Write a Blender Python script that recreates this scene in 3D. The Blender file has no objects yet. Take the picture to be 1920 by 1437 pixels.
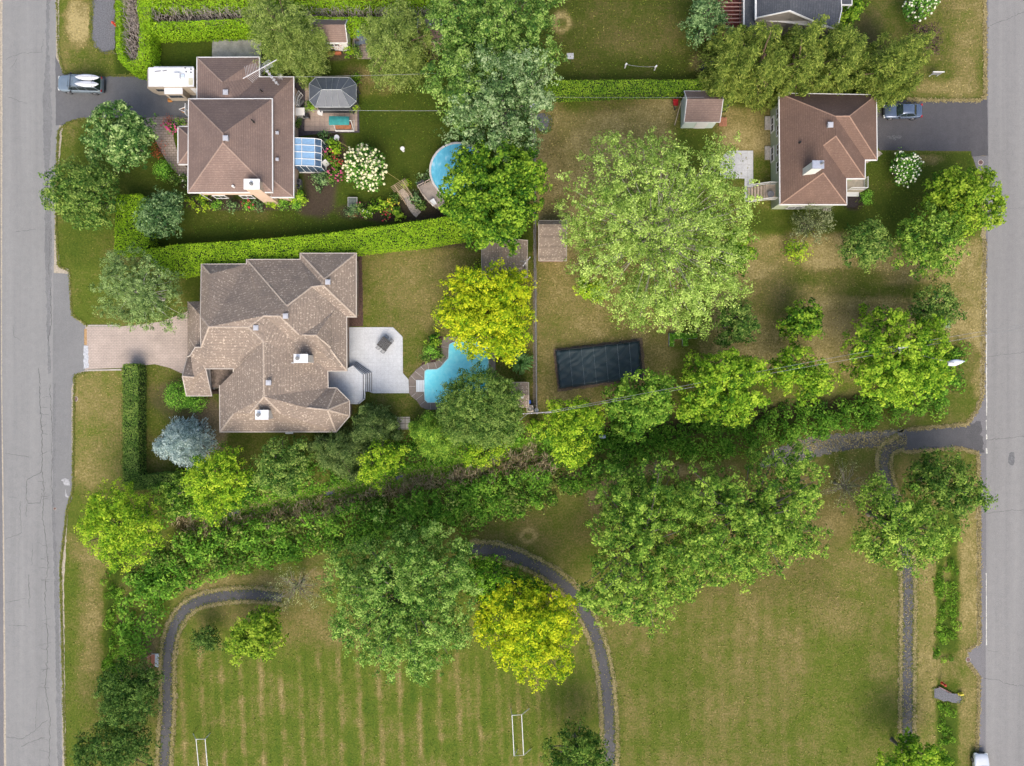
import bpy, math, random
import numpy as np
from mathutils import Vector
D = bpy.data
scn = bpy.context.scene
COL = scn.collection
PI = math.pi
# ---------------------------------------------------------------- camera, light
H = 86.0            # drone height above the ground (m)
S = 0.065           # metres per photo pixel on the ground
def W(px, py, z=0.0):
    k = S * (1 - z / H)
    return ((px - 960) * k, (718.5 - py) * k, z)
cam = D.cameras.new('camera'); camo = D.objects.new('camera', cam); COL.objects.link(camo)
camo.location = (0, 0, H); camo.rotation_euler = (0, 0, 0)
cam.sensor_width = 36; cam.lens = 36 * H / (1920 * S); cam.clip_end = 6000; cam.clip_start = 0.5
scn.camera = camo
SUN_EL, SUN_AZ = 46.0, 176.0          # degrees; azimuth clockwise from north (photo top)
wd = D.worlds.new('World'); scn.world = wd; wd.use_nodes = True
nt = wd.node_tree; nt.nodes.clear()
sky = nt.nodes.new('ShaderNodeTexSky'); sky.sky_type = 'NISHITA'; sky.sun_disc = False
sky.sun_elevation = math.radians(SUN_EL); sky.sun_rotation = math.radians(SUN_AZ)
sky.air_density = 1.0; sky.dust_density = 4.0; sky.ozone_density = 0.5
bg = nt.nodes.new('ShaderNodeBackground'); bg.inputs[1].default_value = 0.158
wo = nt.nodes.new('ShaderNodeOutputWorld')
nt.links.new(sky.outputs[0], bg.inputs[0]); nt.links.new(bg.outputs[0], wo.inputs[0])
sl = D.lights.new('sun', 'SUN'); sl.energy = 1.3; sl.angle = math.radians(40); sl.color = (1, .965, .90)
so = D.objects.new('sun', sl); COL.objects.link(so)
az = math.radians(SUN_AZ); el = math.radians(SUN_EL)
sd = Vector((math.sin(az) * math.cos(el), math.cos(az) * math.cos(el), math.sin(el)))
so.rotation_euler = sd.to_track_quat('Z', 'Y').to_euler(); so.location = (0, -60, 90)
scn.view_settings.view_transform = 'Standard'; scn.view_settings.look = 'None'
scn.view_settings.exposure = 1.06; scn.view_settings.gamma = 1.0; scn.view_settings.use_curve_mapping = False
scn.render.engine = 'CYCLES'
scn.cycles.max_bounces = 5; scn.cycles.diffuse_bounces = 3; scn.cycles.glossy_bounces = 2
scn.cycles.transmission_bounces = 3; scn.cycles.transparent_max_bounces = 6
scn.cycles.use_adaptive_sampling = True; scn.cycles.adaptive_threshold = 0.03
scn.cycles.caustics_reflective = False; scn.cycles.caustics_refractive = False

# ---------------------------------------------------------------- materials
class NT:
    def __init__(s, name):
        s.m = D.materials.new(name); s.m.use_nodes = True; s.t = s.m.node_tree; s.t.nodes.clear()
        s.out = s.t.nodes.new('ShaderNodeOutputMaterial')
    def n(s, typ, **kw):
        nd = s.t.nodes.new('ShaderNode' + typ)
        for k, v in kw.items():
            if k.startswith('i_'):
                nd.inputs[k[2:].replace('_', ' ')].default_value = v
            else: setattr(nd, k, v)
        return nd
    def l(s, a, b): s.t.links.new(a, b)
    def pos(s, obj=False):
        if obj: return s.n('TexCoord').outputs['Object']
        return s.n('NewGeometry').outputs['Position']
    def noise(s, scale, detail=3, rough=.6, vec=None, stretch=None):
        nd = s.n('TexNoise'); nd.inputs['Scale'].default_value = scale
        nd.inputs['Detail'].default_value = detail; nd.inputs['Roughness'].default_value = rough
        v = vec or s.pos()
        if stretch:
            mp = s.n('Mapping'); mp.inputs['Scale'].default_value = stretch; s.l(v, mp.inputs[0]); v = mp.outputs[0]
        s.l(v, nd.inputs['Vector']); return nd.outputs[0]
    def ramp(s, fac, stops):
        r = s.n('ValToRGB'); e = r.color_ramp.elements
        while len(e) < len(stops): e.new(.5)
        for i, (p, c) in enumerate(stops):
            e[i].position = p; e[i].color = (*c, 1) if len(c) == 3 else c
        s.l(fac, r.inputs[0]); return r.outputs[0]
    def mix(s, f, a, b, bt='MIX'):
        m = s.n('MixRGB', blend_type=bt)
        for sock, v in zip(m.inputs, (f, a, b)):
            if isinstance(v, (int, float)): sock.default_value = v
            elif isinstance(v, tuple): sock.default_value = (*v, 1)
            else: s.l(v, sock)
        return m.outputs[0]
    def math(s, op, a, b=None, c=None, clamp=False):
        m = s.n('Math', operation=op, use_clamp=clamp)
        for sock, v in zip(m.inputs, (a, b, c)):
            if v is None: continue
            if isinstance(v, (int, float)): sock.default_value = v
            else: s.l(v, sock)
        return m.outputs[0]
    def attr(s, name, sock='Fac'):
        a = s.n('Attribute', attribute_name=name); return a.outputs[sock]
    def bsdf(s, col, rough=.8, metal=0, spec=.3, bump=None, bs=.3, bd=.02, **kw):
        b = s.n('BsdfPrincipled'); K = kw.pop('K', .78)
        if isinstance(col, tuple): col = tuple(v * K for v in col)
        elif K != 1: col = s.mix(1.0, col, (K, K, K), 'MULTIPLY')
        if isinstance(col, tuple): b.inputs['Base Color'].default_value = (*col, 1)
        else: s.l(col, b.inputs['Base Color'])
        if isinstance(rough, (int, float)): b.inputs['Roughness'].default_value = rough
        else: s.l(rough, b.inputs['Roughness'])
        b.inputs['Metallic'].default_value = metal; b.inputs['Specular IOR Level'].default_value = spec
        for k, v in kw.items(): b.inputs[k.replace('_', ' ')].default_value = v
        if bump is not None:
            bp = s.n('Bump'); bp.inputs['Strength'].default_value = bs; bp.inputs['Distance'].default_value = bd
            s.l(bump, bp.inputs['Height']); s.l(bp.outputs[0], b.inputs['Normal'])
        s.l(b.outputs[0], s.out.inputs[0]); return b
MC = {}
def plain(name, col, rough=.7, metal=0, spec=.3, var=.12, scale=2.5, bump=0, **kw):
    """weathered single colour: two scales of noise vary value a little"""
    if name in MC: return MC[name]
    t = NT(name)
    n1 = t.noise(scale, 4); n2 = t.noise(scale * 9, 2)
    f = t.math('ADD', t.math('MULTIPLY', n1, .65), t.math('MULTIPLY', n2, .35))
    lo = tuple(max(0, c * (1 - var * 2.2)) for c in col); hi = tuple(min(1, c * (1 + var * 1.8)) for c in col)
    c = t.ramp(f, [(.3, lo), (.7, hi)])
    t.bsdf(c, rough, metal, spec, bump=n2 if bump else None, bs=bump, bd=.02, **kw)
    MC[name] = t.m; return t.m

def leaf_mat(name, dark, mid, light, tr=.36):
    key = 'leaf_' + name
    if key in MC: return MC[key]
    t = NT(key)
    a = t.attr('tint')
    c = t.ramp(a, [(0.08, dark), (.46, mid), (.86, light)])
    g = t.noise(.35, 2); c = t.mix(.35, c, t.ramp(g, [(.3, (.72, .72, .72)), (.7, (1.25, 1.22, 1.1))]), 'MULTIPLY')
    b = t.bsdf(c, .7, 0, .06, K=1)
    tl = t.n('BsdfTranslucent'); t.l(t.mix(1.0, c, (1.15, 1.2, .6), 'MULTIPLY'), tl.inputs[0])
    mx = t.n('MixShader'); mx.inputs[0].default_value = tr
    t.l(b.outputs[0], mx.inputs[1]); t.l(tl.outputs[0], mx.inputs[2]); t.l(mx.outputs[0], t.out.inputs[0])
    MC[key] = t.m; return t.m

def shingle(name, base, lightc, darkc, speck=.5, course=.11, spread=.66):
    """asphalt shingles: courses follow the height of the slope, speckled tabs"""
    t = NT(name)
    p = t.pos(); sx = t.n('SeparateXYZ'); t.l(p, sx.inputs[0])
    cz = t.math('FRACT', t.math('DIVIDE', sx.outputs[2], course))
    groove = t.math('LESS_THAN', cz, .22)
    v = t.n('TexVoronoi'); v.inputs['Scale'].default_value = 8.0; t.l(p, v.inputs['Vector'])
    vc = t.n('SeparateColor'); t.l(v.outputs['Color'], vc.inputs[0])
    sp = t.math('GREATER_THAN', vc.outputs[0], spread)
    spn = t.math('MULTIPLY', sp, t.math('MULTIPLY', vc.outputs[1], speck))
    n1 = t.noise(.5, 4); n2 = t.noise(7, 3)
    c = t.mix(t.math('MULTIPLY', n2, .9), darkc, base)
    c = t.mix(spn, c, lightc)
    c = t.mix(t.math('MULTIPLY', groove, .32), c, tuple(x * .45 for x in darkc))
    c = t.mix(.6, c, t.ramp(n1, [(.3, (.78, .78, .80)), (.7, (1.16, 1.13, 1.1))]), 'MULTIPLY')
    t.bsdf(c, .92, 0, .15, bump=cz, bs=.35, bd=.03)
    MC[name] = t.m; return t.m

# ---------------------------------------------------------------- mesh helpers
class MB:
    def __init__(s): s.v = []; s.f = []
    def add(s, vs, fs):
        o = len(s.v); s.v += [tuple(v) for v in vs]; s.f += [tuple(i + o for i in f) for f in fs]; return s
    def box(s, c, d, rz=0, rx=0, ry=0, taper=1.0):
        x, y, z = (k / 2 for k in d)
        vs = []
        for sz in (-1, 1):
            k = taper if sz > 0 else 1
            for sx, sy in ((-1, -1), (1, -1), (1, 1), (-1, 1)):
                v = Vector((sx * x * k, sy * y * k, sz * z))
                if rx: v.rotate(__import__('mathutils').Euler((rx, 0, 0)))
                if ry: v.rotate(__import__('mathutils').Euler((0, ry, 0)))
                a, b = v.x, v.y
                v.x = a * math.cos(rz) - b * math.sin(rz); v.y = a * math.sin(rz) + b * math.cos(rz)
                vs.append((v.x + c[0], v.y + c[1], v.z + c[2]))
        return s.add(vs, [(3, 2, 1, 0), (4, 5, 6, 7), (0, 1, 5, 4), (1, 2, 6, 5), (2, 3, 7, 6), (3, 0, 4, 7)])
    def prism(s, poly, z0, z1, top=True, bot=True):
        n = len(poly)
        a = sum(poly[i][0] * poly[(i + 1) % n][1] - poly[(i + 1) % n][0] * poly[i][1] for i in range(n))
        if a < 0: poly = poly[::-1]
        vs = [(p[0], p[1], z0) for p in poly] + [(p[0], p[1], z1) for p in poly]
        fs = [(i, (i + 1) % n, n + (i + 1) % n, n + i) for i in range(n)]
        if top: fs.append(tuple(range(n, 2 * n)))
        if bot: fs.append(tuple(range(n - 1, -1, -1)))
        return s.add(vs, fs)
    def tube(s, pts, r, n=6, cap=True):
        pts = [Vector(p) for p in pts]; m = len(pts)
        rr = r if isinstance(r, (list, tuple)) else [r] * m
        vs = []; fs = []
        for i, p in enumerate(pts):
            d = (pts[min(i + 1, m - 1)] - pts[max(i - 1, 0)]).normalized()
            u = d.cross(Vector((0, 0, 1)) if abs(d.z) < .95 else Vector((1, 0, 0))).normalized(); w = d.cross(u)
            for k in range(n):
                a = 2 * PI * k / n; q = p + (u * math.cos(a) + w * math.sin(a)) * rr[i]; vs.append(tuple(q))
        for i in range(m - 1):
            for k in range(n):
                k2 = (k + 1) % n; fs.append((i * n + k, i * n + k2, (i + 1) * n + k2, (i + 1) * n + k))
        if cap: fs += [tuple(range(n - 1, -1, -1)), tuple(range((m - 1) * n, m * n))]
        return s.add(vs, fs)
    def cyl(s, c, r, z0, z1, n=20, r2=None):
        r2 = r if r2 is None else r2
        vs = [(c[0] + r * math.cos(2 * PI * k / n), c[1] + r * math.sin(2 * PI * k / n), z0) for k in range(n)]
        vs += [(c[0] + r2 * math.cos(2 * PI * k / n), c[1] + r2 * math.sin(2 * PI * k / n), z1) for k in range(n)]
        return s.add(vs, [(k, (k + 1) % n, n + (k + 1) % n, n + k) for k in range(n)] + [tuple(range(n, 2 * n)), tuple(range(n - 1, -1, -1))])
    def ball(s, c, r, nu=10, nv=6, zs=1.0):
        vs = [(c[0], c[1], c[2] - r * zs)]
        for j in range(1, nv):
            t = -PI / 2 + PI * j / nv
            for i in range(nu):
                a = 2 * PI * i / nu; vs.append((c[0] + r * math.cos(t) * math.cos(a), c[1] + r * math.cos(t) * math.sin(a), c[2] + r * zs * math.sin(t)))
        vs.append((c[0], c[1], c[2] + r * zs)); fs = []
        for i in range(nu):
            i2 = (i + 1) % nu; fs.append((0, 1 + i2, 1 + i))
            for j in range(nv - 2): fs.append((1 + j * nu + i, 1 + j * nu + i2, 1 + (j + 1) * nu + i2, 1 + (j + 1) * nu + i))
            fs.append((1 + (nv - 2) * nu + i, 1 + (nv - 2) * nu + i2, len(vs) - 1))
        return s.add(vs, fs)
    def poly(s, vs): return s.add(vs, [tuple(range(len(vs)))])
    def loft(s, secs, cap=True):
        """secs: list of equally long closed loops"""
        n = len(secs[0]); vs = [v for q in secs for v in q]; fs = []
        for i in range(len(secs) - 1):
            for k in range(n):
                k2 = (k + 1) % n; fs.append((i * n + k, i * n + k2, (i + 1) * n + k2, (i + 1) * n + k))
        if cap: fs += [tuple(range(n - 1, -1, -1)), tuple(range((len(secs) - 1) * n, len(secs) * n))]
        return s.add(vs, fs)
def wloc(o):
    v = Vector((0, 0, 0))
    while o is not None: v += o.location; o = o.parent
    return v
def obj(name, mb, mat, parent=None, smooth=False, bevel=0, origin=None):
    off = wloc(parent) if parent else Vector(origin or (0, 0, 0))
    me = D.meshes.new(name)
    me.from_pydata([(v[0] - off.x, v[1] - off.y, v[2] - off.z) for v in mb.v], [], mb.f); me.update()
    if smooth: me.polygons.foreach_set('use_smooth', [True] * len(me.polygons))
    for m in (mat if isinstance(mat, (list, tuple)) else [mat]): me.materials.append(m)
    o = D.objects.new(name, me); COL.objects.link(o)
    if parent: o.parent = parent
    elif origin: o.location = origin
    if bevel:
        b = o.modifiers.new('bevel', 'BEVEL'); b.width = bevel; b.segments = 2; b.limit_method = 'ANGLE'; b.angle_limit = math.radians(40)
    return o
def tag(o, label=None, cat=None, group=None, kind=None):
    if label: o['label'] = label
    if cat: o['category'] = cat
    if group: o['group'] = group
    if kind: o['kind'] = kind
    return o
def thing(name, label, cat, loc=(0, 0, 0), group=None):
    o = D.objects.new(name, None); o.empty_display_size = .3; COL.objects.link(o); o.location = loc
    return tag(o, label, cat, group)
def dup(root, loc, rz=0, sc=1.0, label=None, group=None):
    def cp(o, par):
        c = o.copy(); COL.objects.link(c); c.parent = par
        for ch in [x for x in D.objects if x.parent == o]: cp(ch, c)
        return c
    r = cp(root, None); r.location = loc; r.rotation_euler = (0, 0, rz); r.scale = (sc, sc, sc)
    if label: r['label'] = label
    if group: r['group'] = group
    return r
def catmull(pts, per=6, closed=False):
    P = [np.array(p, float) for p in pts]; n = len(P); out = []
    rng_ = range(n) if closed else range(n - 1)
    for i in rng_:
        p0 = P[(i - 1) % n] if (closed or i > 0) else P[i]; p1 = P[i]; p2 = P[(i + 1) % n]
        p3 = P[(i + 2) % n] if (closed or i + 2 < n) else P[(i + 1) % n]
        for k in range(per):
            t = k / per
            out.append(tuple(.5 * ((2 * p1) + (-p0 + p2) * t + (2 * p0 - 5 * p1 + 4 * p2 - p3) * t * t + (-p0 + 3 * p1 - 3 * p2 + p3) * t ** 3)))
    if not closed: out.append(tuple(P[-1]))
    return out
def densify(poly, step=6):
    out = []
    for i in range(len(poly)):
        a = poly[i]; b = poly[(i + 1) % len(poly)]; d = math.hypot(b[0] - a[0], b[1] - a[1]); n = max(1, int(d / step))
        for k in range(n): out.append((a[0] + (b[0] - a[0]) * k / n, a[1] + (b[1] - a[1]) * k / n))
    return out
def sheet(name, poly, z, mat, jit=0, seed=0, kind='structure', parent=None, step=5, z0=None):
    rg = random.Random(seed)
    if jit:
        poly = densify(poly, step); poly = [(x + rg.gauss(0, jit), y + rg.gauss(0, jit)) for x, y in poly]
    pts = [W(x, y, 0)[:2] for x, y in poly]
    mb = MB()
    if z0 is None:
        a = sum(pts[i][0] * pts[(i + 1) % len(pts)][1] - pts[(i + 1) % len(pts)][0] * pts[i][1] for i in range(len(pts)))
        if a < 0: pts = pts[::-1]
        mb.poly([(p[0], p[1], z) for p in pts])
    else: mb.prism(pts, z0, z)
    o = obj(name, mb, mat, parent)
    if kind: o['kind'] = kind
    return o
def ribbon(center, width):
    """px centreline [(x,y)] + width px (number or list) -> closed polygon"""
    n = len(center); L = []; R = []
    for i, (x, y) in enumerate(center):
        a = center[max(i - 1, 0)]; b = center[min(i + 1, n - 1)]
        dx, dy = b[0] - a[0], b[1] - a[1]; d = math.hypot(dx, dy) or 1
        w = (width[i] if isinstance(width, (list, tuple)) else width) / 2
        L.append((x - dy / d * w, y + dx / d * w)); R.append((x + dy / d * w, y - dx / d * w))
    return L + R[::-1]
# ---------------------------------------------------------------- terrain
DITCH = [(345, 985), (480, 955), (600, 932), (720, 902), (830, 880), (900, 866), (1000, 838), (1090, 822), (1250, 800), (1450, 775), (1640, 750)]
DITCH2 = [(232, 1030), (205, 1100), (200, 1200), (205, 1300), (215, 1460)]
DITCH3 = [(1782, 1040), (1778, 1130), (1778, 1240), (1770, 1330), (1778, 1460)]
def segdist(X, Y, line):
    d = np.full(X.shape, 1e9)
    for a, b in zip(line[:-1], line[1:]):
        vx, vy = b[0] - a[0], b[1] - a[1]; t = np.clip(((X - a[0]) * vx + (Y - a[1]) * vy) / (vx * vx + vy * vy), 0, 1)
        d = np.minimum(d, np.hypot(X - a[0] - t * vx, Y - a[1] - t * vy))
    return d
def gzp(X, Y):          # ground height from photo-pixel ground coordinates
    X = np.asarray(X, float); Y = np.asarray(Y, float)
    z = -1.1 * np.exp(-(segdist(X, Y, DITCH) / 24) ** 2)
    z = z - .6 * np.exp(-(segdist(X, Y, DITCH2) / 22) ** 2) - .45 * np.exp(-(segdist(X, Y, DITCH3) / 16) ** 2)
    return z
def gz(x, y): return float(gzp(x / S + 960, 718.5 - y / S))
xs = np.concatenate([[-1500, -600, -250, -120], np.arange(-70, 70.01, .32), [120, 250, 600, 1500]])
ys = np.concatenate([[-1500, -600, -250, -100], np.arange(-53, 53.01, .32), [100, 250, 600, 1500]])
GX, GY = np.meshgrid(xs, ys); PX = GX / S + 960; PY = 718.5 - GY / S
ny, nx = GX.shape
rngg = np.random.default_rng(3)
def vnoise(X, Y, sc, seed):
    r = np.random.default_rng(seed); G = r.random((80, 80)); x = (X / sc) % 79; y = (Y / sc) % 79
    x0 = np.floor(x).astype(int); y0 = np.floor(y).astype(int); fx = x - x0; fy = y - y0
    fx = fx * fx * (3 - 2 * fx); fy = fy * fy * (3 - 2 * fy); x1 = (x0 + 1) % 80; y1 = (y0 + 1) % 80
    return (G[y0, x0] * (1 - fx) + G[y0, x1] * fx) * (1 - fy) + (G[y1, x0] * (1 - fx) + G[y1, x1] * fx) * fy
Dry = np.full(GX.shape, .5); Lt = np.full(GX.shape, .9); Soil = np.zeros(GX.shape)
def sst(t): t = np.clip(t, 0, 1); return t * t * (3 - 2 * t)
wob = (vnoise(PX, PY, 45, 1) - .5) * 30 + (vnoise(PX, PY, 14, 2) - .5) * 12
def rect(x0, y0, x1, y1, soft=10, w=1):
    d = np.minimum(np.minimum(PX - x0, x1 - PX), np.minimum(PY - y0, y1 - PY)) + wob * w * min(1, soft / 15)
    return sst(d / soft * .5 + .5)
def ell(cx, cy, rx, ry, soft=.4, w=.015):
    d = 1 - np.hypot((PX - cx) / rx, (PY - cy) / ry) + wob * w
    return sst(d / soft * .5 + .5)
def paint(m, dry=None, lt=None, soil=None):
    global Dry, Lt, Soil
    if dry is not None: Dry = Dry * (1 - m) + dry * m
    if lt is not None: Lt = Lt * (1 - m) + lt * m
    if soil is not None: Soil = Soil * (1 - m) + soil * m
paint(rect(100, -200, 216, 140, 6, .3), .45, .95)
paint(ell(146, 45, 26, 40), .98, 1.15); paint(ell(160, 20, 20, 14), .8, 1.0); paint(ell(115, 100, 14, 40), .6, 1.0)
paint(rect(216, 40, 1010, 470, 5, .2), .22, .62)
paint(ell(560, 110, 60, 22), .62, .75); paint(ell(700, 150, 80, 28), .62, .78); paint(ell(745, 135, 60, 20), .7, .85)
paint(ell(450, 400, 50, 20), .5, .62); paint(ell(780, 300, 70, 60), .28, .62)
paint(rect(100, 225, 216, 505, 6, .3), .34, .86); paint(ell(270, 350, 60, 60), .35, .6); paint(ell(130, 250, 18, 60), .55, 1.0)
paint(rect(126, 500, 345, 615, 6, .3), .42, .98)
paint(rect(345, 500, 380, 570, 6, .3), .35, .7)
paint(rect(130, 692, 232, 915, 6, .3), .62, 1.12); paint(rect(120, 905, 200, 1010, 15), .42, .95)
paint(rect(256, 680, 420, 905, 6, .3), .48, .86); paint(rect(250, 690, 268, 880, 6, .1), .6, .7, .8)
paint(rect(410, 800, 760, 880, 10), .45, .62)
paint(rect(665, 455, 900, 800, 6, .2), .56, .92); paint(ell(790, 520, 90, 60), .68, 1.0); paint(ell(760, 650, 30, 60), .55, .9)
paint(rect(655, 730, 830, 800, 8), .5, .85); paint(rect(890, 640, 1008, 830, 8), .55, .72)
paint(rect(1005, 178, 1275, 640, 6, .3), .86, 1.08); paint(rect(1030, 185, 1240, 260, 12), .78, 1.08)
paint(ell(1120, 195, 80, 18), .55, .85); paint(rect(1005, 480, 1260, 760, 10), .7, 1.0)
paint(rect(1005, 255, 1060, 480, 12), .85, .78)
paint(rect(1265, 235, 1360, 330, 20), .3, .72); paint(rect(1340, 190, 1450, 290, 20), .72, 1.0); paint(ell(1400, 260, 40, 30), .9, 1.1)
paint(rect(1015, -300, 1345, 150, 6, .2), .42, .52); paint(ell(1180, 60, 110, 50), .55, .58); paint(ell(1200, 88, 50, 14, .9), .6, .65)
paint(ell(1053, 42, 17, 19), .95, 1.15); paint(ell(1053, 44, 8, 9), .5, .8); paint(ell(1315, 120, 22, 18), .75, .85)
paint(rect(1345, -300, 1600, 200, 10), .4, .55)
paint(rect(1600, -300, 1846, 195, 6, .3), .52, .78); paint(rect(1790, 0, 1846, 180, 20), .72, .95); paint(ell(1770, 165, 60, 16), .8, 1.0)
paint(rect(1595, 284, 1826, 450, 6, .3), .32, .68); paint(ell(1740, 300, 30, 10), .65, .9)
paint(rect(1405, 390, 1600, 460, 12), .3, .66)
paint(rect(1330, 445, 1845, 700, 14), .80, 1.14)
st = .5 + .5 * np.sin((PY + .02 * PX + wob * .25) / 2.1) * vnoise(PX / 6, PY, 9, 8)
paint(rect(1400, 450, 1780, 680, 30) * .5, None, .93 + .28 * st)
paint(ell(1560, 520, 110, 18), .55, .92); paint(ell(1650, 545, 110, 14), .55, .9); paint(ell(1450, 560, 60, 40), .6, .9)
paint(ell(1640, 600, 120, 30), .85, .85)
paint(rect(1795, 440, 1845, 800, 8), .8, 1.05); paint(rect(1740, 640, 1830, 800, 14), .5, .85)
paint(rect(1245, 870, 1845, 1010, 14), .68, .80)
# park
paint(rect(250, 1020, 1135, 1600, 10), .52, .98)
paint(rect(300, 1075, 620, 1110, 10), .8, .85)
stp = np.sin((PX - 0.045 * (PY - 1200)) / 37.0 * 2 * PI + .9 + wob * .05); m = rect(330, 1200, 1080, 1600, 50)
Dry = Dry + m * .10 * np.sin((PX - 0.045 * (PY - 1200)) / 18.5 * 2 * PI) + m * (.40 * np.clip(stp - .45, 0, 1) * np.clip(2.2 * vnoise(PX, PY / 2.5, 11, 5) - .55, 0, 1.4) - .16 * np.clip(-stp, 0, 1) * vnoise(PX, PY / 4, 30, 6) * 1.5 + .3 * (vnoise(PX, PY, 26, 9) - .5)) * sst((1010 - PX) / 300 + .35)
paint(ell(480, 1140, 120, 30, .8), .68, .80); paint(ell(590, 1190, 70, 30, .8), .66, .85)
paint(rect(1135, 1090, 1700, 1600, 14), .6, .86); paint(ell(1400, 1230, 150, 120, .9), .66, .87); paint(ell(1260, 1290, 60, 90), .48, .85)
stp2 = np.sin((PX - 0.01 * PY) / 29.0 * 2 * PI + wob * .06); m = rect(1160, 1100, 1690, 1600, 30)
Dry = Dry + m * .05 * stp2
paint(ell(1590, 1080, 100, 80, .9), .66, .9); paint(ell(1560, 1130, 40, 60, .8), .7, .92); paint(ell(1640, 1350, 60, 120), .5, .88)
paint(ell(1560, 1300, 60, 120), .5, .92); paint(ell(1645, 1255, 30, 24), .68, .95)
paint(ell(990, 1000, 150, 50), .55, .72); paint(ell(990, 1005, 16, 14), .85, .95); paint(ell(990, 1005, 8, 7), .5, .8)
paint(ell(1100, 1030, 60, 60), .6, .75); paint(ell(1130, 895, 60, 22), .92, .85, .25); paint(ell(1118, 930, 20, 40), .92, .8, .2)
paint(rect(1180, 880, 1560, 1120, 40), .7, .68); paint(ell(1240, 880, 50, 14), .95, .95, .2)
paint(rect(1715, 1040, 1762, 1600, 6, .3), .68, 1.08); paint(rect(1795, 950, 1850, 1200, 18, .7), .78, 1.08); paint(rect(1790, 1200, 1850, 1600, 18, .7), .66, 1.0)
paint(rect(1758, 960, 1796, 1600, 6, .5), .12, .80); paint(ell(1775, 1255, 35, 28), .6, 1.0)
paint(ell(1778, 1100, 9, 60), .6, 1.1)
paint(rect(112, 1000, 150, 1600, 8, .4), .38, .95); paint(rect(143, 1020, 190, 1275, 26, 1), .78, .98); paint(rect(150, 1255, 200, 1330, 16), .5, .9)
paint(ell(280, 1200, 22, 50), .8, .9, .3); paint(rect(240, 1260, 320, 1600, 14), .62, .85)
dd = segdist(PX, PY, DITCH); paint(sst(1 - dd / 34) * (PX < 1680), .5, .5, .55)
paint(sst(1 - segdist(PX, PY, DITCH2) / 20), .08, .62)
# planting beds and bare soil
for (x, y, rx, ry) in ((600, 330, 34, 80), (590, 385, 36, 22), (460, 385, 110, 10), (395, 372, 40, 14), (345, 290, 12, 60), (625, 290, 22, 50)): paint(ell(x, y, rx, ry, .2, .01), .5, .6, .95)
paint(ell(740, 397, 110, 20, .2, .01), .5, .45, .9); paint(ell(800, 385, 45, 28, .3), .5, .5, .85); paint(rect(668, 448, 890, 466, 4, .1), .5, .6, .5)
paint(ell(622, 104, 42, 12, .3), .5, .7, .8); paint(ell(790, 108, 30, 18, .3), .5, .6, .6)
paint(ell(330, 752, 55, 38, .3), .5, .8, .5); paint(ell(395, 795, 34, 50, .3), .7, 1.5, .75)
paint(ell(1370, 150, 30, 24), .6, .8, .5); paint(ell(1600, 378, 18, 16, .2, .01), .5, .45, .9); paint(ell(1620, 100, 40, 80), .5, .55, .5)
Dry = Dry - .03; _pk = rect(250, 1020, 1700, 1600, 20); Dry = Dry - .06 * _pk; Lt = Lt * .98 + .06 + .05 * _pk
me = D.meshes.new('ground')
V = np.stack([GX, GY, gzp(PX, PY)], -1).reshape(-1, 3)
idx = np.arange(ny * nx).reshape(ny, nx)
Q = np.stack([idx[:-1, :-1], idx[:-1, 1:], idx[1:, 1:], idx[1:, :-1]], -1).reshape(-1, 4)
me.vertices.add(len(V)); me.vertices.foreach_set('co', V.ravel().astype(np.float32))
me.loops.add(Q.size); me.loops.foreach_set('vertex_index', Q.ravel().astype(np.int32))
me.polygons.add(len(Q)); me.polygons.foreach_set('loop_start', np.arange(0, Q.size, 4, dtype=np.int32)); me.update()
me.polygons.foreach_set('use_smooth', [True] * len(Q))
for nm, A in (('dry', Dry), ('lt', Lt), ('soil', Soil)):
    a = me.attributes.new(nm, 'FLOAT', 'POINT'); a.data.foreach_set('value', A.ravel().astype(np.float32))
t = NT('lawn_grass')
n1 = t.noise(.22, 4, .6); n2 = t.noise(1.1, 4, .65); n3 = t.noise(4.5, 4, .75); n4 = t.noise(13, 2, .7)
f = t.math('ADD', t.attr('dry'), t.math('MULTIPLY', t.math('SUBTRACT', n1, .5), .75))
f = t.math('ADD', f, t.math('MULTIPLY', t.math('SUBTRACT', n2, .5), .55))
f = t.math('ADD', f, t.math('MULTIPLY', t.math('SUBTRACT', n3, .5), 1.15), clamp=True)
c = t.ramp(f, [(0, (.070, .125, .012)), (.38, (.118, .155, .018)), (.70, (.232, .190, .064)), (1, (.40, .32, .14))])
sc = t.mix(n3, (.07, .048, .034), (.17, .125, .09))
so_ = t.math('ADD', t.attr('soil'), t.math('MULTIPLY', t.math('SUBTRACT', n2, .5), .35), clamp=True)
c = t.mix(t.math('MULTIPLY', so_, t.math('GREATER_THAN', t.attr('soil'), .02)), c, sc)
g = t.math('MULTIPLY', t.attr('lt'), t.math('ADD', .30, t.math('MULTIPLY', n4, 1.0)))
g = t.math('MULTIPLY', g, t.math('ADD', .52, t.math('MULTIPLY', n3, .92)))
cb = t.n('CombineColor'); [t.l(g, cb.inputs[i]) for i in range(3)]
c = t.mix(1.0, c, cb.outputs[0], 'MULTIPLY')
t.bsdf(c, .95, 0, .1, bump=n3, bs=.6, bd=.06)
me.materials.append(t.m); MC['lawn'] = t.m
go = D.objects.new('ground', me); COL.objects.link(go); tag(go, kind='structure')

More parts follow.
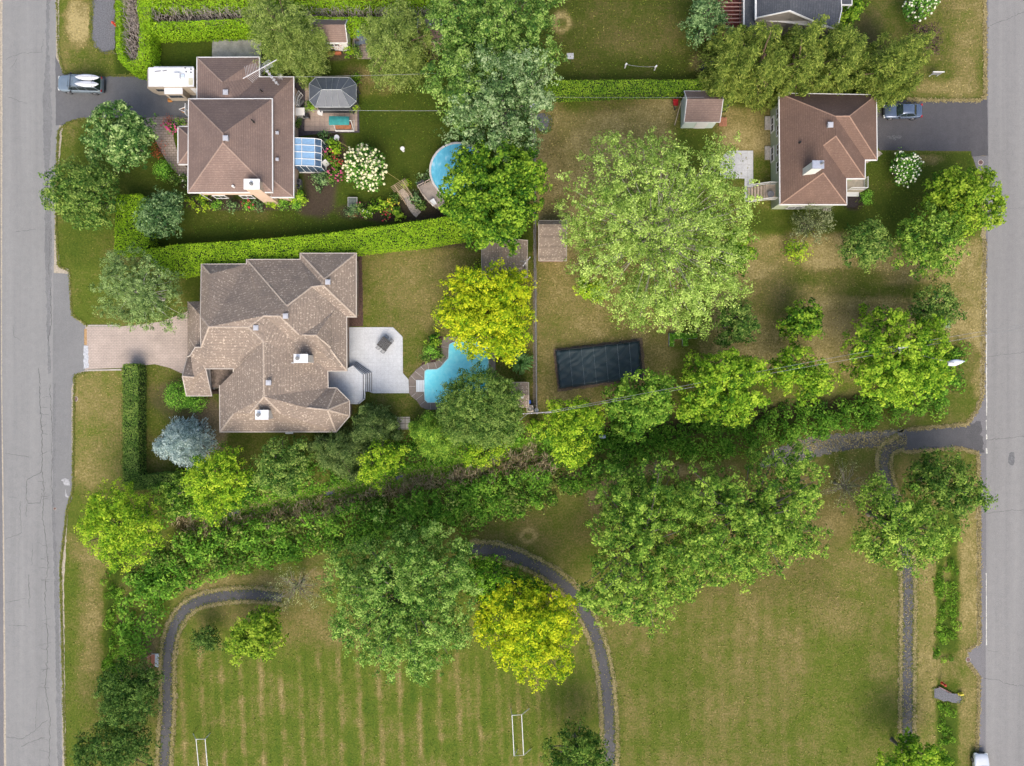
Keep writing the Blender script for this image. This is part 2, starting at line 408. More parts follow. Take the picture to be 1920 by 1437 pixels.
# ---------------------------------------------------------------- asphalt and paving
def asphalt(name, lo, hi, crack=0., cs=.16, lane=0., patch=.3, gravel=0.):
    t = NT(name); p = t.pos()
    n1 = t.noise(.12, 4); n2 = t.noise(1.3, 4, .7); n3 = t.noise(14, 2, .8); ns = t.noise(.5, 4, .6, stretch=(1, .06, 1))
    f = t.math('ADD', t.math('MULTIPLY', n1, patch), t.math('MULTIPLY', n2, .5 - patch / 2))
    f = t.math('ADD', f, t.math('MULTIPLY', ns, .5 - patch / 2))
    c = t.ramp(f, [(.28, lo), (.72, hi)])
    c = t.mix(.55, c, t.ramp(t.noise(.9, 3, .6, stretch=(1, .02, 1)), [(.3, (.86, .86, .87)), (.7, (1.14, 1.14, 1.13))]), 'MULTIPLY') if patch < .3 else c
    c = t.mix(.5 + gravel * .5, c, t.ramp(n3, [(.3, (.6, .6, .6)), (.7, (1.35, 1.35, 1.35))]), 'MULTIPLY')
    if crack:
        wv = t.n('TexNoise'); wv.inputs['Scale'].default_value = .5; wv.inputs['Detail'].default_value = 4; t.l(p, wv.inputs[0])
        vv = t.n('VectorMath', operation='MULTIPLY_ADD'); t.l(wv.outputs['Color'], vv.inputs[0]); vv.inputs[1].default_value = (4, 4, 0); t.l(p, vv.inputs[2])
        mp = t.n('Mapping'); mp.inputs['Scale'].default_value = (1.0, .55, .0); t.l(vv.outputs[0], mp.inputs[0])
        vo = t.n('TexVoronoi', feature='DISTANCE_TO_EDGE'); vo.inputs['Scale'].default_value = cs; t.l(mp.outputs[0], vo.inputs['Vector'])
        ln = t.math('LESS_THAN', vo.outputs['Distance'], .008 * cs / .16)
        mk = t.math('GREATER_THAN', t.noise(.09, 3), .52)
        c = t.mix(t.math('MULTIPLY', t.math('MULTIPLY', ln, mk), crack), c, tuple(x * .35 for x in lo))
    t.bsdf(c, .93, 0, .15, bump=n3, bs=.35, bd=.015)
    MC[name] = t.m; return t.m
m_rw = asphalt('worn_asphalt', (.20, .199, .193), (.278, .274, .262), 0, patch=.2)
m_re = asphalt('light_asphalt', (.20, .195, .188), (.268, .26, .248), .0, patch=.15)
m_drive = asphalt('dark_asphalt', (.095, .095, .10), (.165, .163, .163), 0, patch=.35)
m_drive2 = asphalt('black_asphalt', (.070, .068, .072), (.115, .11, .113), 0, patch=.3)
m_apron = asphalt('grey_asphalt_apron', (.168, .167, .165), (.238, .236, .230), 0, patch=.4)
m_path = asphalt('path_asphalt', (.060, .060, .064), (.128, .124, .124), 0, patch=.45, gravel=.8)
m_shoulder = asphalt('road_shoulder_asphalt', (.14, .135, .14), (.21, .20, .20), 0, patch=.45, gravel=.4)
m_dirt = plain('pale_gravel', (.40, .345, .265), .95, var=.22, scale=5, bump=.5)
m_straw = plain('dry_verge_grass', (.27, .225, .115), .95, var=.35, scale=6, bump=.6)
m_pebble = plain('grey_gravel', (.155, .155, .165), .95, var=.3, scale=8, bump=.8)
m_line = plain('worn_road_paint', (.55, .53, .47), .8, var=.25, scale=4)
m_concrete = plain('pale_concrete', (.60, .60, .58), .8, var=.07, scale=1.2, bump=.1)
m_kerb = plain('concrete_edging', (.42, .38, .33), .9, var=.2, scale=4)
def paving(name, a, b, w=.45, h=.22, mortar=(.3, .27, .22), ms=.02, off=.5, rot=0, varn=.35):
    t = NT(name); mp = t.n('Mapping'); mp.inputs['Rotation'].default_value = (0, 0, rot); t.l(t.pos(), mp.inputs[0])
    br = t.n('TexBrick', offset=off); br.inputs['Scale'].default_value = 1; br.inputs['Brick Width'].default_value = w; br.inputs['Row Height'].default_value = h
    br.inputs['Mortar Size'].default_value = ms; br.inputs['Color1'].default_value = (*a, 1); br.inputs['Color2'].default_value = (*b, 1); br.inputs['Mortar'].default_value = (*mortar, 1)
    t.l(mp.outputs[0], br.inputs[0])
    n = t.noise(.5, 4); n2 = t.noise(7, 3)
    c = t.mix(varn, br.outputs[0], t.ramp(n, [(.3, (.55, .55, .55)), (.7, (1.35, 1.32, 1.3))]), 'MULTIPLY')
    c = t.mix(.35, c, t.ramp(n2, [(.3, (.65, .65, .65)), (.7, (1.3, 1.3, 1.3))]), 'MULTIPLY')
    t.bsdf(c, .9, 0, .2, bump=br.outputs['Fac'], bs=-.3, bd=.01); MC[name] = t.m; return t.m
m_paver = paving('pink_paver', (.48, .395, .335), (.44, .36, .305), .4, .2, (.30, .25, .21))
m_walk = paving('tan_paver', (.36, .29, .24), (.29, .235, .195), .5, .3, (.17, .14, .11), .03)
m_terrace = paving('square_terrace_slab', (.43, .33, .27), (.39, .31, .25), .6, .6, (.30, .235, .19), .03, 0)
m_slab = paving('cement_slab', (.50, .46, .40), (.44, .40, .35), .62, .62, (.22, .19, .15), .05, 0)
m_patio = paving('pale_grey_tile', (.57, .585, .59), (.54, .55, .555), .5, .5, (.50, .50, .51), .02, 0, varn=.15)
m_coping = plain('coping_stone', (.225, .185, .155), .85, var=.12, scale=3)
m_stone = plain('flagstone', (.40, .34, .28), .9, var=.3, scale=6, bump=.4)

# west road with its widened shoulder, then aprons
sheet('road_edge', [(-60, -120), (110, -120), (111, 96), (122, 140), (135, 200), (118, 235), (108, 330), (106, 430), (112, 500), (130, 505), (135, 590), (165, 612), (165, 698), (140, 703), (137, 920), (128, 950), (120, 1100), (122, 1300), (126, 1600), (-60, 1600)], .004, m_dirt, .5, 1)
sheet('west_road', [(6, -700), (103, -700), (105, 100), (112, 225), (104, 330), (101, 500), (100, 700), (100, 940), (112, 1050), (116, 1250), (123, 2200), (18, 2200), (9, 1100), (4, 700)], .012, m_rw, .25, 2)
m_rough = asphalt('rough_asphalt', (.13, .13, .13), (.24, .238, .235), 0, patch=.45, gravel=.9)
sheet('road_repair', [(88, -20), (93, -20), (92, 100), (98, 230), (92, 330), (98, 420), (97, 520), (93, 640), (96, 700), (90, 700), (88, 600), (84, 480), (84, 330), (80, 200), (86, 100)], .016, m_rough, 1.0, 77, step=4)
sheet('road_repair', [(100, 720), (104, 720), (104, 1000), (110, 1100), (116, 1437), (108, 1437), (102, 1100), (98, 960)], .0185, m_rough, .8, 78, step=4)
sheet('sidewalk', [(-30, -700), (-2, -700), (2, 700), (6, 1100), (11, 2200), (-30, 2200)], .008, m_shoulder, .2, 2)
sheet('road_shoulder', [(100, 512), (129, 514), (132, 575), (140, 597), (160, 611), (160, 695), (140, 702), (134, 730), (135, 935), (124, 955), (113, 1055), (104, 1058), (99, 945), (99, 700)], .016, m_apron, .35, 3)
sheet('driveway', [(104, 105), (118, 137), (150, 143), (275, 143), (275, 140), (370, 140), (372, 221), (160, 221), (135, 226), (116, 235), (105, 236)], .020, m_drive, .3, 4)
sheet('driveway', [(160, 613), (225, 613), (300, 604), (322, 596), (352, 584), (362, 584), (362, 704), (340, 700), (318, 690), (290, 683), (225, 690), (160, 693)], .020, m_paver, 0, 5)
sheet('driveway_edging', [(160, 609.5), (224, 609.5), (224, 612.5), (160, 612.5)], .05, m_kerb, 0, 5, z0=0)
sheet('driveway_edging', [(160, 693.5), (228, 692), (228, 695), (160, 696.5)], .05, m_kerb, 0, 5, z0=0)
sheet('driveway_threshold', [(158, 617), (163, 617), (163, 647), (158, 647)], .024, plain('rust_stained_concrete', (.42, .26, .12), .9, var=.2, scale=5), 0)
sheet('driveway_threshold', [(157, 649), (166, 649), (166, 691), (157, 691)], .024, plain('white_worn_concrete', (.46, .47, .49), .9, var=.2, scale=5), .5)
# east road
sheet('road_edge', [(1845, -120), (1846, 180), (1838, 188), (1822, 188), (1822, 296), (1832, 300), (1842, 450), (1838, 740), (1828, 775), (1812, 795), (1720, 803), (1630, 812), (1610, 830), (1700, 850), (1800, 842), (1834, 850), (1832, 960), (1832, 1208), (1811, 1220), (1812, 1243), (1834, 1270), (1829, 1600), (1900, 1600), (1900, -120)], .004, m_straw, 1.4, 6)
sheet('road_shoulder', [(1848, -120), (1850, 180), (1849, 300), (1848, 520), (1845, 720), (1834, 765), (1820, 790), (1790, 800), (1700, 806), (1690, 815), (1690, 845), (1800, 838), (1836, 848), (1838, 960), (1836, 1208), (1814, 1222), (1820, 1242), (1838, 1268), (1832, 1600), (1900, 1600), (1900, -120)], .012, m_shoulder, .6, 7)
sheet('east_road', [(1853, -700), (1853, 300), (1850, 600), (1849, 900), (1848, 1210), (1847, 2200), (1985, 2200), (1985, -700)], .018, m_re, 0, 8)
sheet('driveway', [(1640, 188), (1700, 188), (1826, 191), (1838, 187), (1851, 187), (1852, 292), (1822, 294), (1821, 284), (1650, 282), (1640, 270)], .020, m_drive2, .25, 9)
sheet('walkway', [(1620, 304), (1622, 282), (1645, 283), (1655, 288), (1640, 300), (1625, 306)], .024, m_dirt, .4)
for (y0, y1, k) in ((515, 780, 1.6), (788, 806, 1.1), (815, 824, 2.2), (841, 851, 2.4), (1075, 1210, 1.3)):
    sheet('road_marking', [(1848.4, y0), (1848.4 + k, y0), (1849 + k, y1), (1848.6, y1)], .024, m_line, .25, int(y0), step=4)
# park path
PATH1 = catmull([(310, 1600), (308, 1437), (314, 1330), (314, 1240), (323, 1185), (350, 1142), (395, 1122), (470, 1115), (530, 1122)], 6)
PATH2 = catmull([(880, 1030), (930, 1034), (985, 1052), (1040, 1082), (1080, 1122), (1112, 1180), (1132, 1250), (1141, 1330), (1143, 1400), (1138, 1600)], 6)
PATH3 = catmull([(1700, 1600), (1701, 1350), (1702, 1200), (1702, 1090), (1695, 1010), (1672, 930), (1658, 880), (1662, 845), (1690, 830)], 6)
for k, (pp, w) in enumerate(((PATH1, 25), (PATH2, 28), (PATH3, 24))):
    sheet('path_edge', ribbon(pp, w + 10), .008, m_straw, 1.3, 20 + k, step=4)
    sheet('path', ribbon(pp, w), .016, m_path, 1.5, 30 + k, step=5)
sheet('path', [(1690, 806), (1760, 803), (1838, 790), (1845, 850), (1800, 838), (1740, 842), (1690, 846), (1640, 838), (1560, 846), (1500, 850), (1470, 845), (1520, 826), (1610, 812)], .0125, m_path, 1.6, 40)
sheet('path_edge', [(1440, 852), (1500, 822), (1560, 814), (1640, 812), (1700, 806), (1690, 818), (1600, 822), (1560, 850), (1480, 872), (1420, 880)], .0145, plain('trampled_path', (.165, .155, .135), .95, var=.4, scale=5), 2.0, 41)
# patches
sheet('gravel_patch', [(172, -60), (215, -60), (215, 98), (196, 102), (180, 90), (171, 70)], .012, m_pebble, 1.2, 50)
sheet('gravel_patch', [(1750, 1290), (1762, 1288), (1780, 1300), (1806, 1304), (1804, 1318), (1770, 1316), (1752, 1308)], .012, m_pebble, 1.2, 51)
sheet('gravel_patch', catmull([(1020, 212), (1034, 222), (1030, 245), (1012, 250), (1002, 235), (1005, 218)], 3, True), .012, m_pebble, .8, 52)
sheet('concrete_slab', [(398, 75), (490, 75), (490, 130), (398, 130)], .05, plain('stained_concrete', (.33, .32, .28), .9, var=.18, scale=1.2), 0, z0=0)
sheet('walkway', catmull([(272, 222), (352, 222), (352, 246), (326, 250), (333, 285), (346, 310), (360, 325), (340, 330), (318, 310), (300, 280), (285, 250)], 4, True), .024, m_walk, 0)
sheet('terrace', [(550, 140), (575, 140), (575, 160), (672, 160), (674, 249), (610, 250), (560, 256), (550, 256)], .03, plain('dark_slate', (.085, .07, .078), .85, var=.2, scale=4), 0, z0=0)
sheet('terrace', [(573, 157), (670, 157), (670, 246), (571, 246)], .06, m_terrace, 0, z0=.03)
sheet('terrace', [(664, 52), (712, 52), (712, 111), (671, 111), (660, 90)], .03, m_walk, 0, z0=0)
sheet('wooden_deck', [(778, 78), (822, 78), (822, 112), (778, 112)], .2, plain('brown_decking', (.085, .052, .038), .8, var=.25, scale=3), 0, z0=0)
sheet('concrete_slab', [(733.5, 782), (769, 782), (769, 805.5), (734, 805.5)], .04, m_slab, 0, z0=0)
sheet('terrace', [(1363, 283), (1412, 283), (1412, 378), (1396, 378), (1396, 335), (1350, 335), (1350, 300)], .03, paving('grey_flag_slab', (.52, .525, .53), (.49, .495, .50), .7, .7, (.44, .44, .43), .03, 0), 0, z0=0)
sheet('concrete_slab', [(1062.5, 100), (1075.5, 100), (1075.5, 111), (1062.5, 111)], .03, plain('cracked_flagstone', (.46, .46, .46), .9, var=.3, scale=9), 0, z0=0)
for k, (a, b) in enumerate((((700, 505), (706, 550)), ((788, 530), (780, 562)), ((790, 528), (783, 560)))): pass
# cracks in the west road, dark sealed lines
cr = MB(); rc = random.Random(5)
def crack(pts, w):
    out = [pts[0]]
    for a, b in zip(pts[:-1], pts[1:]):
        n = max(2, int(math.hypot(b[0] - a[0], b[1] - a[1]) / 4))
        for k in range(1, n + 1): out.append((a[0] + (b[0] - a[0]) * k / n + rc.gauss(0, .9), a[1] + (b[1] - a[1]) * k / n + rc.gauss(0, .7)))
    pl = ribbon(out, [w * rc.uniform(.6, 1.5) for _ in out]); n = len(out)
    for i in range(n - 1):
        q = [pl[i], pl[i + 1], pl[2 * n - 2 - i], pl[2 * n - 1 - i]]
        cr.poly([W(x, y)[:2] + (.020,) for x, y in q][::-1])
for pts, w in (([(12, 112), (40, 100), (78, 98), (82, 75)], .5), ([(20, 130), (30, 112)], .4), ([(16, 183), (50, 194)], .5), ([(30, 435), (70, 430)], .5), ([(74, 725), (78, 800), (80, 860), (78, 885)], 1.0), ([(78, 885), (50, 900), (49, 935), (54, 945), (76, 943), (80, 925)], .7), ([(80, 885), (82, 930), (80, 965), (86, 1010), (90, 1060), (84, 1120), (90, 1200), (86, 1290), (94, 1350), (92, 1437)], .8),
                ([(94, 720), (98, 800), (97, 900), (100, 960)], .7), ([(10, 850), (54, 857)], .5), ([(38, 940), (40, 1000), (8, 1012)], .5), ([(16, 932), (32, 934)], .4), ([(50, 945), (50, 970)], .5), ([(54, 1078), (55, 1140)], .8), ([(12, 1130), (50, 1122)], .4), ([(16, 1172), (50, 1174)], .5), ([(12, 1382), (40, 1386), (66, 1370), (88, 1350)], .6), ([(40, 1400), (60, 1390), (84, 1382)], .6), ([(70, 1310), (66, 1366)], .4),
                ([(24, 610), (26, 630), (40, 640)], .4), ([(95, 540), (97, 600), (90, 640)], 1.0), ([(72, 690), (75, 720)], .8), ([(94, 430), (92, 520)], .6), ([(62, 1020), (60, 1060)], .4)): crack(pts, w)
for k in range(26):
    y = rc.uniform(720, 1420); crack([(rc.uniform(70, 80), y), (rc.uniform(86, 96), y + rc.uniform(-9, 9))], .4)
for pts, w in (([(1855, 48), (1890, 36), (1925, 20)], .6), ([(1850, 824), (1885, 822), (1925, 818)], .6), ([(1850, 963), (1880, 958), (1925, 956)], .5), ([(1852, 1220), (1870, 1222)], .3), ([(1845, 1272), (1870, 1276), (1895, 1284), (1925, 1287)], .6), ([(1853, 393), (1870, 392), (1925, 390)], .3), ([(1853, 669), (1925, 660)], .4)): crack(pts, w)
tag(obj('road_cracks', cr, plain('crack_sealant', (.105, .104, .10), .9, var=.2)), kind='structure')
for nm, x, y, r, mt in (('a', 141, 748, 5, None),):
    pass
def manhole(px, py, r, label):
    x, y, _ = W(px, py); t_ = thing('manhole_cover', label, 'manhole cover', (x, y, .02), 'manhole covers')
    obj('ring', MB().cyl((x, y), r * S, .0, .035, 24), m_kerb, t_)
    mb = MB().cyl((x, y), r * S * .8, .035, .05, 24)
    for a in range(6): mb.box((x + math.cos(a * PI / 3) * r * S * .45, y + math.sin(a * PI / 3) * r * S * .45, .055), (.06, .06, .012))
    obj('lid', mb, plain('rusty_cast_iron', (.19, .115, .10), .7, .4, var=.2, scale=9), t_)
manhole(141.5, 748.5, 5, 'rusty manhole cover in the grass verge beside the west road')
manhole(1838.5, 305, 5.2, 'rusty storm drain cover on the concrete by the dark driveway')
manhole(1815, 1237, 4.5, 'rusty drain cover in the notch of the east road shoulder')
manhole(103, 954, 2.8, 'small reddish utility cover in the cracked asphalt of the west road')
sheet('concrete_apron', [(1823, 294), (1852, 293), (1851, 322), (1834, 323)], .028, m_shoulder, .4)

sheet('road_stain', catmull([(116, 900), (124, 897), (131, 904), (130, 911), (120, 909)], 4, True), .0225, plain('chalky_stain', (.36, .36, .36), .9, var=.25, scale=5), .7, 61)
sheet('road_stain', catmull([(123, 918), (126, 928), (131, 931), (133, 922), (131, 930), (128, 934), (123, 930)], 4, True), .0225, MC['chalky_stain'], .4, 62)
sheet('road_stain', catmull([(1893, 850), (1900, 848), (1902, 862), (1899, 873), (1892, 870), (1890, 860)], 4, True), .0225, plain('tar_patch', (.15, .15, .15), .9, var=.2, scale=5), .5, 63)
sheet('road_stain', catmull([(236, 192), (243, 190), (248, 200), (244, 206), (238, 202)], 4, True), .0235, plain('faint_stain', (.12, .12, .12), .9, var=.4, scale=6), .6, 64)
sheet('road_stain', catmull([(1662, 258), (1676, 254), (1692, 257), (1678, 262)], 4, True), .0235, plain('faint_stain', (.20, .20, .20)), 1.2, 65)
# ---------------------------------------------------------------- foliage
def leafmesh(name, P, N, L, Wd, tint, mats, parent=None, axis=None, rng=None, off=(0, 0, 0), extra=None):
    n = len(P); rng = rng or np.random.default_rng(1)
    N = N / (np.linalg.norm(N, axis=1, keepdims=True) + 1e-9)
    a = axis if axis is not None else rng.normal(size=(n, 3))
    a = a - N * np.sum(a * N, 1, keepdims=True); a /= (np.linalg.norm(a, axis=1, keepdims=True) + 1e-9)
    b = np.cross(N, a); L = np.asarray(L).reshape(-1, 1); Wd = np.asarray(Wd).reshape(-1, 1)
    P = P - np.array(off)
    V = np.stack([P - a * L / 2, P + b * Wd / 2 + a * L * .08, P + a * L / 2, P - b * Wd / 2 + a * L * .08], 1).reshape(-1, 3)
    me = D.meshes.new(name)
    me.vertices.add(4 * n); me.vertices.foreach_set('co', V.ravel().astype(np.float32))
    me.loops.add(4 * n); me.loops.foreach_set('vertex_index', np.arange(4 * n, dtype=np.int32))
    me.polygons.add(n); me.polygons.foreach_set('loop_start', np.arange(0, 4 * n, 4, dtype=np.int32)); me.update()
    at = me.attributes.new('tint', 'FLOAT', 'POINT'); at.data.foreach_set('value', np.repeat(np.clip(tint, 0, 1), 4).astype(np.float32))
    for m in (mats if isinstance(mats, (list, tuple)) else [mats]): me.materials.append(m)
    o = D.objects.new(name, me); COL.objects.link(o)
    if parent: o.parent = parent
    return o
def usph(rng, n, up=0.0):
    v = rng.normal(size=(n, 3)); v[:, 2] += up; return v / np.linalg.norm(v, axis=1, keepdims=True)
G = lambda r, g, b: (r, g, b)
SP = {  # dark, mid, light colours; leaf len, aspect, clump radius, density (leaves per m2 of plan), raggedness, bark
 'maple':   dict(c=((0.021, 0.067, 0.007), (0.101, 0.219, 0.017), (0.317, 0.47, 0.044)), L=.34, a=.72, rc=.75, d=60, rag=.10, bark=(.12, .10, .08)),
 'bright':  dict(c=((0.045, 0.115, 0.009), (0.204, 0.368, 0.024), (0.512, 0.725, 0.05)), L=.32, a=.8, rc=.62, d=66, rag=.09, bark=(.12, .10, .08)),
 'golden':  dict(c=((0.103, 0.172, 0.009), (0.464, 0.522, 0.014), (0.945, 0.875, 0.028)), L=.34, a=.6, rc=.7, d=58, rag=.14, bark=(.12, .09, .06)),
 'lime':    dict(c=((0.057, 0.138, 0.009), (0.246, 0.392, 0.022), (0.595, 0.717, 0.052)), L=.30, a=.6, rc=.6, d=60, rag=.10, bark=(.12, .09, .06)),
 'rich':    dict(c=((0.013, 0.057, 0.004), (0.07, 0.204, 0.01), (0.317, 0.51, 0.027)), L=.36, a=.75, rc=.7, d=62, rag=.12, bark=(.12, .10, .08)),
 'silver':  dict(c=((0.044, 0.098, 0.028), (0.179, 0.297, 0.084), (0.611, 0.685, 0.275)), L=.34, a=.5, rc=.85, d=52, rag=.20, bark=(.2, .18, .15)),
 'park':    dict(c=((0.021, 0.081, 0.007), (0.109, 0.258, 0.02), (0.358, 0.568, 0.05)), L=.34, a=.6, rc=.6, d=50, rag=.17, bark=(.16, .14, .11)),
 'parkg':   dict(c=((0.021, 0.081, 0.016), (0.117, 0.243, 0.045), (0.401, 0.568, 0.138)), L=.32, a=.55, rc=.6, d=52, rag=.17, bark=(.16, .14, .11)),
 'poplar':  dict(c=((.13, .21, .04), (.32, .45, .10), (.58, .70, .22)), L=.27, a=.6, rc=.62, d=44, rag=.16, bark=(.42, .38, .30)),
 'linden':  dict(c=((0.04, 0.098, 0.022), (0.171, 0.261, 0.049), (0.896, 0.805, 0.25)), L=.36, a=.7, rc=.5, d=62, rag=.08, bark=(.12, .10, .08)),
 'green':   dict(c=((0.018, 0.069, 0.01), (0.093, 0.204, 0.029), (0.317, 0.46, 0.075)), L=.30, a=.65, rc=.55, d=64, rag=.10, bark=(.12, .10, .08)),
 'dark':    dict(c=((0.009, 0.04, 0.006), (0.049, 0.122, 0.017), (0.18, 0.295, 0.048)), L=.28, a=.6, rc=.5, d=66, rag=.10, bark=(.10, .08, .06)),
 'sage':    dict(c=((0.029, 0.075, 0.022), (0.124, 0.212, 0.062), (0.379, 0.51, 0.163)), L=.30, a=.6, rc=.5, d=60, rag=.13, bark=(.14, .12, .10)),
 'olive':   dict(c=((0.027, 0.055, 0.012), (0.103, 0.173, 0.038), (0.28, 0.392, 0.109)), L=.34, a=.28, rc=.6, d=78, rag=.14, bark=(.10, .08, .06)),
 'round':   dict(c=((.030, .075, .015), (.105, .190, .030), (.260, .350, .075)), L=.34, a=.30, rc=.55, d=100, rag=.05, bark=(.10, .08, .06)),
 'pine':    dict(c=((0.052, 0.086, 0.017), (0.189, 0.246, 0.055), (0.438, 0.499, 0.149)), L=.38, a=.22, rc=.7, d=86, rag=.13, bark=(.16, .10, .07)),
 'birch':   dict(c=((0.044, 0.086, 0.019), (0.179, 0.258, 0.05), (0.453, 0.52, 0.131)), L=.24, a=.5, rc=.65, d=74, rag=.14, bark=(.45, .42, .36)),
 'cedar':   dict(c=((0.034, 0.081, 0.009), (0.145, 0.258, 0.029), (0.379, 0.52, 0.075)), L=.42, a=.26, rc=.6, d=80, rag=.18, bark=(.16, .10, .07)),
 'spruce':  dict(c=((0.063, 0.109, 0.127), (0.217, 0.312, 0.341), (0.578, 0.7, 0.7)), L=.34, a=.32, rc=.34, d=88, rag=.08, bark=(.12, .09, .08)),
 'hedge':   dict(c=((0.053, 0.127, 0.009), (0.217, 0.355, 0.017), (0.544, 0.665, 0.044)), L=.24, a=.6, rc=.4, d=90, rag=.05, bark=(.10, .08, .06)),
 'ball':    dict(c=((0.034, 0.127, 0.014), (0.131, 0.319, 0.032), (0.333, 0.595, 0.079)), L=.18, a=.7, rc=.2, d=110, rag=.03, bark=(.10, .08, .06)),
 'hydra':   dict(c=((0.021, 0.081, 0.012), (0.079, 0.204, 0.029), (0.215, 0.411, 0.067)), L=.30, a=.7, rc=.4, d=60, rag=.06, bark=(.12, .10, .08)),
 'twig':    dict(c=((0.057, 0.075, 0.029), (0.174, 0.203, 0.087), (0.42, 0.455, 0.228)), L=.20, a=.5, rc=.6, d=16, rag=.25, bark=(.25, .22, .17)),
 'purple':  dict(c=((0.023, 0.014, 0.018), (0.08, 0.043, 0.051), (0.175, 0.105, 0.096)), L=.26, a=.6, rc=.4, d=50, rag=.15, bark=(.10, .08, .07)),
 'red':     dict(c=((0.103, 0.017, 0.014), (0.319, 0.058, 0.036), (0.595, 0.158, 0.07)), L=.22, a=.4, rc=.25, d=70, rag=.2, bark=(.10, .08, .07)),
}
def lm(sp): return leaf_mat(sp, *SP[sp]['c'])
SEED = [100]
def crown_points(lobes, sp, rng, squash=.85):
    """lobes: (x,y,z,r,rz) -> leaf arrays; clumps of leaves spread over each lobe"""
    Ps = []; Ns = []; Ts = []; As = []; cl = []
    for (x, y, z, r, rz) in lobes:
        rc0 = min(sp['rc'] * (.75 + .05 * r), r * .45)
        nC = max(6, int(sp.get('cn', 2.0) * r * r / (rc0 * rc0)))
        d = usph(rng, nC, .55); d = d[d[:, 2] > -.45]; nC = len(d)
        f = .70 + .26 * rng.random(nC) + sp['rag'] * np.abs(rng.normal(size=nC)) * 1.1
        C = np.stack([x + d[:, 0] * (r - rc0 * .5) * f, y + d[:, 1] * (r - rc0 * .5) * f, z + d[:, 2] * (rz - rc0 * .4) * f], 1)
        rc = rc0 * (.6 + .7 * rng.random(nC))
        nL = int(sp['d'] * 1.75 * PI * r * r * .9 / nC) + 2
        rs0 = sp.get('rs', .42); nS = np.maximum(3, (2.0 * (rc / rs0) ** 2).astype(int)); ks = np.repeat(np.arange(nC), nS); m_ = len(ks)
        v = usph(rng, m_, .5); SC = C[ks] + v * (rc[ks] * (.7 + .45 * rng.random(m_)))[:, None] * np.array([1, 1, squash])
        out0 = SC - np.array([x, y, z]); out0 /= np.linalg.norm(out0, axis=1, keepdims=True) + 1e-9
        SC = SC + out0 * (sp['rag'] * 1.3 * np.abs(rng.normal(size=m_)))[:, None]
        rs = rs0 * (.6 + .8 * rng.random(m_)); ct = rng.normal(0, .15, nC)[ks] + rng.normal(0, .14, m_)
        nL = int(sp['d'] * 1.75 * PI * r * r * .9 / m_) + 2
        u = usph(rng, m_ * nL, .4); k = np.repeat(np.arange(m_), nL)
        rad = rs[k] * (.25 + .75 * np.sqrt(rng.random(m_ * nL)))
        P = SC[k] + u * rad[:, None] * np.array([1, 1, squash * .8])
        N = u * .45 + out0[k] * .35 + v[k] * .2 + np.array([0, 0, .6]) + rng.normal(size=P.shape) * .38
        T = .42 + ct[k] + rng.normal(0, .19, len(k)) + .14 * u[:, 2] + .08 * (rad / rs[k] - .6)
        A = u * .9 + out0[k] * .7 + rng.normal(size=P.shape) * .4
        # inner leaves that close the view through the crown; gap shade put into their dark tint
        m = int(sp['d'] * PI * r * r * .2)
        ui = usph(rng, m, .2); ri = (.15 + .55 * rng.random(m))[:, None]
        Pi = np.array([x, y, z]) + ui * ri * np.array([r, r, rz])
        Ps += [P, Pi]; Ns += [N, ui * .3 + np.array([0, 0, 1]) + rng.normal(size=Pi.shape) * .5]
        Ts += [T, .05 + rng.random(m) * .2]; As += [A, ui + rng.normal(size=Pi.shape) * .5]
        cl.append(C)
    return np.concatenate(Ps), np.concatenate(Ns), np.concatenate(Ts), np.concatenate(As), np.concatenate(cl)
def cone_points(lobes, sp, rng):
    """conifers: whorls of drooping branches carrying needle sprays"""
    Ps = []; Ns = []; Ts = []; As = []; cl = []
    for (x, y, z, r, rz) in lobes:
        zt = z + rz * 1.0; zb = max(.5, zt * .12); nb = int(60 + 34 * r)
        t = np.sort(rng.random(nb) ** .9); az_ = rng.uniform(0, 2 * PI, nb); Lb = r * (1.08 * (1 - t) ** .62 + .10) * (.78 + .38 * rng.random(nb)); zz = zb + (zt - zb) * t
        nt_ = np.maximum(3, (Lb / .26).astype(int)); k = np.repeat(np.arange(nb), nt_); s_ = rng.random(len(k)) ** .75; s_ = .12 + .88 * s_
        dx, dy = np.cos(az_[k]), np.sin(az_[k]); wd = .10 + .22 * (1 - s_) * Lb[k] * .35 + .10; side = rng.normal(size=len(k)) * wd
        SC = np.stack([x + dx * s_ * Lb[k] - dy * side, y + dy * s_ * Lb[k] + dx * side, zz[k] - .22 * s_ * Lb[k] + .12 * s_ ** 2 * Lb[k] + rng.normal(0, .06, len(k))], 1)
        m_ = len(k); nL = max(4, int(sp['d'] * 1.4 * PI * r * r / m_)); q = np.repeat(np.arange(m_), nL)
        P = SC[q] + rng.normal(size=(len(q), 3)) * np.array([.13, .13, .06])
        ct = rng.normal(0, .15, nb)[k] + rng.normal(0, .1, m_)
        rad = np.stack([dx[q], dy[q], -.1 * np.ones(len(q))], 1)
        Ps.append(P); Ns.append(rad * .25 + np.array([0, 0, .9]) + rng.normal(size=P.shape) * .32); Ts.append(.42 + ct[q] + .22 * (s_[q] - .5) + rng.normal(0, .16, len(q)))
        As.append(rad + rng.normal(size=P.shape) * .45); cl.append(SC[rng.choice(m_, min(m_, 30), replace=False)])
    return np.concatenate(Ps), np.concatenate(Ns), np.concatenate(Ts), np.concatenate(As), np.concatenate(cl)
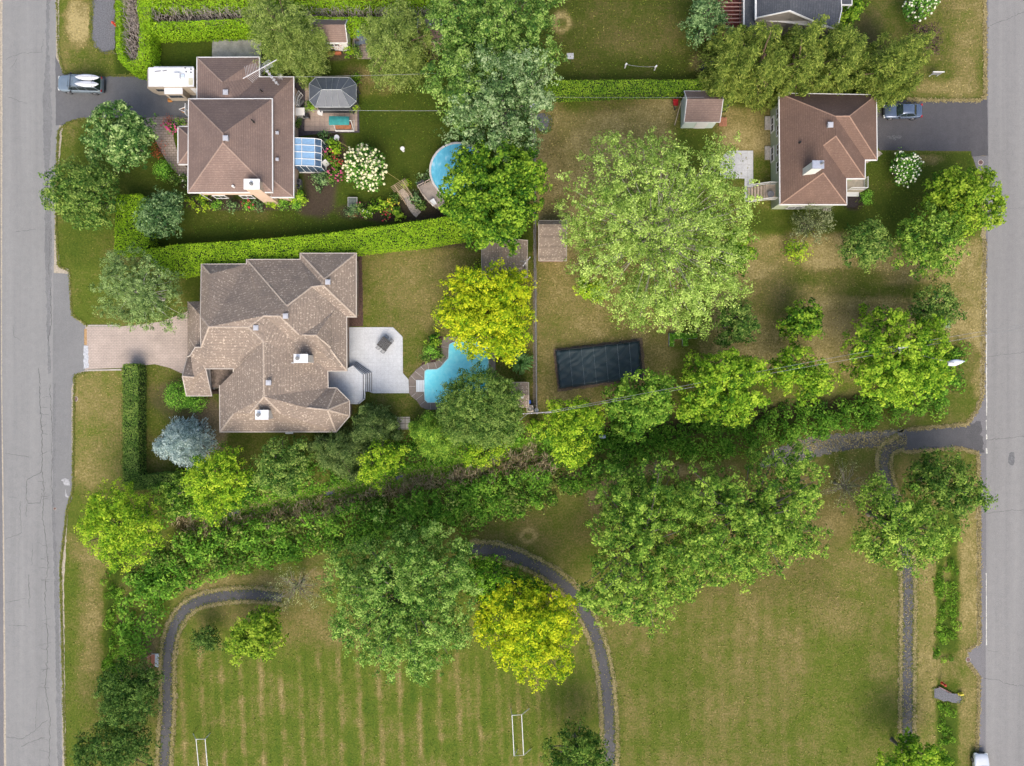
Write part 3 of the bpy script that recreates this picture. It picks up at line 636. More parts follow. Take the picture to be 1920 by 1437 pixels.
def tree(name, label, lobes, h, sp, cat='tree', group=None, trunk=True, limbs=10, limb_r=.08, flat=.62, flowers=None, low=None, cxy=None, cone=False):
    """lobes: (px, py, r_px[, top z]) in photo pixels; h = height of the highest lobe"""
    s = SP[sp] if isinstance(sp, str) else sp; SEED[0] += 1; rng = np.random.default_rng(SEED[0])
    Ls = []
    for q in lobes:
        zt = (q[3] if len(q) > 3 else h * (.86 + .14 * rng.random())) * (.84 if h > 7 else 1)
        r = q[2] * S * (1 - zt / H) * ((1.06 if h > 12 else 1.02) if trunk else 1.03); rz = max(min(r * flat * 1.25, zt * .46), zt * .38 if trunk else 0); zc = zt - rz
        if low is not None: rz = max(rz, (zt - low) / 1.6); zc = zt - rz
        x, y, _ = W(q[0], q[1], zc + .35 * rz); Ls.append((x, y, zc, r, rz))
        if trunk and s['rag'] > .12 and len(lobes) > 2:
            for _ in range(3): a_ = rng.uniform(0, 2 * PI); k_ = rng.uniform(.20, .34); Ls.append((x + math.cos(a_) * r * .98, y + math.sin(a_) * r * .98, zc + rz * rng.uniform(-.3, .35), r * k_, r * k_ * .7))
    w = sum(l[3] ** 2 for l in Ls); bx = sum(l[0] * l[3] ** 2 for l in Ls) / w; by = sum(l[1] * l[3] ** 2 for l in Ls) / w
    if cxy: bx, by, _ = W(*cxy)
    g = gz(bx, by); t = thing(name, label, cat, (bx, by, g), group)
    P, N, T, A, C = (cone_points if cone else crown_points)(Ls, s, rng)
    keep = P[:, 2] > g + .05; P, N, T, A = P[keep], N[keep], T[keep], A[keep]
    n = len(P); L = s['L'] * .70 * (.5 + 1.0 * rng.random(n))
    narrow = s['a'] < .4
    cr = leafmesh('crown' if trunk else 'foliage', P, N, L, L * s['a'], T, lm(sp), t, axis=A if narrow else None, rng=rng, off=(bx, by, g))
    zt = max(l[2] + l[4] for l in Ls); zmid = sum(l[2] for l in Ls) / len(Ls); R = max(l[3] for l in Ls)
    tr = MB(); tr_r = max(.05, .028 * zt + .012 * R) if trunk else .035
    top = (bx, by, zmid + .25 * (zt - zmid))
    if trunk:
        tr.tube([(bx, by, g - .1), (bx, by, g + .25), (bx + .05, by, g + (zmid - g) * .5), top], [tr_r * 1.5, tr_r, tr_r * .8, tr_r * .35], 8)
    nl = limbs if trunk else max(4, limbs // 2)
    for i in rng.choice(len(C), min(len(C), nl), replace=False):
        c = C[i]; z0 = g + (.35 + .5 * rng.random()) * (top[2] - g) if trunk else g
        a = Vector((bx, by, z0)); b = Vector(c); mid = a.lerp(b, .5) + Vector((rng.normal() * .2, rng.normal() * .2, .12 * (b - a).length))
        k = limb_r if trunk else .025
        tr.tube([a, mid, b], [k * 1.6, k, k * .35], 5)
    obj('trunk' if trunk else 'stem', tr, plain('bark_' + '_'.join(str(int(v * 100)) for v in s['bark']), s['bark'], .9, var=.25, scale=6), t)
    if flowers:
        fc, fn, fr = flowers; fm = MB()
        cand = P[(N[:, 2] > .2) & (P[:, 2] > g + (zt - g) * .35)]
        for i in rng.choice(len(cand), min(fn, len(cand)), replace=False):
            p = cand[i]; o_ = np.array([p[0] - bx, p[1] - by, (p[2] - zmid) * 1.3]); o_ = o_ / (np.linalg.norm(o_) + .01) * .1
            fm.ball((p[0] + o_[0], p[1] + o_[1], p[2] + .08 + o_[2]), fr * (.65 + .6 * rng.random()), 6, 4, .8)
        obj('bloom', fm, fc, t)['kind'] = 'stuff'
    return t
def shrub(label, px, py, r, h, sp='ball', name='shrub', group=None, flowers=None, ry=None):
    return tree(name, label, [(px, py, r, h)], h, sp, 'shrub', group, trunk=False, limbs=6, flat=.75, flowers=flowers, low=.05)

def pt_in(poly, X, Y):
    X = np.asarray(X); Y = np.asarray(Y); ins = np.zeros(X.shape, bool); n = len(poly)
    for i in range(n):
        x1, y1 = poly[i]; x2, y2 = poly[(i + 1) % n]
        c = ((y1 > Y) != (y2 > Y)) & (X < (x2 - x1) * (Y - y1) / (y2 - y1 + 1e-12) + x1); ins ^= c
    return ins
def hedge(name, label, poly, h, sp='hedge', dens=70, L=.17, group=None, hole=None, twig_n=0, cut=.1, tint=0, flat_n=1.2, wob=.04):
    """clipped hedge: leafy shell over a solid core; poly = its top outline in the photo"""
    SEED[0] += 1; rng = np.random.default_rng(SEED[0]); dens *= 1.5
    wp = [W(x, y, h)[:2] for x, y in poly]; cx = sum(p[0] for p in wp) / len(wp); cy = sum(p[1] for p in wp) / len(wp)
    t = thing(name, label, 'hedge', (cx, cy, 0), group)
    x0, x1 = min(p[0] for p in wp), max(p[0] for p in wp); y0, y1 = min(p[1] for p in wp), max(p[1] for p in wp)
    hp = [W(x, y, h)[:2] for x, y in hole] if hole else None
    n = int((x1 - x0) * (y1 - y0) * dens); X = rng.uniform(x0, x1, n); Y = rng.uniform(y0, y1, n)
    m = pt_in(wp, X, Y)
    if hp: m &= ~pt_in(hp, X, Y)
    X, Y = X[m], Y[m]
    bump = vnoise(X * 12 + 500, Y * 12 + 500, 6, 11) * .16 + vnoise(X * 12 + 500, Y * 12 + 500, 22, 12) * .15
    Z = h - .1 + bump + rng.normal(0, wob, len(X)) - .12
    Ps = [np.stack([X, Y, Z], 1)]; Ns = [np.tile([0, 0, flat_n], (len(X), 1)) + rng.normal(size=(len(X), 3)) * .5]
    Ts = [.48 + rng.normal(0, .12, len(X)) + (vnoise(X * 12 + 500, Y * 12 + 500, 9, 13) - .5) * .3 + tint]
    loops = [wp] + ([hp] if hp else [])
    for lp in loops:
        for a, b in zip(lp, lp[1:] + lp[:1]):
            d = math.hypot(b[0] - a[0], b[1] - a[1]); k = int(d * h * dens * .8)
            if k < 1: continue
            u = rng.random(k); nx_, ny_ = (b[1] - a[1]) / d, -(b[0] - a[0]) / d
            o_ = rng.normal(0, .07, k)
            Ps.append(np.stack([a[0] + (b[0] - a[0]) * u + nx_ * o_, a[1] + (b[1] - a[1]) * u + ny_ * o_, rng.uniform(.05, h, k)], 1))
            ar = sum(lp[i][0] * lp[(i + 1) % len(lp)][1] - lp[(i + 1) % len(lp)][0] * lp[i][1] for i in range(len(lp)))
            sg = (1 if ar > 0 else -1) * (-1 if lp is hp else 1)
            Ns.append(np.tile([nx_ * sg, ny_ * sg, .35], (k, 1)) + rng.normal(size=(k, 3)) * .45); Ts.append(.42 + rng.normal(0, .16, k) + tint)
    P = np.concatenate(Ps); N = np.concatenate(Ns); T = np.concatenate(Ts); n = len(P); LL = L * (.6 + .8 * rng.random(n))
    leafmesh('foliage', P, N, LL, LL * .6, T, lm(sp), t, rng=rng, off=(cx, cy, 0))
    core = MB()
    if not hole: core.prism(wp, 0, h - .22)
    else:
        for a, b in zip(wp, wp[1:] + wp[:1]): pass
    if core.v: obj('core', core, plain('hedge_interior', (.022, .045, .008), .95, var=.3, scale=5), t)
    if twig_n:
        tw = MB(); X = rng.uniform(x0, x1, twig_n * 3); Y = rng.uniform(y0, y1, twig_n * 3); m = pt_in(hp, X, Y); X = X[m][:twig_n]; Y = Y[m][:twig_n]
        for x, y in zip(X, Y):
            a = rng.uniform(0, 2 * PI); l = rng.uniform(.3, 1.1)
            tw.tube([(x, y, rng.uniform(.5, 1.3)), (x + math.cos(a) * l * .5, y + math.sin(a) * l * .5, h - .45), (x + math.cos(a) * l + rng.normal() * .2, y + math.sin(a) * l + rng.normal() * .2, h - .25 + rng.uniform(0, .3))], [.035, .022, .010], 3, cap=False)
        obj('bare_branch', tw, plain('dead_twigs', (.44, .375, .33), .9, var=.35, scale=4), t)['kind'] = 'stuff'
        fl = MB(); fl.prism(hp, 0, .5); obj('core', fl, plain('hedge_litter', (.045, .032, .022), .95, var=.3, scale=5), t)
    return t
def thicket(name, poly, hfun, sp, dens=22, L=.42, a=.55, tint=0, clump=1.0, up=.7, reeds=False):
    """uncountable growth: one object"""
    SEED[0] += 1; rng = np.random.default_rng(SEED[0])
    X0 = min(p[0] for p in poly); X1 = max(p[0] for p in poly); Y0 = min(p[1] for p in poly); Y1 = max(p[1] for p in poly)
    area = (X1 - X0) * (Y1 - Y0) * S * S; nc = int(area * 1.6)
    X = rng.uniform(X0, X1, nc); Y = rng.uniform(Y0, Y1, nc); m = pt_in(poly, X, Y); X, Y = X[m], Y[m]
    hh = hfun(X, Y) * (.55 + .7 * rng.random(len(X))); per = int(dens / 1.6) + 1
    k = np.repeat(np.arange(len(X)), per); n = len(k); kk = S * (1 - hh / H)
    cx = (X - 960) * kk; cy = (718.5 - Y) * kk; g = gzp(X, Y)
    rc = clump * (.5 + .5 * rng.random(len(X)))
    u = usph(rng, n, .6); ct = rng.normal(0, .15, len(X))
    P = np.stack([cx[k] + u[:, 0] * rc[k], cy[k] + u[:, 1] * rc[k], g[k] + np.maximum(.08, hh[k] * (.35 + .65 * np.clip(u[:, 2], 0, 1)) * (.8 + .2 * rng.random(n)))], 1)
    N = u * .6 + np.array([0, 0, up]) + rng.normal(size=(n, 3)) * .45
    if reeds: N = rng.normal(size=(n, 3)) * .5 + np.array([0, -.2, .6]); A = np.array([.15, .55, .6]) + rng.normal(size=(n, 3)) * .38
    LL = L * (.6 + .8 * rng.random(n)); T = .42 + ct[k] + rng.normal(0, .17, n) + tint
    o = leafmesh(name, P, N, LL, LL * a, T, lm(sp), rng=rng, axis=A if reeds else None)
    tag(o, kind='stuff'); return o
SP['under'] = dict(c=((.022, .075, .010), (.085, .215, .022), (.240, .380, .050)))
SP['silver2'] = dict(SP['silver'], c=((.04, .095, .018), (.15, .27, .055), (.40, .52, .19)))
SP['under2'] = dict(c=((0.034, 0.069, 0.014), (0.131, 0.189, 0.038), (0.367, 0.42, 0.105)))
SP['reed'] = dict(c=((.16, .125, .075), (.36, .29, .18), (.58, .49, .33)))
SP['grassy'] = dict(c=((0.034, 0.098, 0.007), (0.131, 0.275, 0.022), (0.333, 0.507, 0.061)))
for _k in ('under', 'under2', 'reed', 'grassy'): SP[_k].update(L=.3, a=.4, rc=.4, d=60, rag=.1, bark=(.1, .08, .06))

for _k, _c in dict(
 maple=((.025, .08, .012), (.095, .20, .025), (.26, .38, .06)), bright=((.04, .12, .01), (.18, .33, .02), (.40, .53, .05)), golden=((.09, .20, .01), (.33, .44, .014), (.63, .63, .028)),
 lime=((.05, .14, .01), (.22, .38, .02), (.45, .56, .045)), lime2=((.04, .11, .01), (.18, .30, .02), (.36, .46, .05)), lime3=((.03, .10, .012), (.13, .27, .025), (.30, .44, .06)),
 rich=((.018, .07, .008), (.09, .20, .015), (.30, .44, .04)), rich2=((.02, .08, .008), (.09, .23, .015), (.25, .44, .035)), park=((.03, .09, .012), (.135, .26, .03), (.37, .50, .08)), park2=((.035, .10, .012), (.16, .29, .035), (.40, .52, .09)),
 parkg=((.03, .085, .015), (.12, .25, .035), (.36, .50, .12)), silver=((.04, .09, .03), (.15, .25, .085), (.40, .50, .26)), silver2=((.035, .095, .02), (.135, .25, .04), (.35, .47, .13)),
 green=((.025, .075, .013), (.10, .19, .032), (.28, .37, .085)), green2=((.02, .065, .010), (.085, .17, .025), (.24, .34, .06)), dark=((.012, .042, .008), (.052, .115, .020), (.15, .24, .05)),
 sage=((.028, .075, .025), (.10, .19, .065), (.28, .40, .17)), olive=((.03, .06, .015), (.10, .16, .04), (.24, .31, .10)), pine=((.05, .09, .02), (.18, .25, .05), (.36, .43, .13)),
 birch=((.05, .09, .03), (.16, .25, .07), (.33, .43, .17)), cedar=((.04, .08, .012), (.145, .20, .034), (.34, .39, .08)), round=((.03, .075, .015), (.11, .20, .035), (.28, .38, .09)),
 linden=((.03, .085, .02), (.10, .20, .045), (.40, .52, .20)), hedge=((.07, .16, .01), (.23, .40, .018), (.42, .58, .04)), under=((.035, .105, .012), (.13, .30, .03), (.32, .50, .065))).items():
    SP.setdefault(_k, dict(SP['bright'] if _k[:4] == 'lime' else SP['park'])); SP[_k] = dict(SP[_k], c=_c)
SP['lime2']['rc'] = .6
SP['poplar']['c'] = ((.10, .18, .025), (.26, .38, .07), (.50, .63, .17))
SP['round']['cn'] = 3.2; SP['round']['rag'] = .02; SP['spruce']['c'] = ((.11, .17, .18), (.29, .38, .40), (.56, .64, .63))
for _k in ('park', 'park2', 'parkg', 'poplar', 'silver', 'silver2', 'birch', 'cedar', 'pine'): SP[_k]['cn'] = 1.6
for _k, _v in (('park', .26), ('park2', .26), ('parkg', .24), ('poplar', .26), ('silver', .24), ('silver2', .22), ('golden', .18), ('birch', .2)): SP[_k]['rag'] = _v
for _k in ('pine', 'cedar', 'olive', 'round', 'birch', 'limec', 'spruce'):
    if _k in SP: SP[_k]['rs'] = .32
# ---------------------------------------------------------------- vegetation, placed where the photo shows it
# hedges
tag_h = 'clipped hedges'
hedge('hedge', 'long bright green clipped hedge between the brown roofed house and the beige tiled house', [(262, 470), (330, 459), (480, 450), (620, 437), (740, 421), (850, 405), (888, 405), (893, 442), (800, 457), (680, 470), (560, 484), (460, 497), (330, 515), (300, 510)], 2.6, dens=95, tint=.05)
hedge('hedge', 'short wide hedge running up from the birch beside the west verge', [(219, 366), (262, 364), (275, 375), (281, 420), (276, 462), (268, 474), (213, 474)], 2.6, dens=95)
hedge('hedge', 'narrow dark green hedge along the verge in front of the blue spruce', [(229, 684), (254, 683), (258, 690), (258, 885), (262, 893), (340, 886), (338, 912), (240, 921), (230, 912)], 2.0, sp='green', dens=95, tint=.12)
hedge('hedge', 'straight green hedge behind the dark rear lawn and the small shed', [(1022, 151), (1325, 149), (1332, 156), (1332, 170), (1180, 173), (1022, 179)], 2.2, sp='rich', dens=85, tint=.18)
hedge('dead_topped_hedge', 'rounded hedge with bare twiggy middle beside the gravel patch', [(216, -60), (281, -60), (281, 118), (272, 130), (256, 134), (240, 130), (222, 112), (217, 90)], 2.6, dens=95, hole=[(226, -70), (256, -70), (257, 20), (262, 40), (260, 90), (256, 112), (240, 114), (228, 98), (224, 60)], twig_n=420)
hedge('dead_topped_hedge', 'long hedge with bare twiggy middle behind the pines and white shed', [(262, -60), (830, -60), (830, 52), (700, 55), (590, 46), (450, 56), (290, 61), (262, 56)], 2.6, dens=80, hole=[(258, 10), (820, 8), (820, 32), (700, 32), (560, 31), (455, 34), (400, 38), (262, 42)], twig_n=1150)
# dense undergrowth along the ditch
hu = lambda X, Y: 1.2 + 1.3 * vnoise(X, Y, 28, 31)
U1 = [(250, 1062), (330, 1012), (450, 988), (600, 962), (700, 938), (820, 918), (900, 892), (1000, 880), (1060, 895), (1130, 855), (1230, 850), (1130, 905), (1000, 958), (880, 998), (760, 1012), (640, 1032), (480, 1065), (400, 1085), (300, 1122), (250, 1100)]
thicket('undergrowth', U1, hu, 'under', dens=80, L=.30)
thicket('undergrowth', U1, lambda X, Y: hu(X, Y) * 1.1 * (vnoise(X, Y, 22, 5) > .55), 'under2', dens=30, L=.32)
thicket('undergrowth', [(1050, 770), (1180, 780), (1300, 790), (1400, 775), (1560, 752), (1640, 740), (1830, 640), (1815, 700), (1775, 775), (1600, 805), (1500, 830), (1420, 848), (1330, 862), (1230, 858), (1130, 860), (1060, 880), (1000, 850)], lambda X, Y: .8 + 1.2 * vnoise(X, Y, 24, 33), 'under', dens=70, L=.30)
thicket('undergrowth', [(300, 905), (480, 870), (780, 820), (980, 780), (1010, 800), (990, 840), (850, 860), (700, 895), (560, 925), (400, 960), (300, 985)], lambda X, Y: .8 + .8 * vnoise(X, Y, 24, 35), 'under', dens=50, L=.30, tint=-.05)
thicket('undergrowth', [(240, 1070), (300, 1110), (305, 1140), (285, 1190), (262, 1215), (260, 1245), (228, 1255), (215, 1200), (225, 1120)], lambda X, Y: 1.0 + 1.2 * vnoise(X, Y, 24, 36), 'under', dens=54, L=.34, tint=.08)
thicket('tall_grass', [(183, 1040), (218, 1050), (228, 1150), (232, 1250), (225, 1310), (190, 1300), (186, 1200), (190, 1120)], lambda X, Y: .4 + .5 * vnoise(X, Y, 24, 37), 'grassy', dens=60, L=.42, a=.2, clump=.6)
thicket('tall_grass', [(1757, 1040), (1795, 1000), (1800, 1200), (1790, 1240), (1757, 1245)], lambda X, Y: .3 + .2 * vnoise(X, Y, 24, 38), 'grassy', dens=80, L=.3, a=.25, clump=.6)
thicket('tall_grass', [(1765, 1325), (1795, 1325), (1788, 1470), (1765, 1470)], lambda X, Y: .3 + .2 * vnoise(X, Y, 24, 39), 'grassy', dens=80, L=.3, a=.25, clump=.6)
thicket('dry_reeds', [(440, 978), (560, 948), (640, 934), (760, 902), (860, 884), (930, 862), (1000, 840), (1060, 870), (1045, 900), (960, 895), (870, 905), (760, 930), (640, 962), (500, 995)], lambda X, Y: .8 + .5 * vnoise(X, Y, 24, 40), 'reed', dens=52, L=.8, a=.08, clump=.8, reeds=True)
thicket('dry_reeds', [(300, 960), (420, 960), (470, 985), (420, 1000), (320, 1005)], lambda X, Y: .6 + .5 * vnoise(X, Y, 24, 40), 'reed', dens=24, L=.8, a=.09, clump=.8, reeds=True)
thicket('meadow_weeds', [(985, 900), (1060, 885), (1150, 870), (1120, 905), (1040, 945), (985, 960)], lambda X, Y: .5 + .4 * vnoise(X, Y, 24, 41), 'under2', dens=26, L=.3, clump=.6)
# dark stony ditch bottom
dbed = catmull([(420, 968), (480, 952), (540, 944), (600, 932), (660, 915), (720, 902), (780, 888), (830, 880), (900, 866), (960, 850), (1030, 832)], 10)
_rw = random.Random(12); dw_ = []
for i, p in enumerate(dbed): dw_.append(max(.6, 8 + 7 * math.sin(i * .23 + 1) + 5 * math.sin(i * .61) + _rw.gauss(0, 2.2)))
dbed = [(x + _rw.gauss(0, .8), y + _rw.gauss(0, 1.2)) for x, y in dbed]
sh = MB(); pl = ribbon(dbed, dw_); n_ = len(pl) // 2
for i in range(n_ - 1):
    q = [pl[i], pl[i + 1], pl[2 * n_ - 2 - i], pl[2 * n_ - 1 - i]]; sh.poly([W(x, y)[:2] + (float(gzp(x, y)) + .12,) for x, y in q][::-1])
tag(obj('ditch_bed', sh, plain('wet_dark_stones', (.13, .12, .145), .6, var=.5, scale=6, bump=1.0)), kind='structure')

# trees: west side
tree('linden_tree', 'round leafy tree with pale cream green leaf tips south of the asphalt driveway', [(212, 238, 50, 9), (238, 262, 48, 8.4), (190, 268, 36, 7.8), (252, 240, 34, 7.6), (225, 290, 28, 7)], 9, 'linden')
tree('maple_tree', 'dense rounded green tree overhanging the west road edge', [(140, 348, 52, 9.5), (172, 372, 48, 9), (118, 368, 40, 8.4), (158, 402, 38, 8), (182, 335, 34, 8)], 9.5, 'green')
tree('maple_tree', 'small silvery dark green tree beside the short wide hedge', [(298, 395, 34, 6), (312, 412, 30, 5.4), (284, 418, 26, 5.2), (318, 385, 24, 5)], 6, 'sage')
tree('birch_tree', 'feathery grey green birch over the entrance of the paver driveway', [(245, 512, 48, 11), (282, 528, 40, 10.4), (222, 540, 40, 9.6), (262, 560, 50, 10.6), (300, 575, 34, 9), (232, 585, 34, 8.6), (270, 590, 30, 8.4), (222, 500, 28, 8.5)], 11, 'birch', limbs=46, limb_r=.045)
tree('blue_spruce', 'silvery blue spruce behind the narrow dark hedge', [(330, 832, 44, 7), (305, 838, 30, 5.6), (355, 828, 33, 5.8), (338, 855, 28, 5.2), (325, 812, 28, 5.2)], 7, 'spruce', flat=1.0, cone=True, limbs=4)
tree('pine_tree', 'broad yellow green pine beside the white walled garden shed', [(505, 30, 48, 13), (540, 55, 45, 12.4), (490, 70, 38, 11.5), (560, 30, 34, 11.6), (535, 85, 30, 10.8), (480, 5, 36, 12), (570, 68, 26, 10)], 13, 'pine', limbs=20, cone=True)
tree('pine_tree', 'upright olive green pine between the small terrace and the hidden shed', [(738, 40, 42, 13), (735, 85, 42, 12.6), (765, 70, 36, 11.6), (710, 60, 30, 11), (755, 20, 34, 11.6), (760, 112, 24, 10.2), (715, 105, 26, 10.4)], 13, 'pine', limbs=20, cone=True)
gb = 'tall trees in the row between the two rear lawns'
tree('silver_maple', 'large green tree at the top end of the tall tree row', [(900, 20, 70, 16), (965, 30, 62, 15), (850, 35, 50, 14), (1000, 75, 50, 14.4), (925, 75, 56, 15), (1005, 5, 40, 13), (870, -20, 60, 15)], 16, 'silver2', group=gb)
tree('silver_maple', 'green tree with yellowish tips at the left side of the tall tree row', [(850, 120, 48, 14), (885, 95, 44, 14.6), (845, 160, 42, 13), (885, 175, 48, 14), (860, 85, 30, 12.4)], 14.6, 'silver2', group=gb)
tree('white_willow', 'pale silvery leaved tree in the middle of the tall tree row', [(955, 165, 62, 15.6), (985, 125, 46, 15), (930, 205, 50, 14.6), (975, 215, 44, 14), (915, 140, 40, 14.6), (880, 235, 44, 13.4), (930, 245, 44, 13)], 15.6, 'silver', group=gb)
tree('maple_tree', 'rich dark green tree partly covering the round pool', [(925, 330, 66, 14), (885, 360, 56, 13), (960, 370, 56, 13.2), (925, 415, 55, 12.6), (975, 320, 46, 12.6), (880, 310, 40, 12), (895, 405, 44, 12), (950, 440, 32, 11), (870, 385, 36, 11.6), (990, 360, 34, 11.6)], 14, 'rich', group=gb)
tree('honey_locust', 'yellow green honey locust overhanging the turquoise pool', [(905, 545, 52, 10), (870, 580, 44, 9.4), (945, 570, 50, 9.8), (910, 610, 52, 9.8), (955, 615, 42, 9), (862, 545, 34, 8.4), (875, 625, 38, 8.6), (965, 545, 34, 8.8), (930, 650, 30, 8), (845, 590, 26, 8)], 10, 'golden')
tree('round_tree', 'dense dome shaped olive green tree at the south edge of the turquoise pool', [(900, 764, 76, 9.8), (868, 785, 54, 8.6), (934, 792, 52, 8.6), (898, 728, 50, 8.6), (860, 755, 46, 8), (944, 755, 46, 8), (900, 802, 46, 8)], 9, 'round')
# big poplar and its neighbours
tree('poplar_tree', 'very large airy pale green tree with whitish branches in the middle of the rear lawn', [(1215, 360, 88, 19), (1140, 330, 62, 17), (1290, 340, 66, 17.5), (1120, 400, 62, 16.5), (1180, 440, 76, 17.5), (1270, 430, 84, 18), (1345, 400, 58, 16), (1220, 520, 74, 16.5), (1150, 500, 56, 15.6), (1300, 510, 66, 16), (1360, 460, 44, 14.6), (1250, 575, 44, 14), (1300, 570, 36, 13.4), (1190, 560, 40, 13.6), (1090, 420, 34, 14), (1345, 540, 34, 13.4), (1130, 285, 26, 14), (1225, 290, 30, 14.6), (1335, 300, 30, 14.4), (1385, 545, 18, 12), (1310, 600, 22, 12), (1095, 505, 26, 13), (1360, 285, 15, 13), (1395, 395, 24, 13)], 19, 'poplar', limbs=170, limb_r=.042)
tree('maple_tree', 'small yellow green tree peeking out under the west side of the large pale tree', [(1105, 538, 26, 5), (1118, 545, 20, 4.6), (1092, 545, 16, 4.2)], 5, 'lime')
tree('maple_tree', 'dark green tree emerging under the east side of the large pale tree', [(1378, 465, 32, 8), (1390, 485, 26, 7.4), (1365, 490, 26, 7.4)], 8, 'rich')
tree('maple_tree', 'dark bluish green tree beside the L shaped garden bed', [(1378, 600, 34, 7), (1395, 615, 30, 6.4), (1365, 625, 26, 6), (1385, 580, 24, 6)], 7, 'green')
tree('maple_tree', 'compact round green tree alone on the dry lawn right of the garden bed', [(1505, 598, 36, 6), (1495, 612, 28, 5.6), (1520, 605, 26, 5.4)], 6, 'rich', cxy=None)
tree('maple_tree', 'dark round tree on the lawn below the green sided house', [(1625, 455, 40, 6.5), (1640, 470, 30, 6), (1608, 470, 30, 6), (1630, 438, 30, 6)], 6.5, 'green')
tree('maple_tree', 'loose mid green tree between the dark round tree and the roadside tree', [(1745, 445, 42, 9), (1768, 465, 38, 8.6), (1722, 440, 32, 8), (1730, 478, 34, 8), (1760, 420, 34, 8.4), (1758, 495, 22, 7.4), (1700, 460, 22, 7)], 9, 'park', limbs=24)
tree('maple_tree', 'yellow green tree overhanging the east road below the dark driveway', [(1805, 365, 50, 10), (1840, 380, 44, 9.6), (1780, 355, 36, 8.6), (1815, 405, 36, 9), (1860, 400, 28, 8.4), (1835, 340, 26, 8.6), (1775, 385, 28, 8)], 10, 'lime2')
SP['olive2'] = dict(SP['olive'], c=((0.046, 0.06, 0.029), (0.145, 0.171, 0.075), (0.333, 0.359, 0.193)), L=.24, a=.6, d=34, rag=.25)
tree('crab_apple', 'sparse grey green small tree just south of the green sided house', [(1528, 420, 28, 4.5), (1510, 432, 22, 4), (1545, 412, 20, 4), (1500, 425, 14, 3.6)], 4.5, 'olive2', limbs=30, limb_r=.03)
shrub('small bright yellow green bush on the dry lawn', 1498, 469, 21, 2.4, 'lime')
shrub('small bright bush at the north edge of the big roadside tree group', 1624, 590, 17, 2.6, 'lime')
tree('maple_tree', 'dark green tree at the roadside north of the transformer box', [(1755, 562, 34, 7), (1772, 585, 32, 6.6), (1738, 582, 28, 6.4), (1750, 598, 24, 6)], 7, 'green')
gd = 'trees in the row along the ditch'
tree('maple_tree', 'large bright green tree under the power line near the east road', [(1665, 610, 38, 10), (1630, 650, 42, 11), (1700, 650, 50, 12), (1745, 660, 40, 11), (1665, 700, 55, 12), (1720, 710, 50, 11.6), (1635, 695, 36, 10.4), (1760, 690, 34, 10), (1690, 735, 28, 9), (1745, 620, 30, 9)], 12, 'bright', group=gd)
tree('maple_tree', 'medium yellow green tree left of the large tree under the power line', [(1500, 690, 44, 10), (1530, 710, 36, 9.6), (1475, 700, 34, 9), (1515, 735, 26, 8.6)], 10, 'bright', group=gd)
tree('maple_tree', 'big round bright green tree right of the covered pool', [(1355, 705, 56, 12), (1395, 735, 52, 11.6), (1325, 735, 46, 11), (1365, 760, 46, 10.8), (1320, 695, 34, 10), (1410, 700, 34, 10.6), (1290, 770, 28, 9)], 12, 'bright', group=gd)
tree('maple_tree', 'green tree with yellowish crown at the lower right corner of the covered pool', [(1210, 735, 44, 10.5), (1195, 770, 44, 10), (1230, 765, 34, 9.6), (1165, 750, 32, 8.6), (1240, 725, 26, 9), (1185, 800, 28, 8.4)], 10.5, 'lime3', group=gd)
tree('maple_tree', 'vivid yellow green tree just right of the utility pole', [(1065, 775, 38, 9), (1090, 805, 40, 9.4), (1055, 815, 40, 9.6), (1075, 845, 34, 8.8), (1105, 780, 26, 8), (1040, 790, 24, 8)], 9.6, 'lime', group=gd)
tree('shrub_tree', 'low lime green tree below the dome shaped tree', [(885, 848, 26, 4.6), (910, 855, 24, 4.4), (935, 840, 22, 4.2)], 4.6, 'lime', group=gd)
SP['limec'] = dict(SP['pine'], c=((0.04, 0.115, 0.014), (0.16, 0.304, 0.032), (0.455, 0.612, 0.079)))
tree('cedar_tree', 'soft lime green conifer between the concrete slab and the dome shaped tree', [(812, 818, 36, 7), (795, 808, 26, 6.2), (830, 835, 30, 6), (845, 815, 26, 5.6), (800, 840, 22, 5.4)], 7, 'limec', group=gd, cone=True)
tree('juniper_tree', 'dark olive conifer touching the south east corner of the beige tiled house', [(695, 800, 36, 8), (675, 815, 30, 7.4), (712, 815, 28, 7), (700, 785, 24, 7)], 8, 'olive', group=gd, cone=True)
tree('juniper_tree', 'spreading dark olive conifer left of the vivid lime tree', [(628, 838, 36, 7.6), (655, 850, 36, 7.4), (610, 860, 28, 6.6), (640, 875, 28, 6), (600, 835, 22, 6)], 7.6, 'olive', group=gd, cone=True)
tree('maple_tree', 'vivid lime tree south of the pair of dark olive conifers', [(705, 862, 34, 7), (700, 885, 30, 6.6), (730, 865, 26, 6), (735, 845, 20, 5.6)], 7, 'lime', group=gd)
tree('elm_tree', 'rounded green tree left of the dark olive conifers', [(520, 865, 40, 8.6), (505, 890, 36, 8), (545, 880, 36, 8), (540, 905, 30, 7.4), (560, 850, 26, 7.2)], 8.6, 'green', group=gd)
tree('maple_tree', 'yellow green tree south of the blue spruce', [(400, 890, 46, 10), (375, 905, 36, 9.4), (430, 905, 36, 9.4), (400, 935, 40, 9.4), (425, 870, 34, 9), (398, 960, 26, 8.6), (440, 930, 22, 8)], 10, 'lime', group=gd)
tree('maple_tree', 'large yellow green tree at the corner where the ditch meets the west road', [(210, 955, 50, 11), (240, 985, 52, 11), (195, 1000, 46, 10.6), (230, 1030, 42, 10), (270, 1000, 34, 9.6), (190, 955, 34, 9.4), (265, 960, 30, 9.4), (175, 980, 26, 9)], 11, 'lime', group=gd)
tree('cedar_tree', 'soft mid green bush at the end of the narrow dark hedge', [(318, 918, 24, 4), (330, 935, 22, 3.8), (312, 945, 20, 3.4)], 4, 'park')
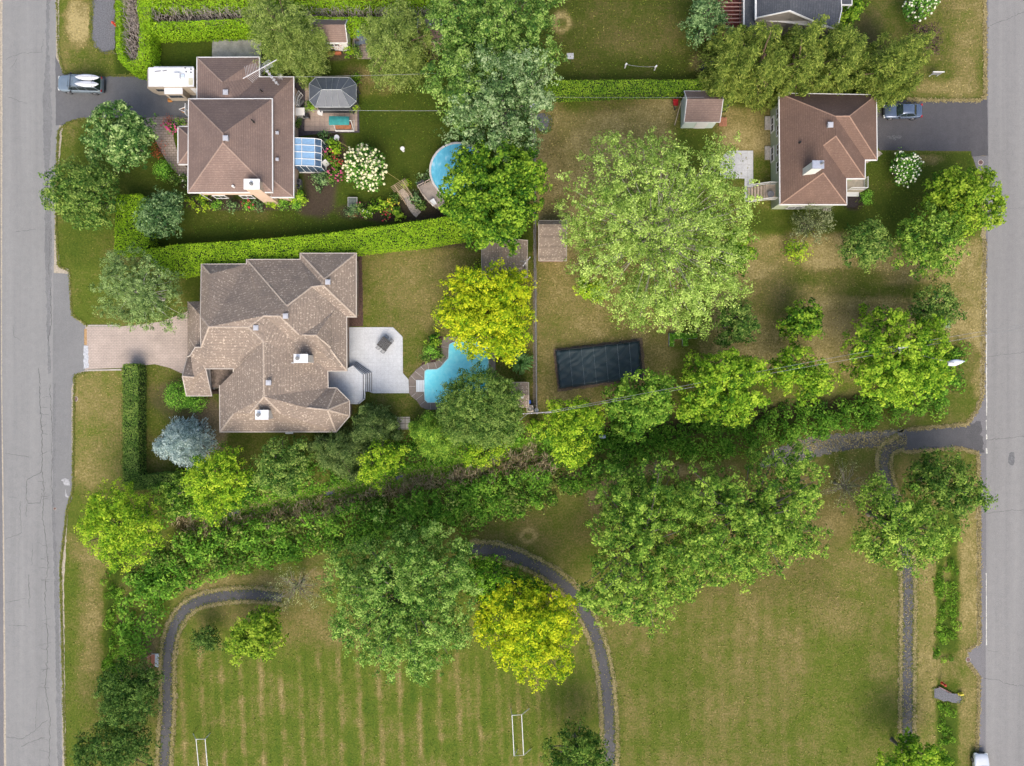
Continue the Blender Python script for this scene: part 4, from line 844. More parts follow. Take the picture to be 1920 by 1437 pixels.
shrub('leafy green shrub against the entrance porch of the beige tiled house', 333, 742, 28, 2.6, 'ball')
shrub('low green shrub tucked under the porch roof corner of the beige tiled house', 365, 752, 22, 1.8, 'ball')
# top right row
gc = 'feathery conifers behind the green sided house'
for lab, lo in (('leftmost grey green feathery conifer of the row, beside the small shed', [(1370, 90, 42, 12), (1400, 120, 40, 11.6), (1360, 130, 36, 11), (1385, 160, 30, 10), (1350, 160, 22, 9)]),
                ('second feathery conifer from the left in the row', [(1440, 85, 42, 12.6), (1455, 130, 44, 12), (1430, 155, 32, 10.8), (1415, 75, 28, 11.4)]),
                ('middle feathery conifer of the row with yellowish north side', [(1510, 85, 42, 12.8), (1520, 130, 44, 12.4), (1505, 155, 30, 11), (1530, 65, 28, 11.6)]),
                ('feathery conifer fourth from the left with rusty yellow patches', [(1580, 85, 38, 12.4), (1585, 130, 42, 12), (1600, 100, 34, 11.6), (1575, 155, 24, 10.6)]),
                ('rightmost feathery yellow green conifer over the edge of the dark driveway', [(1700, 100, 46, 13), (1665, 125, 42, 12.4), (1690, 150, 40, 11.8), (1725, 95, 26, 11.6), (1672, 168, 17, 10), (1650, 150, 34, 11), (1720, 125, 28, 11)])):
    lo = [(a, b - 10 - (8 if b > 140 else 0), c * .93, d) for a, b, c, d in lo]
    tree('conifer_tree', lab, lo, 13, 'cedar', group=gc, limbs=16, cone=True)
tree('maple_tree', 'blue green tree beside the red pergola', [(1320, 35, 34, 8), (1305, 55, 24, 7), (1335, 15, 28, 7.4), (1350, 50, 20, 6.6)], 8, 'sage')
tree('smoke_bush', 'dark purple leaved shrub behind the rightmost feathery conifer', [(1738, 65, 18, 3.5), (1752, 85, 15, 3), (1725, 62, 14, 3)], 3.5, 'purple', cat='shrub', trunk=False)
shrub('dark green shrub at the corner of the grey roofed house', 1600, 22, 24, 2.4, 'rich'); shrub('low dark shrub in the bed below the corner of the grey roofed house', 1583, 45, 12, 1.4, 'rich')
# park trees
gp = 'park trees'
tree('silver_maple', 'broad park tree with pale leaf tips above the right end of the small playing field', [(1190, 960, 62, 13), (1170, 1010, 52, 13), (1240, 1000, 66, 14.6), (1210, 1070, 66, 14), (1270, 1070, 50, 13.6), (1150, 1110, 48, 12.4), (1215, 1125, 44, 12), (1170, 930, 46, 12), (1230, 910, 44, 12), (1115, 1115, 24, 11), (1270, 940, 40, 12.6)], 14.6, 'park', group=gp, limbs=60)
tree('silver_maple', 'broad bright park tree below the fork of the footpath', [(1370, 950, 72, 14.6), (1440, 930, 66, 14), (1340, 1010, 66, 14), (1420, 1010, 66, 14.2), (1490, 900, 40, 12.6), (1480, 990, 46, 13), (1310, 920, 44, 13), (1395, 1050, 36, 12), (1500, 940, 34, 12), (1520, 1015, 24, 11.6), (1330, 1060, 34, 12), (1500, 860, 20, 11)], 14.6, 'park', group=gp, limbs=60)
tree('silver_maple', 'huge silver tipped tree above the middle of the mown field', [(720, 1090, 80, 15), (800, 1070, 70, 15), (690, 1150, 66, 14), (780, 1150, 78, 15), (840, 1120, 54, 13.6), (730, 1200, 54, 13.4), (800, 1215, 46, 12.6), (650, 1090, 46, 13), (850, 1065, 40, 13), (670, 1055, 36, 12.6), (780, 1035, 40, 13), (840, 1180, 36, 12.6), (790, 1245, 22, 11)], 15, 'parkg', group=gp, limbs=60)
tree('honey_locust', 'golden yellow honey locust beside the curving footpath', [(960, 1150, 52, 11), (1010, 1160, 54, 11), (985, 1200, 52, 11), (925, 1150, 36, 10), (1045, 1140, 38, 10), (1040, 1190, 40, 10), (1000, 1245, 34, 9.6), (930, 1190, 34, 9.4), (1050, 1245, 22, 9), (960, 1225, 28, 9.2)], 11, 'golden', group=gp)
tree('maple_tree', 'mid green tree tucked between the huge silver tipped tree and the golden locust', [(915, 1095, 40, 8.6), (890, 1075, 32, 8), (950, 1105, 30, 8), (1000, 1110, 20, 6.6)], 8.6, 'rich2', group=gp)
tree('maple_tree', 'small rounded yellow green tree left of the huge silver tipped tree', [(478, 1185, 42, 7.6), (462, 1205, 34, 7), (495, 1205, 34, 7), (490, 1165, 26, 6.6), (450, 1220, 24, 6), (510, 1180, 20, 6)], 7.6, 'lime2', group=gp)
tree('maple_tree', 'bright tree covering the straight footpath near the east road', [(1680, 950, 52, 12), (1655, 985, 48, 11.6), (1710, 1000, 52, 12), (1690, 1035, 34, 10.6), (1745, 990, 36, 11), (1640, 1020, 26, 10), (1740, 1035, 22, 9.6), (1655, 935, 30, 10.6)], 12, 'park2', group=gp, limbs=40)
tree('maple_tree', 'darker dense tree leaning toward the east road at the footpath junction', [(1770, 895, 44, 10), (1800, 920, 40, 9.6), (1745, 905, 34, 9.2), (1775, 935, 38, 9.2), (1825, 930, 26, 8.6), (1735, 875, 22, 8)], 10, 'green2', group=gp)
tree('maple_tree', 'dark dense round tree beside the footpath south of the first bench', [(238, 1290, 50, 8.6), (225, 1325, 42, 8.2), (262, 1315, 38, 8), (215, 1290, 36, 7.8), (265, 1280, 30, 7.4), (245, 1345, 26, 7.2)], 8.6, 'dark', group=gp)
tree('maple_tree', 'dark round tree at the lower left cut by the picture edge', [(215, 1395, 50, 8.6), (185, 1425, 44, 8), (245, 1420, 42, 8), (250, 1380, 30, 7.4), (170, 1400, 30, 7.4)], 8.6, 'dark', group=gp)
tree('maple_tree', 'dark tree at the bottom edge beside the curving footpath', [(1082, 1408, 42, 8.6), (1110, 1435, 40, 8), (1055, 1435, 36, 7.8), (1085, 1385, 24, 7.4)], 8.6, 'green2', group=gp)
tree('maple_tree', 'bright green tree at the bottom edge over the straight footpath', [(1718, 1415, 36, 8), (1745, 1435, 32, 7.4), (1685, 1440, 34, 7.4), (1708, 1395, 16, 7), (1700, 1408, 22, 5)], 8, 'bright', group=gp)
tree('sapling', 'small dark bush left of the small rounded yellow green tree', [(385, 1205, 24, 3.2), (392, 1190, 18, 3), (375, 1195, 16, 2.6)], 3.2, 'dark', trunk=False, cat='shrub')
tree('bare_twig_tree', 'sparse pale twiggy tree at the end of the left footpath', [(530, 1110, 30, 5), (555, 1095, 32, 5), (580, 1115, 26, 4.6)], 5, 'twig', limbs=60, limb_r=.025, group='nearly bare small trees')
tree('bare_twig_tree', 'sparse pale twiggy tree on the brown grass below the footpath fork', [(1590, 900, 30, 5), (1575, 925, 28, 4.6), (1615, 920, 26, 4.6)], 5, 'twig', limbs=60, limb_r=.025, group='nearly bare small trees')
# flowering shrubs and small planting
m_cream = plain('cream_petals', (.74, .70, .42), .8, var=.15, scale=6); m_white = plain('white_petals', (.78, .76, .58), .8, var=.1, scale=6)
m_pink = plain('pink_petals', (.55, .09, .20), .8, var=.2, scale=6); m_redp = plain('red_petals', (.42, .04, .05), .8, var=.2, scale=6); m_yel = plain('yellow_petals', (.66, .52, .06), .8, var=.2, scale=6)
gh = 'hydrangea trees covered in pale blooms'
tree('hydrangea_tree', 'round hydrangea tree thick with cream blooms near the glass sunroom', [(682, 312, 38, 4), (665, 325, 20, 3.4), (700, 325, 22, 3.6), (695, 340, 18, 3.2), (680, 290, 16, 3.2)], 4, 'hydra', flowers=(m_cream, 430, .15), group=gh)
tree('hydrangea_tree', 'hydrangea tree with small white blooms in front of the green sided house', [(1698, 312, 28, 3.4), (1700, 325, 22, 3)], 3.4, 'hydra', flowers=(m_white, 170, .11), group=gh)
tree('hydrangea_tree', 'hydrangea tree with white blooms cut by the top picture edge', [(1722, 10, 28, 3.4), (1735, 0, 24, 3.2)], 3.4, 'hydra', flowers=(m_white, 110, .13), group=gh)
shrub('round clipped green ball shrub south of the linden tree', 305, 318, 18, 1.9, 'ball')
shrub('round lime ball shrub at the corner of the white walled shed', 653, 100, 11, 1.3, 'lime', name='ball_shrub')
shrub('round bright green ball shrub by the dark mulch of the green sided house', 1625, 371, 12, 1.4, 'ball', name='ball_shrub')
gs = 'small shrubs in the bed along the brown roofed house'
for x, y, r, sp_, lb in ((374, 374, 19, 'lime', 'wide low yellow green shrub at the south west corner of the brown roofed house'), (406, 384, 10, 'ball', 'first round shrub from the left in the bed along the brown roofed house'), (435, 384, 10, 'sage', 'greyish round shrub second in the bed along the brown roofed house'),
                    (485, 382, 9, 'sage', 'round shrub just left of the chimney base of the brown roofed house'), (510, 382, 8, 'lime', 'small light shrub at the chimney base of the brown roofed house'), (531, 383, 10, 'ball', 'round shrub just right of the chimney base of the brown roofed house'), (560, 370, 15, 'bright', 'taller leafy shrub at the south east corner of the brown roofed house'), (555, 385, 8, 'ball', 'small shrub below the taller leafy shrub at the south east corner')):
    shrub(lb, x, y, r, 1.1 if r < 12 else 1.5, sp_, group=gs)
shrub('red flowering shrub in the bed along the brown roofed house', 466, 384, 11, 1.0, 'ball', flowers=(m_redp, 14, .12), name='flowering_shrub')
shrub('pink flowering bush beside the paved walk of the brown roofed house', 322, 240, 11, 1.1, 'hydra', flowers=(m_pink, 34, .12), name='flowering_shrub')
shrub('dark red leaved bush at the top of the paved walk', 313, 229, 7, 1.1, 'red'); shrub('small green ball beside the pink bush under the eave', 336, 230, 6, .9, 'green'); shrub('second small green ball under the eave beside the pink bush', 346, 230, 5, .8, 'ball')
shrub('reddish bush between the linden tree and the paved walk', 296, 282, 10, 1.0, 'red'); shrub('small green shrub below the paved walk', 327, 335, 9, .9, 'green'); shrub('white flowering plant against the west wall of the brown roofed house', 344, 338, 9, 1.0, 'green', flowers=(m_white, 16, .07), name='flowering_shrub')
shrub('low green bush north east of the brown roofed house under the aerial', 508, 132, 14, 1.6, 'rich'); shrub('second low green bush beside the aerial', 525, 138, 9, 1.2, 'rich')
gf = 'plants in the bed beside the glass sunroom'
for x, y, r, sp_, fl, lb in ((608, 262, 12, 'sage', None, 'blue grey bush right behind the glass sunroom'), (622, 275, 11, 'bright', None, 'bright leafy bush beside the white round garden table'), (632, 280, 7, 'lime', None, 'small yellow green bush near the string line'), (622, 300, 10, 'green', None, 'green bush in the middle of the sunroom bed'),
                    (611, 288, 5, 'green', (m_pink, 12, .1), 'little pink flower clump near the sunroom glass'), (629, 302, 9, 'green', (m_redp, 20, .1), 'red flowering plants beside the hydrangea tree'), (630, 327, 8, 'green', (m_pink, 24, .13), 'large pink flower clump left of the hydrangea tree'), (600, 338, 17, 'sage', None, 'loose grey green bush below the sunroom'), (620, 335, 8, 'green', None, 'small bush at the rim of the sunroom bed'), (628, 318, 11, 'rich', None, 'dark green bush between the pink flowers')):
    shrub(lb, x, y, r, 1.1, sp_, group=gf, flowers=fl, name='flowering_shrub' if fl else 'shrub')
ge = 'plants in the flower bed along the long hedge'
for x, y, r, sp_, fl, lb in ((679, 392, 9, 'green', (m_pink, 10, .08), 'pale pink flower clump beside the green planter box'), (690, 400, 8, 'rich', (m_white, 8, .06), 'dark plant with tiny white flowers in the hedge bed'), (702, 390, 9, 'rich', None, 'dark leafy plant in the middle of the hedge bed'), (716, 388, 11, 'bright', None, 'largest bright green plant in the hedge bed'),
                    (731, 383, 7, 'lime', (m_yel, 14, .09), 'yellow flowering clump in the hedge bed'), (730, 400, 9, 'green', (m_redp, 22, .11), 'crimson flower clump in the hedge bed'), (748, 396, 11, 'rich', None, 'round dark plant left of the stone path'), (742, 372, 8, 'green', None, 'small plant beside the wooden arbour'),
                    (783, 372, 12, 'sage', None, 'blue grey plant between the stone path and the pool deck'), (790, 388, 10, 'green', None, 'green plant at the foot of the pool deck'), (796, 336, 11, 'silver', None, 'pale leaved shrub beside the round pool rim')):
    shrub(lb, x, y, r, 1.0, sp_, group=ge, flowers=fl, name='flowering_shrub' if fl else 'shrub')
for x, y, r, sp_, lb in ((812, 640, 11, 'rich', 'upright dark bush at the north west corner of the turquoise pool'), (808, 660, 14, 'ball', 'bright green bush against the pool coping'), (821, 666, 7, 'green', 'small round bush touching the pool coping'), (795, 672, 8, 'green', 'low bush at the tip of the bed beside the pool coping'),
                      (897, 500, 9, 'lime', 'small bright bush at the corner of the tan roofed shed'), (1000, 800, 14, 'bright', 'bright bush at the foot of the utility pole'), (1020, 195, 13, 'silver', 'pale bush at the left end of the straight hedge'), (600, 105, 9, 'green', 'green plant in front of the white walled shed')):
    shrub(lb, x, y, r, 1.6 if r > 9 else 1.0, sp_)
shrub('red leaved bush left in front of the white walled shed', 597, 88, 6, 1.2, 'red'); shrub('red leaved bush right in front of the white walled shed', 642, 87, 7, 1.4, 'red')
shrub('yellow flowering plant between the shed and the tall tree row', 793, 103, 8, .9, 'lime', flowers=(m_yel, 16, .1), name='flowering_shrub')
# spiky ornamental grass
sg = thing('ornamental_grass', 'spiky fountain of narrow green leaves near the east corner of the turquoise pool', 'grass plant', W(976, 678, 0)); mg = MB(); rr = random.Random(4)
c0 = W(976, 678, 0)
for k in range(120):
    a = rr.uniform(0, 2 * PI); l = rr.uniform(.8, 1.7); h_ = rr.uniform(.7, 1.3); w_ = .045
    p = [(c0[0] + math.cos(a) * l * u, c0[1] + math.sin(a) * l * u, .1 + h_ * math.sin(u * PI * .78)) for u in (0, .35, .7, 1)]
    nx_, ny_ = -math.sin(a) * w_, math.cos(a) * w_
    for q, r_ in zip(p[:-1], p[1:]): mg.poly([(q[0] - nx_, q[1] - ny_, q[2]), (q[0] + nx_, q[1] + ny_, q[2]), (r_[0] + nx_, r_[1] + ny_, r_[2]), (r_[0] - nx_, r_[1] - ny_, r_[2])])
obj('blades', mg, plain('blade_green', (.10, .22, .05), .6, var=.3, scale=3), sg)

# ragged grass creeping over the path and road edges
def tufts(name, lines, spread, per_m, sp, L=.22, seed=1, tint=0, zz=.03):
    rng = np.random.default_rng(seed); Ps = []
    for ln in lines:
        for a, b in zip(ln[:-1], ln[1:]):
            d = math.hypot(b[0] - a[0], b[1] - a[1]); k = rng.poisson(d * S * per_m * (.4 + 1.2 * float(vnoise(np.array(a[0]), np.array(a[1]), 18, seed + 3))))
            if not k or d == 0: continue
            u = rng.random(k); o = rng.normal(0, spread, k); nx_, ny_ = (b[1] - a[1]) / d, -(b[0] - a[0]) / d
            X = a[0] + (b[0] - a[0]) * u + nx_ * o; Y = a[1] + (b[1] - a[1]) * u + ny_ * o
            Ps.append(np.stack([(X - 960) * S, (718.5 - Y) * S, gzp(X, Y) + zz + .05 * rng.random(k)], 1))
    P = np.concatenate(Ps); n = len(P); LL = L * (.5 + rng.random(n))
    tag(leafmesh(name, P, np.array([0, 0, 1.]) + rng.normal(size=(n, 3)) * .22, LL, LL * .5, .55 + tint + rng.normal(0, .22, n), lm(sp), rng=rng), kind='stuff')
SP['straw'] = dict(c=((.14, .12, .045), (.27, .22, .10), (.42, .35, .19)))
SP['vergegreen'] = dict(c=((.05, .09, .012), (.13, .15, .03), (.24, .23, .07)))
def off(line, d):
    out = []
    for i, (x, y) in enumerate(line):
        a = line[max(i - 1, 0)]; b = line[min(i + 1, len(line) - 1)]; dx, dy = b[0] - a[0], b[1] - a[1]; l = math.hypot(dx, dy) or 1; out.append((x - dy / l * d, y + dx / l * d))
    return out
el_ = []
for pp, w in ((PATH1, 13), (PATH2, 14), (PATH3, 13)): el_ += [off(pp, w), off(pp, -w)]
tufts('edge_grass', el_, 1.6, 130, 'straw', .17, 1, .2)
tufts('edge_grass', el_, 3.6, 60, 'vergegreen', .2, 2)
tufts('edge_grass', [off(PATH1, 0), off(PATH2, 0)], 5, 4, 'straw', .14, 3); tufts('edge_grass', [PATH3], 4, 22, 'straw', .16, 4)
tufts('edge_grass', [[(1480, 835), (1560, 830), (1640, 826), (1700, 824)], [(1640, 826), (1700, 828)]], 10, 60, 'straw', .2, 5)
tufts('edge_grass', [[(1700, 806), (1812, 796), (1832, 770), (1843, 740), (1847, 450)], [(1700, 848), (1800, 841), (1834, 851), (1836, 960), (1836, 1208), (1812, 1221)], [(1815, 1244), (1836, 1270), (1831, 1437)], [(1846, 0), (1847, 180), (1838, 189), (1700, 188)]], 2.0, 90, 'straw', .18, 6)
tufts('edge_grass', [[(107, -5), (110, 100), (120, 138), (150, 142), (270, 142)], [(160, 223), (128, 230), (110, 245), (106, 340), (106, 430), (110, 500), (130, 508), (135, 590), (165, 612)], [(165, 698), (140, 703), (137, 920), (127, 950), (114, 1060), (118, 1250), (123, 1437)]], 1.3, 80, 'vergegreen', .16, 7)
tufts('edge_grass', [[(172, -5), (171, 70), (182, 92), (196, 102), (215, 98)], [(1750, 1290), (1780, 1300), (1806, 1304), (1804, 1318), (1770, 1316), (1752, 1308), (1750, 1290)], [(1020, 212), (1034, 222), (1030, 245), (1012, 250), (1002, 235)]], 2.2, 60, 'vergegreen', .18, 8)
dl = [(345, 985), (420, 968), (480, 952), (600, 932), (660, 915), (720, 902), (780, 888), (830, 880), (900, 866), (960, 850), (1030, 832), (1090, 822)]
tufts('ditch_grass', [off(dl, 9), off(dl, -9)], 5, 150, 'grassy', .38, 9, -.1, .2); tufts('ditch_grass', [off(dl, 14), off(dl, -3)], 7, 50, 'straw', .4, 10, -.1, .2)

# grass clumps over the mown lawns: real blades of the lawn's own colour
SP['turf'] = dict(c=((.072, .125, .012), (.165, .175, .036), (.40, .325, .15)))
def turf(polys, per, seed):
    rng = np.random.default_rng(seed); Ps = []; Tt = []
    for pl_ in polys:
        X0 = min(p[0] for p in pl_); X1 = max(p[0] for p in pl_); Y0 = min(p[1] for p in pl_); Y1 = max(p[1] for p in pl_)
        n = int((X1 - X0) * (Y1 - Y0) * S * S * per); X = rng.uniform(X0, X1, n); Y = rng.uniform(Y0, Y1, n)
        m = pt_in(pl_, X, Y) & (rng.random(n) < .25 + 1.2 * vnoise(X, Y, 9, seed))
        for pp in (PATH1, PATH2, PATH3): m &= segdist(X, Y, pp) > 17
        X, Y = X[m], Y[m]; wx_, wy_ = (X - 960) * S, (718.5 - Y) * S
        ii = np.clip(np.searchsorted(xs, wx_), 0, nx - 1); jj = np.clip(np.searchsorted(ys, wy_), 0, ny - 1)
        Ps.append(np.stack([wx_, wy_, gzp(X, Y) + .02 + .04 * rng.random(len(X))], 1)); Tt.append(.02 + .98 * Dry[jj, ii] + (Lt[jj, ii] - .9) * .25)
    P = np.concatenate(Ps); T = np.concatenate(Tt); n = len(P); L = .20 * (.4 + 1.1 * rng.random(n))
    tag(leafmesh('lawn_grass', P, np.array([0, 0, 1.]) + rng.normal(size=(n, 3)) * .30, L, L * .5, T + rng.normal(0, .10, n) - .04, lm('turf'), rng=rng), kind='stuff')
turf([[(335, 1440), (345, 1200), (400, 1150), (640, 1120), (1040, 1120), (1115, 1250), (1125, 1440)], [(1150, 1440), (1140, 1180), (1250, 1040), (1500, 1010), (1690, 1060), (1690, 1440)], [(1716, 1060), (1755, 1060), (1755, 1440), (1716, 1440)]], 5.5, 3)
turf([[(1010, 185), (1260, 185), (1400, 290), (1440, 440), (1840, 450), (1838, 740), (1400, 690), (1205, 635), (1010, 650)], [(1025, 0), (1340, 0), (1330, 145), (1025, 145)], [(1690, 0), (1843, 0), (1843, 182), (1700, 182)], [(1600, 400), (1615, 300), (1820, 288), (1838, 440)], [(680, 475), (885, 455), (900, 640), (770, 700), (757, 640), (735, 612), (682, 612)]], 5, 4)
turf([[(138, 702), (226, 702), (226, 900), (140, 990)], [(112, 245), (150, 232), (210, 380), (210, 480), (135, 500), (112, 480)], [(140, 520), (220, 520), (220, 600), (160, 608), (140, 590)], [(262, 690), (320, 690), (320, 800), (270, 880), (262, 880)], [(112, 0), (168, 0), (170, 90), (215, 110), (270, 140), (125, 132)], [(360, 400), (600, 395), (830, 300), (800, 150), (680, 140), (680, 260), (640, 300), (640, 430), (360, 450)], [(125, 1010), (180, 1010), (185, 1300), (170, 1440), (126, 1440)]], 5, 5)
# ---------------------------------------------------------------- houses
m_white_t = plain('white_trim', (.72, .71, .68), .5, var=.05)
m_glass = plain('dark_window_glass', (.035, .045, .055), .12, 0, .6, var=.3, scale=.6)
m_brown_sh = shingle('brown_shingles', (.235, .167, .138), (.30, .225, .19), (.180, .127, .107), .4, .13)
m_beige_sh = shingle('beige_shingles', (.285, .226, .178), (.52, .43, .335), (.22, .175, .14), .85, .14, .78)
m_right_sh = shingle('red_brown_shingles', (.185, .120, .090), (.25, .17, .13), (.135, .085, .066), .4, .12)
m_slate_sh = shingle('slate_shingles', (.105, .112, .125), (.16, .165, .18), (.07, .075, .085), .4, .13)
m_peach = plain('peach_render', (.62, .45, .33), .85, var=.06)
m_sage_w = None
def siding(name, col, step=.16):
    t = NT(name); sx = t.n('SeparateXYZ'); t.l(t.pos(), sx.inputs[0])
    cz = t.math('FRACT', t.math('DIVIDE', sx.outputs[2], step))
    c = t.mix(t.math('MULTIPLY', t.math('LESS_THAN', cz, .18), .35), col, tuple(v * .5 for v in col))
    c = t.mix(.3, c, t.ramp(t.noise(1.5, 3), [(.3, (.8, .8, .8)), (.7, (1.15, 1.15, 1.15))]), 'MULTIPLY')
    t.bsdf(c, .6, 0, .3, bump=cz, bs=.4, bd=.02); MC[name] = t.m; return t.m
m_green_sd = siding('sage_green_siding', (.42, .47, .33)); m_white_sd = siding('white_siding', (.72, .70, .66)); m_mint_sd = siding('pale_mint_siding', (.60, .68, .62))
m_grey_sd = siding('taupe_siding', (.22, .20, .175))
m_brick = paving('brown_brick', (.30, .20, .15), (.25, .16, .12), .22, .075, (.3, .26, .22), .01)
def inset(pts, d):
    n = len(pts); a = sum(pts[i][0] * pts[(i + 1) % n][1] - pts[(i + 1) % n][0] * pts[i][1] for i in range(n)); s = 1 if a > 0 else -1; out = []
    for i in range(n):
        p0, p1, p2 = Vector(pts[i - 1][:2]), Vector(pts[i][:2]), Vector(pts[(i + 1) % n][:2])
        d1 = (p1 - p0).normalized(); d2 = (p2 - p1).normalized(); n1 = Vector((-d1.y, d1.x)) * s; n2 = Vector((-d2.y, d2.x)) * s
        b = n1 + n2; b = b.normalized() if b.length > 1e-6 else n1; k = max(.35, b.dot(n1)); q = p1 + b * d / k; out.append((q.x, q.y))
    return out
def roof_mb(verts, faces):
    mb = MB(); w = {k: W(*v) for k, v in verts.items()}
    for f in faces:
        q = [w[k] for k in (f.split() if isinstance(f, str) else f)]
        a = sum(q[i][0] * q[(i + 1) % len(q)][1] - q[(i + 1) % len(q)][0] * q[i][1] for i in range(len(q)))
        mb.poly(q if a > 0 else q[::-1])
    return mb
def house(name, label, cat, roofs, wall_mat, trim=m_white_t, over=.42, group=None):
    """roofs: list of (material, verts{px,py,z}, faces, outline keys, floor z)"""
    allp = [W(*v) for r in roofs for v in r[1].values()]
    cx = sum(p[0] for p in allp) / len(allp); cy = sum(p[1] for p in allp) / len(allp)
    t = thing(name, label, cat, (cx, cy, 0), group)
    for (mt, vs, fs, outline, z0) in roofs:
        mb = roof_mb(vs, fs); r = obj('roof', mb, mt, t)
        op = [W(*vs[k]) for k in outline.split()]
        ze = min(p[2] for p in op)
        fa = MB(); n = len(op)
        a = sum(op[i][0] * op[(i + 1) % n][1] - op[(i + 1) % n][0] * op[i][1] for i in range(n)); pts = op if a > 0 else op[::-1]
        o2 = inset([p[:2] for p in pts], -.07); i2 = inset([p[:2] for p in pts], .02)
        for i in range(n):
            j = (i + 1) % n; za, zb = pts[i][2], pts[j][2]
            A, B, C_, E = o2[i], o2[j], i2[j], i2[i]
            vs8 = [(A[0], A[1], za - .22), (B[0], B[1], zb - .22), (C_[0], C_[1], zb - .22), (E[0], E[1], za - .22), (A[0], A[1], za + .025), (B[0], B[1], zb + .025), (C_[0], C_[1], zb + .025), (E[0], E[1], za + .025)]
            fa.add(vs8, [(3, 2, 1, 0), (4, 5, 6, 7), (0, 1, 5, 4), (2, 3, 7, 6)])
        obj('gutter', fa, trim, t)
        wp = inset([p[:2] for p in pts], over); w = MB(); w.prism(wp, z0, ze - .12, top=False); obj('wall', w, wall_mat, t)
        so_ = MB(); so_.poly([(p[0], p[1], ze - .16) for p in inset([p[:2] for p in pts], .02)][::-1]); obj('soffit', so_, trim, t)
    return t
def ridgecaps(t, vs, edges, mat, w=.16):
    for e in edges:
        mb = MB(); a, b = e.split(); p, q = Vector(W(*vs[a])), Vector(W(*vs[b])); d = (q - p); n = Vector((-d.y, d.x, 0)).normalized() * w / 2; u = Vector((0, 0, .03))
        mb.add([p - n + u * .6, q - n + u * .6, q + u * 1.5, p + u * 1.5, q + n + u * .6, p + n + u * .6], [(0, 1, 2, 3), (3, 2, 4, 5)]); obj('ridge_cap', mb, mat, t)
m_ridge_b = plain('ridge_shingle_brown', (.31, .22, .175), .9, var=.15, scale=5); m_ridge_t = plain('ridge_shingle_tan', (.42, .34, .265), .9, var=.2, scale=5)
def vent(t, px, py, z, s=.5, h=.45, mat=None, rot=0):
    x, y, _ = W(px, py, z + h); c = MB(); c.box((x, y, z + h * .35), (s * .8, s * .8, h), rot); c.box((x, y, z + h * .92), (s * 1.15, s * 1.15, .09), rot); c.box((x, y, z + h + .02), (s * .75, s * .75, .07), rot)
    return obj('roof_vent', c, mat or plain('galvanised_vent', (.50, .50, .52), .45, .2, var=.08), t)
def pipe(t, px, py, z, r=.09, h=.4, mat=None):
    x, y, _ = W(px, py, z + h); c = MB().cyl((x, y), r, z - .4, z + h, 12); c.cyl((x, y), r * .75, z + h, z + h + .01, 12); return obj('vent_pipe', c, mat or plain('black_pipe', (.02, .02, .02), .6), t)
def window(t, p, q, z0, z1, out=.05, glass=m_glass):
    """window on the wall between ground points p,q (world xy); out = outward normal side"""
    a, b = Vector((*p, 0)), Vector((*q, 0)); d = (b - a); L = d.length; d.normalize(); n = Vector((d.y, -d.x, 0)); ang = math.atan2(d.y, d.x); m = (a + b) / 2 + n * out
    fr = MB(); zc = (z0 + z1) / 2; hh = z1 - z0
    for zz in (z0, z1): fr.box((m.x, m.y, zz), (L + .16, .1, .09), ang)
    for s_ in (-1, 1): fr.box((m.x + d.x * s_ * L / 2, m.y + d.y * s_ * L / 2, zc), (.09, .098, hh - .09), ang)
    fr.box((m.x, m.y, zc), (.05, .09, hh - .09), ang)
    f = obj('window', fr, m_white_t, t); g = MB(); g.box((m.x - n.x * .02, m.y - n.y * .02, zc), (L, .05, hh - .02), ang); obj('pane', g, glass, f)

# brown roofed house, north west
zl, zu = 3.3, 5.15
V1 = dict(a=(369.7, 108.3, zl), b=(486, 107.8, zl), c=(486, 144.8, zl), d=(550.3, 145, zl), e=(550.3, 370, zl), f=(509, 370, zl), g=(509, 330, 4.8), h=(417.3, 154.6, 4.95), i=(417.3, 230, 4.95), j=(369.7, 230, zl), k=(512, 183, 4.7), l=(508, 335, 4.8), n=(440, 190, 4.9))
F1 = ['a h i j', 'a b h', 'b c n h', 'h n i', 'c d k n', 'n k l i', 'd e l k', 'e f l']
V1b = dict(a=(354, 186.2, zu), b=(510, 185.8, zu), c=(510.6, 360.6, zu), d=(352.7, 361.2, zu), e=(352.7, 308.5, zu), f=(333.8, 308.5, zu - .9), g=(333.8, 237.6, zu - .9), h=(352.7, 237.6, zu), r1=(418, 250, 7.9), r2=(418, 268, 7.9))
F1b = ['a b r1', 'b c r2 r1', 'c d r2', 'd e h a r1 r2']
hs = house('brown_roofed_house', 'white and peach house with a stepped brown hip roof and tall white chimney', 'house',
    [(m_brown_sh, V1, F1, 'a b c d e f j', 0), (m_brown_sh, V1b, F1b, 'a b c d', 2.5)], m_peach)
VP = dict(f=(333.8, 308.5, 4.0), g=(333.8, 237.6, 4.0), e=(356, 308.5, 4.0), h=(356, 237.6, 4.0), m=(365.6, 266, 5.6), n=(385, 266, 5.6))
obj('entrance_roof', roof_mb(VP, ['g f m', 'g h n m', 'f e n m']), m_brown_sh, hs)
pw = MB().prism(inset([W(*VP[k])[:2] for k in 'gfeh'], .4), 0, 3.9, top=False); obj('entrance_wall', pw, m_peach, hs)
fw = MB()
for a, b in (('g', 'f'), ('g', 'h'), ('f', 'e')):
    p, q = Vector(W(*VP[a])), Vector(W(*VP[b])); d = q - p; fw.box(((p.x + q.x) / 2, (p.y + q.y) / 2, 3.9), (d.length + .1, .1, .26), math.atan2(d.y, d.x))
obj('entrance_gutter', fw, m_white_t, hs)
ridgecaps(hs, V1b, ['a r1', 'r1 r2', 'r2 d', 'r2 c'], m_ridge_b); ridgecaps(hs, V1, ['a h', 'e l'], m_ridge_b); ridgecaps(hs, VP, ['g m', 'f m', 'm n'], m_ridge_b)
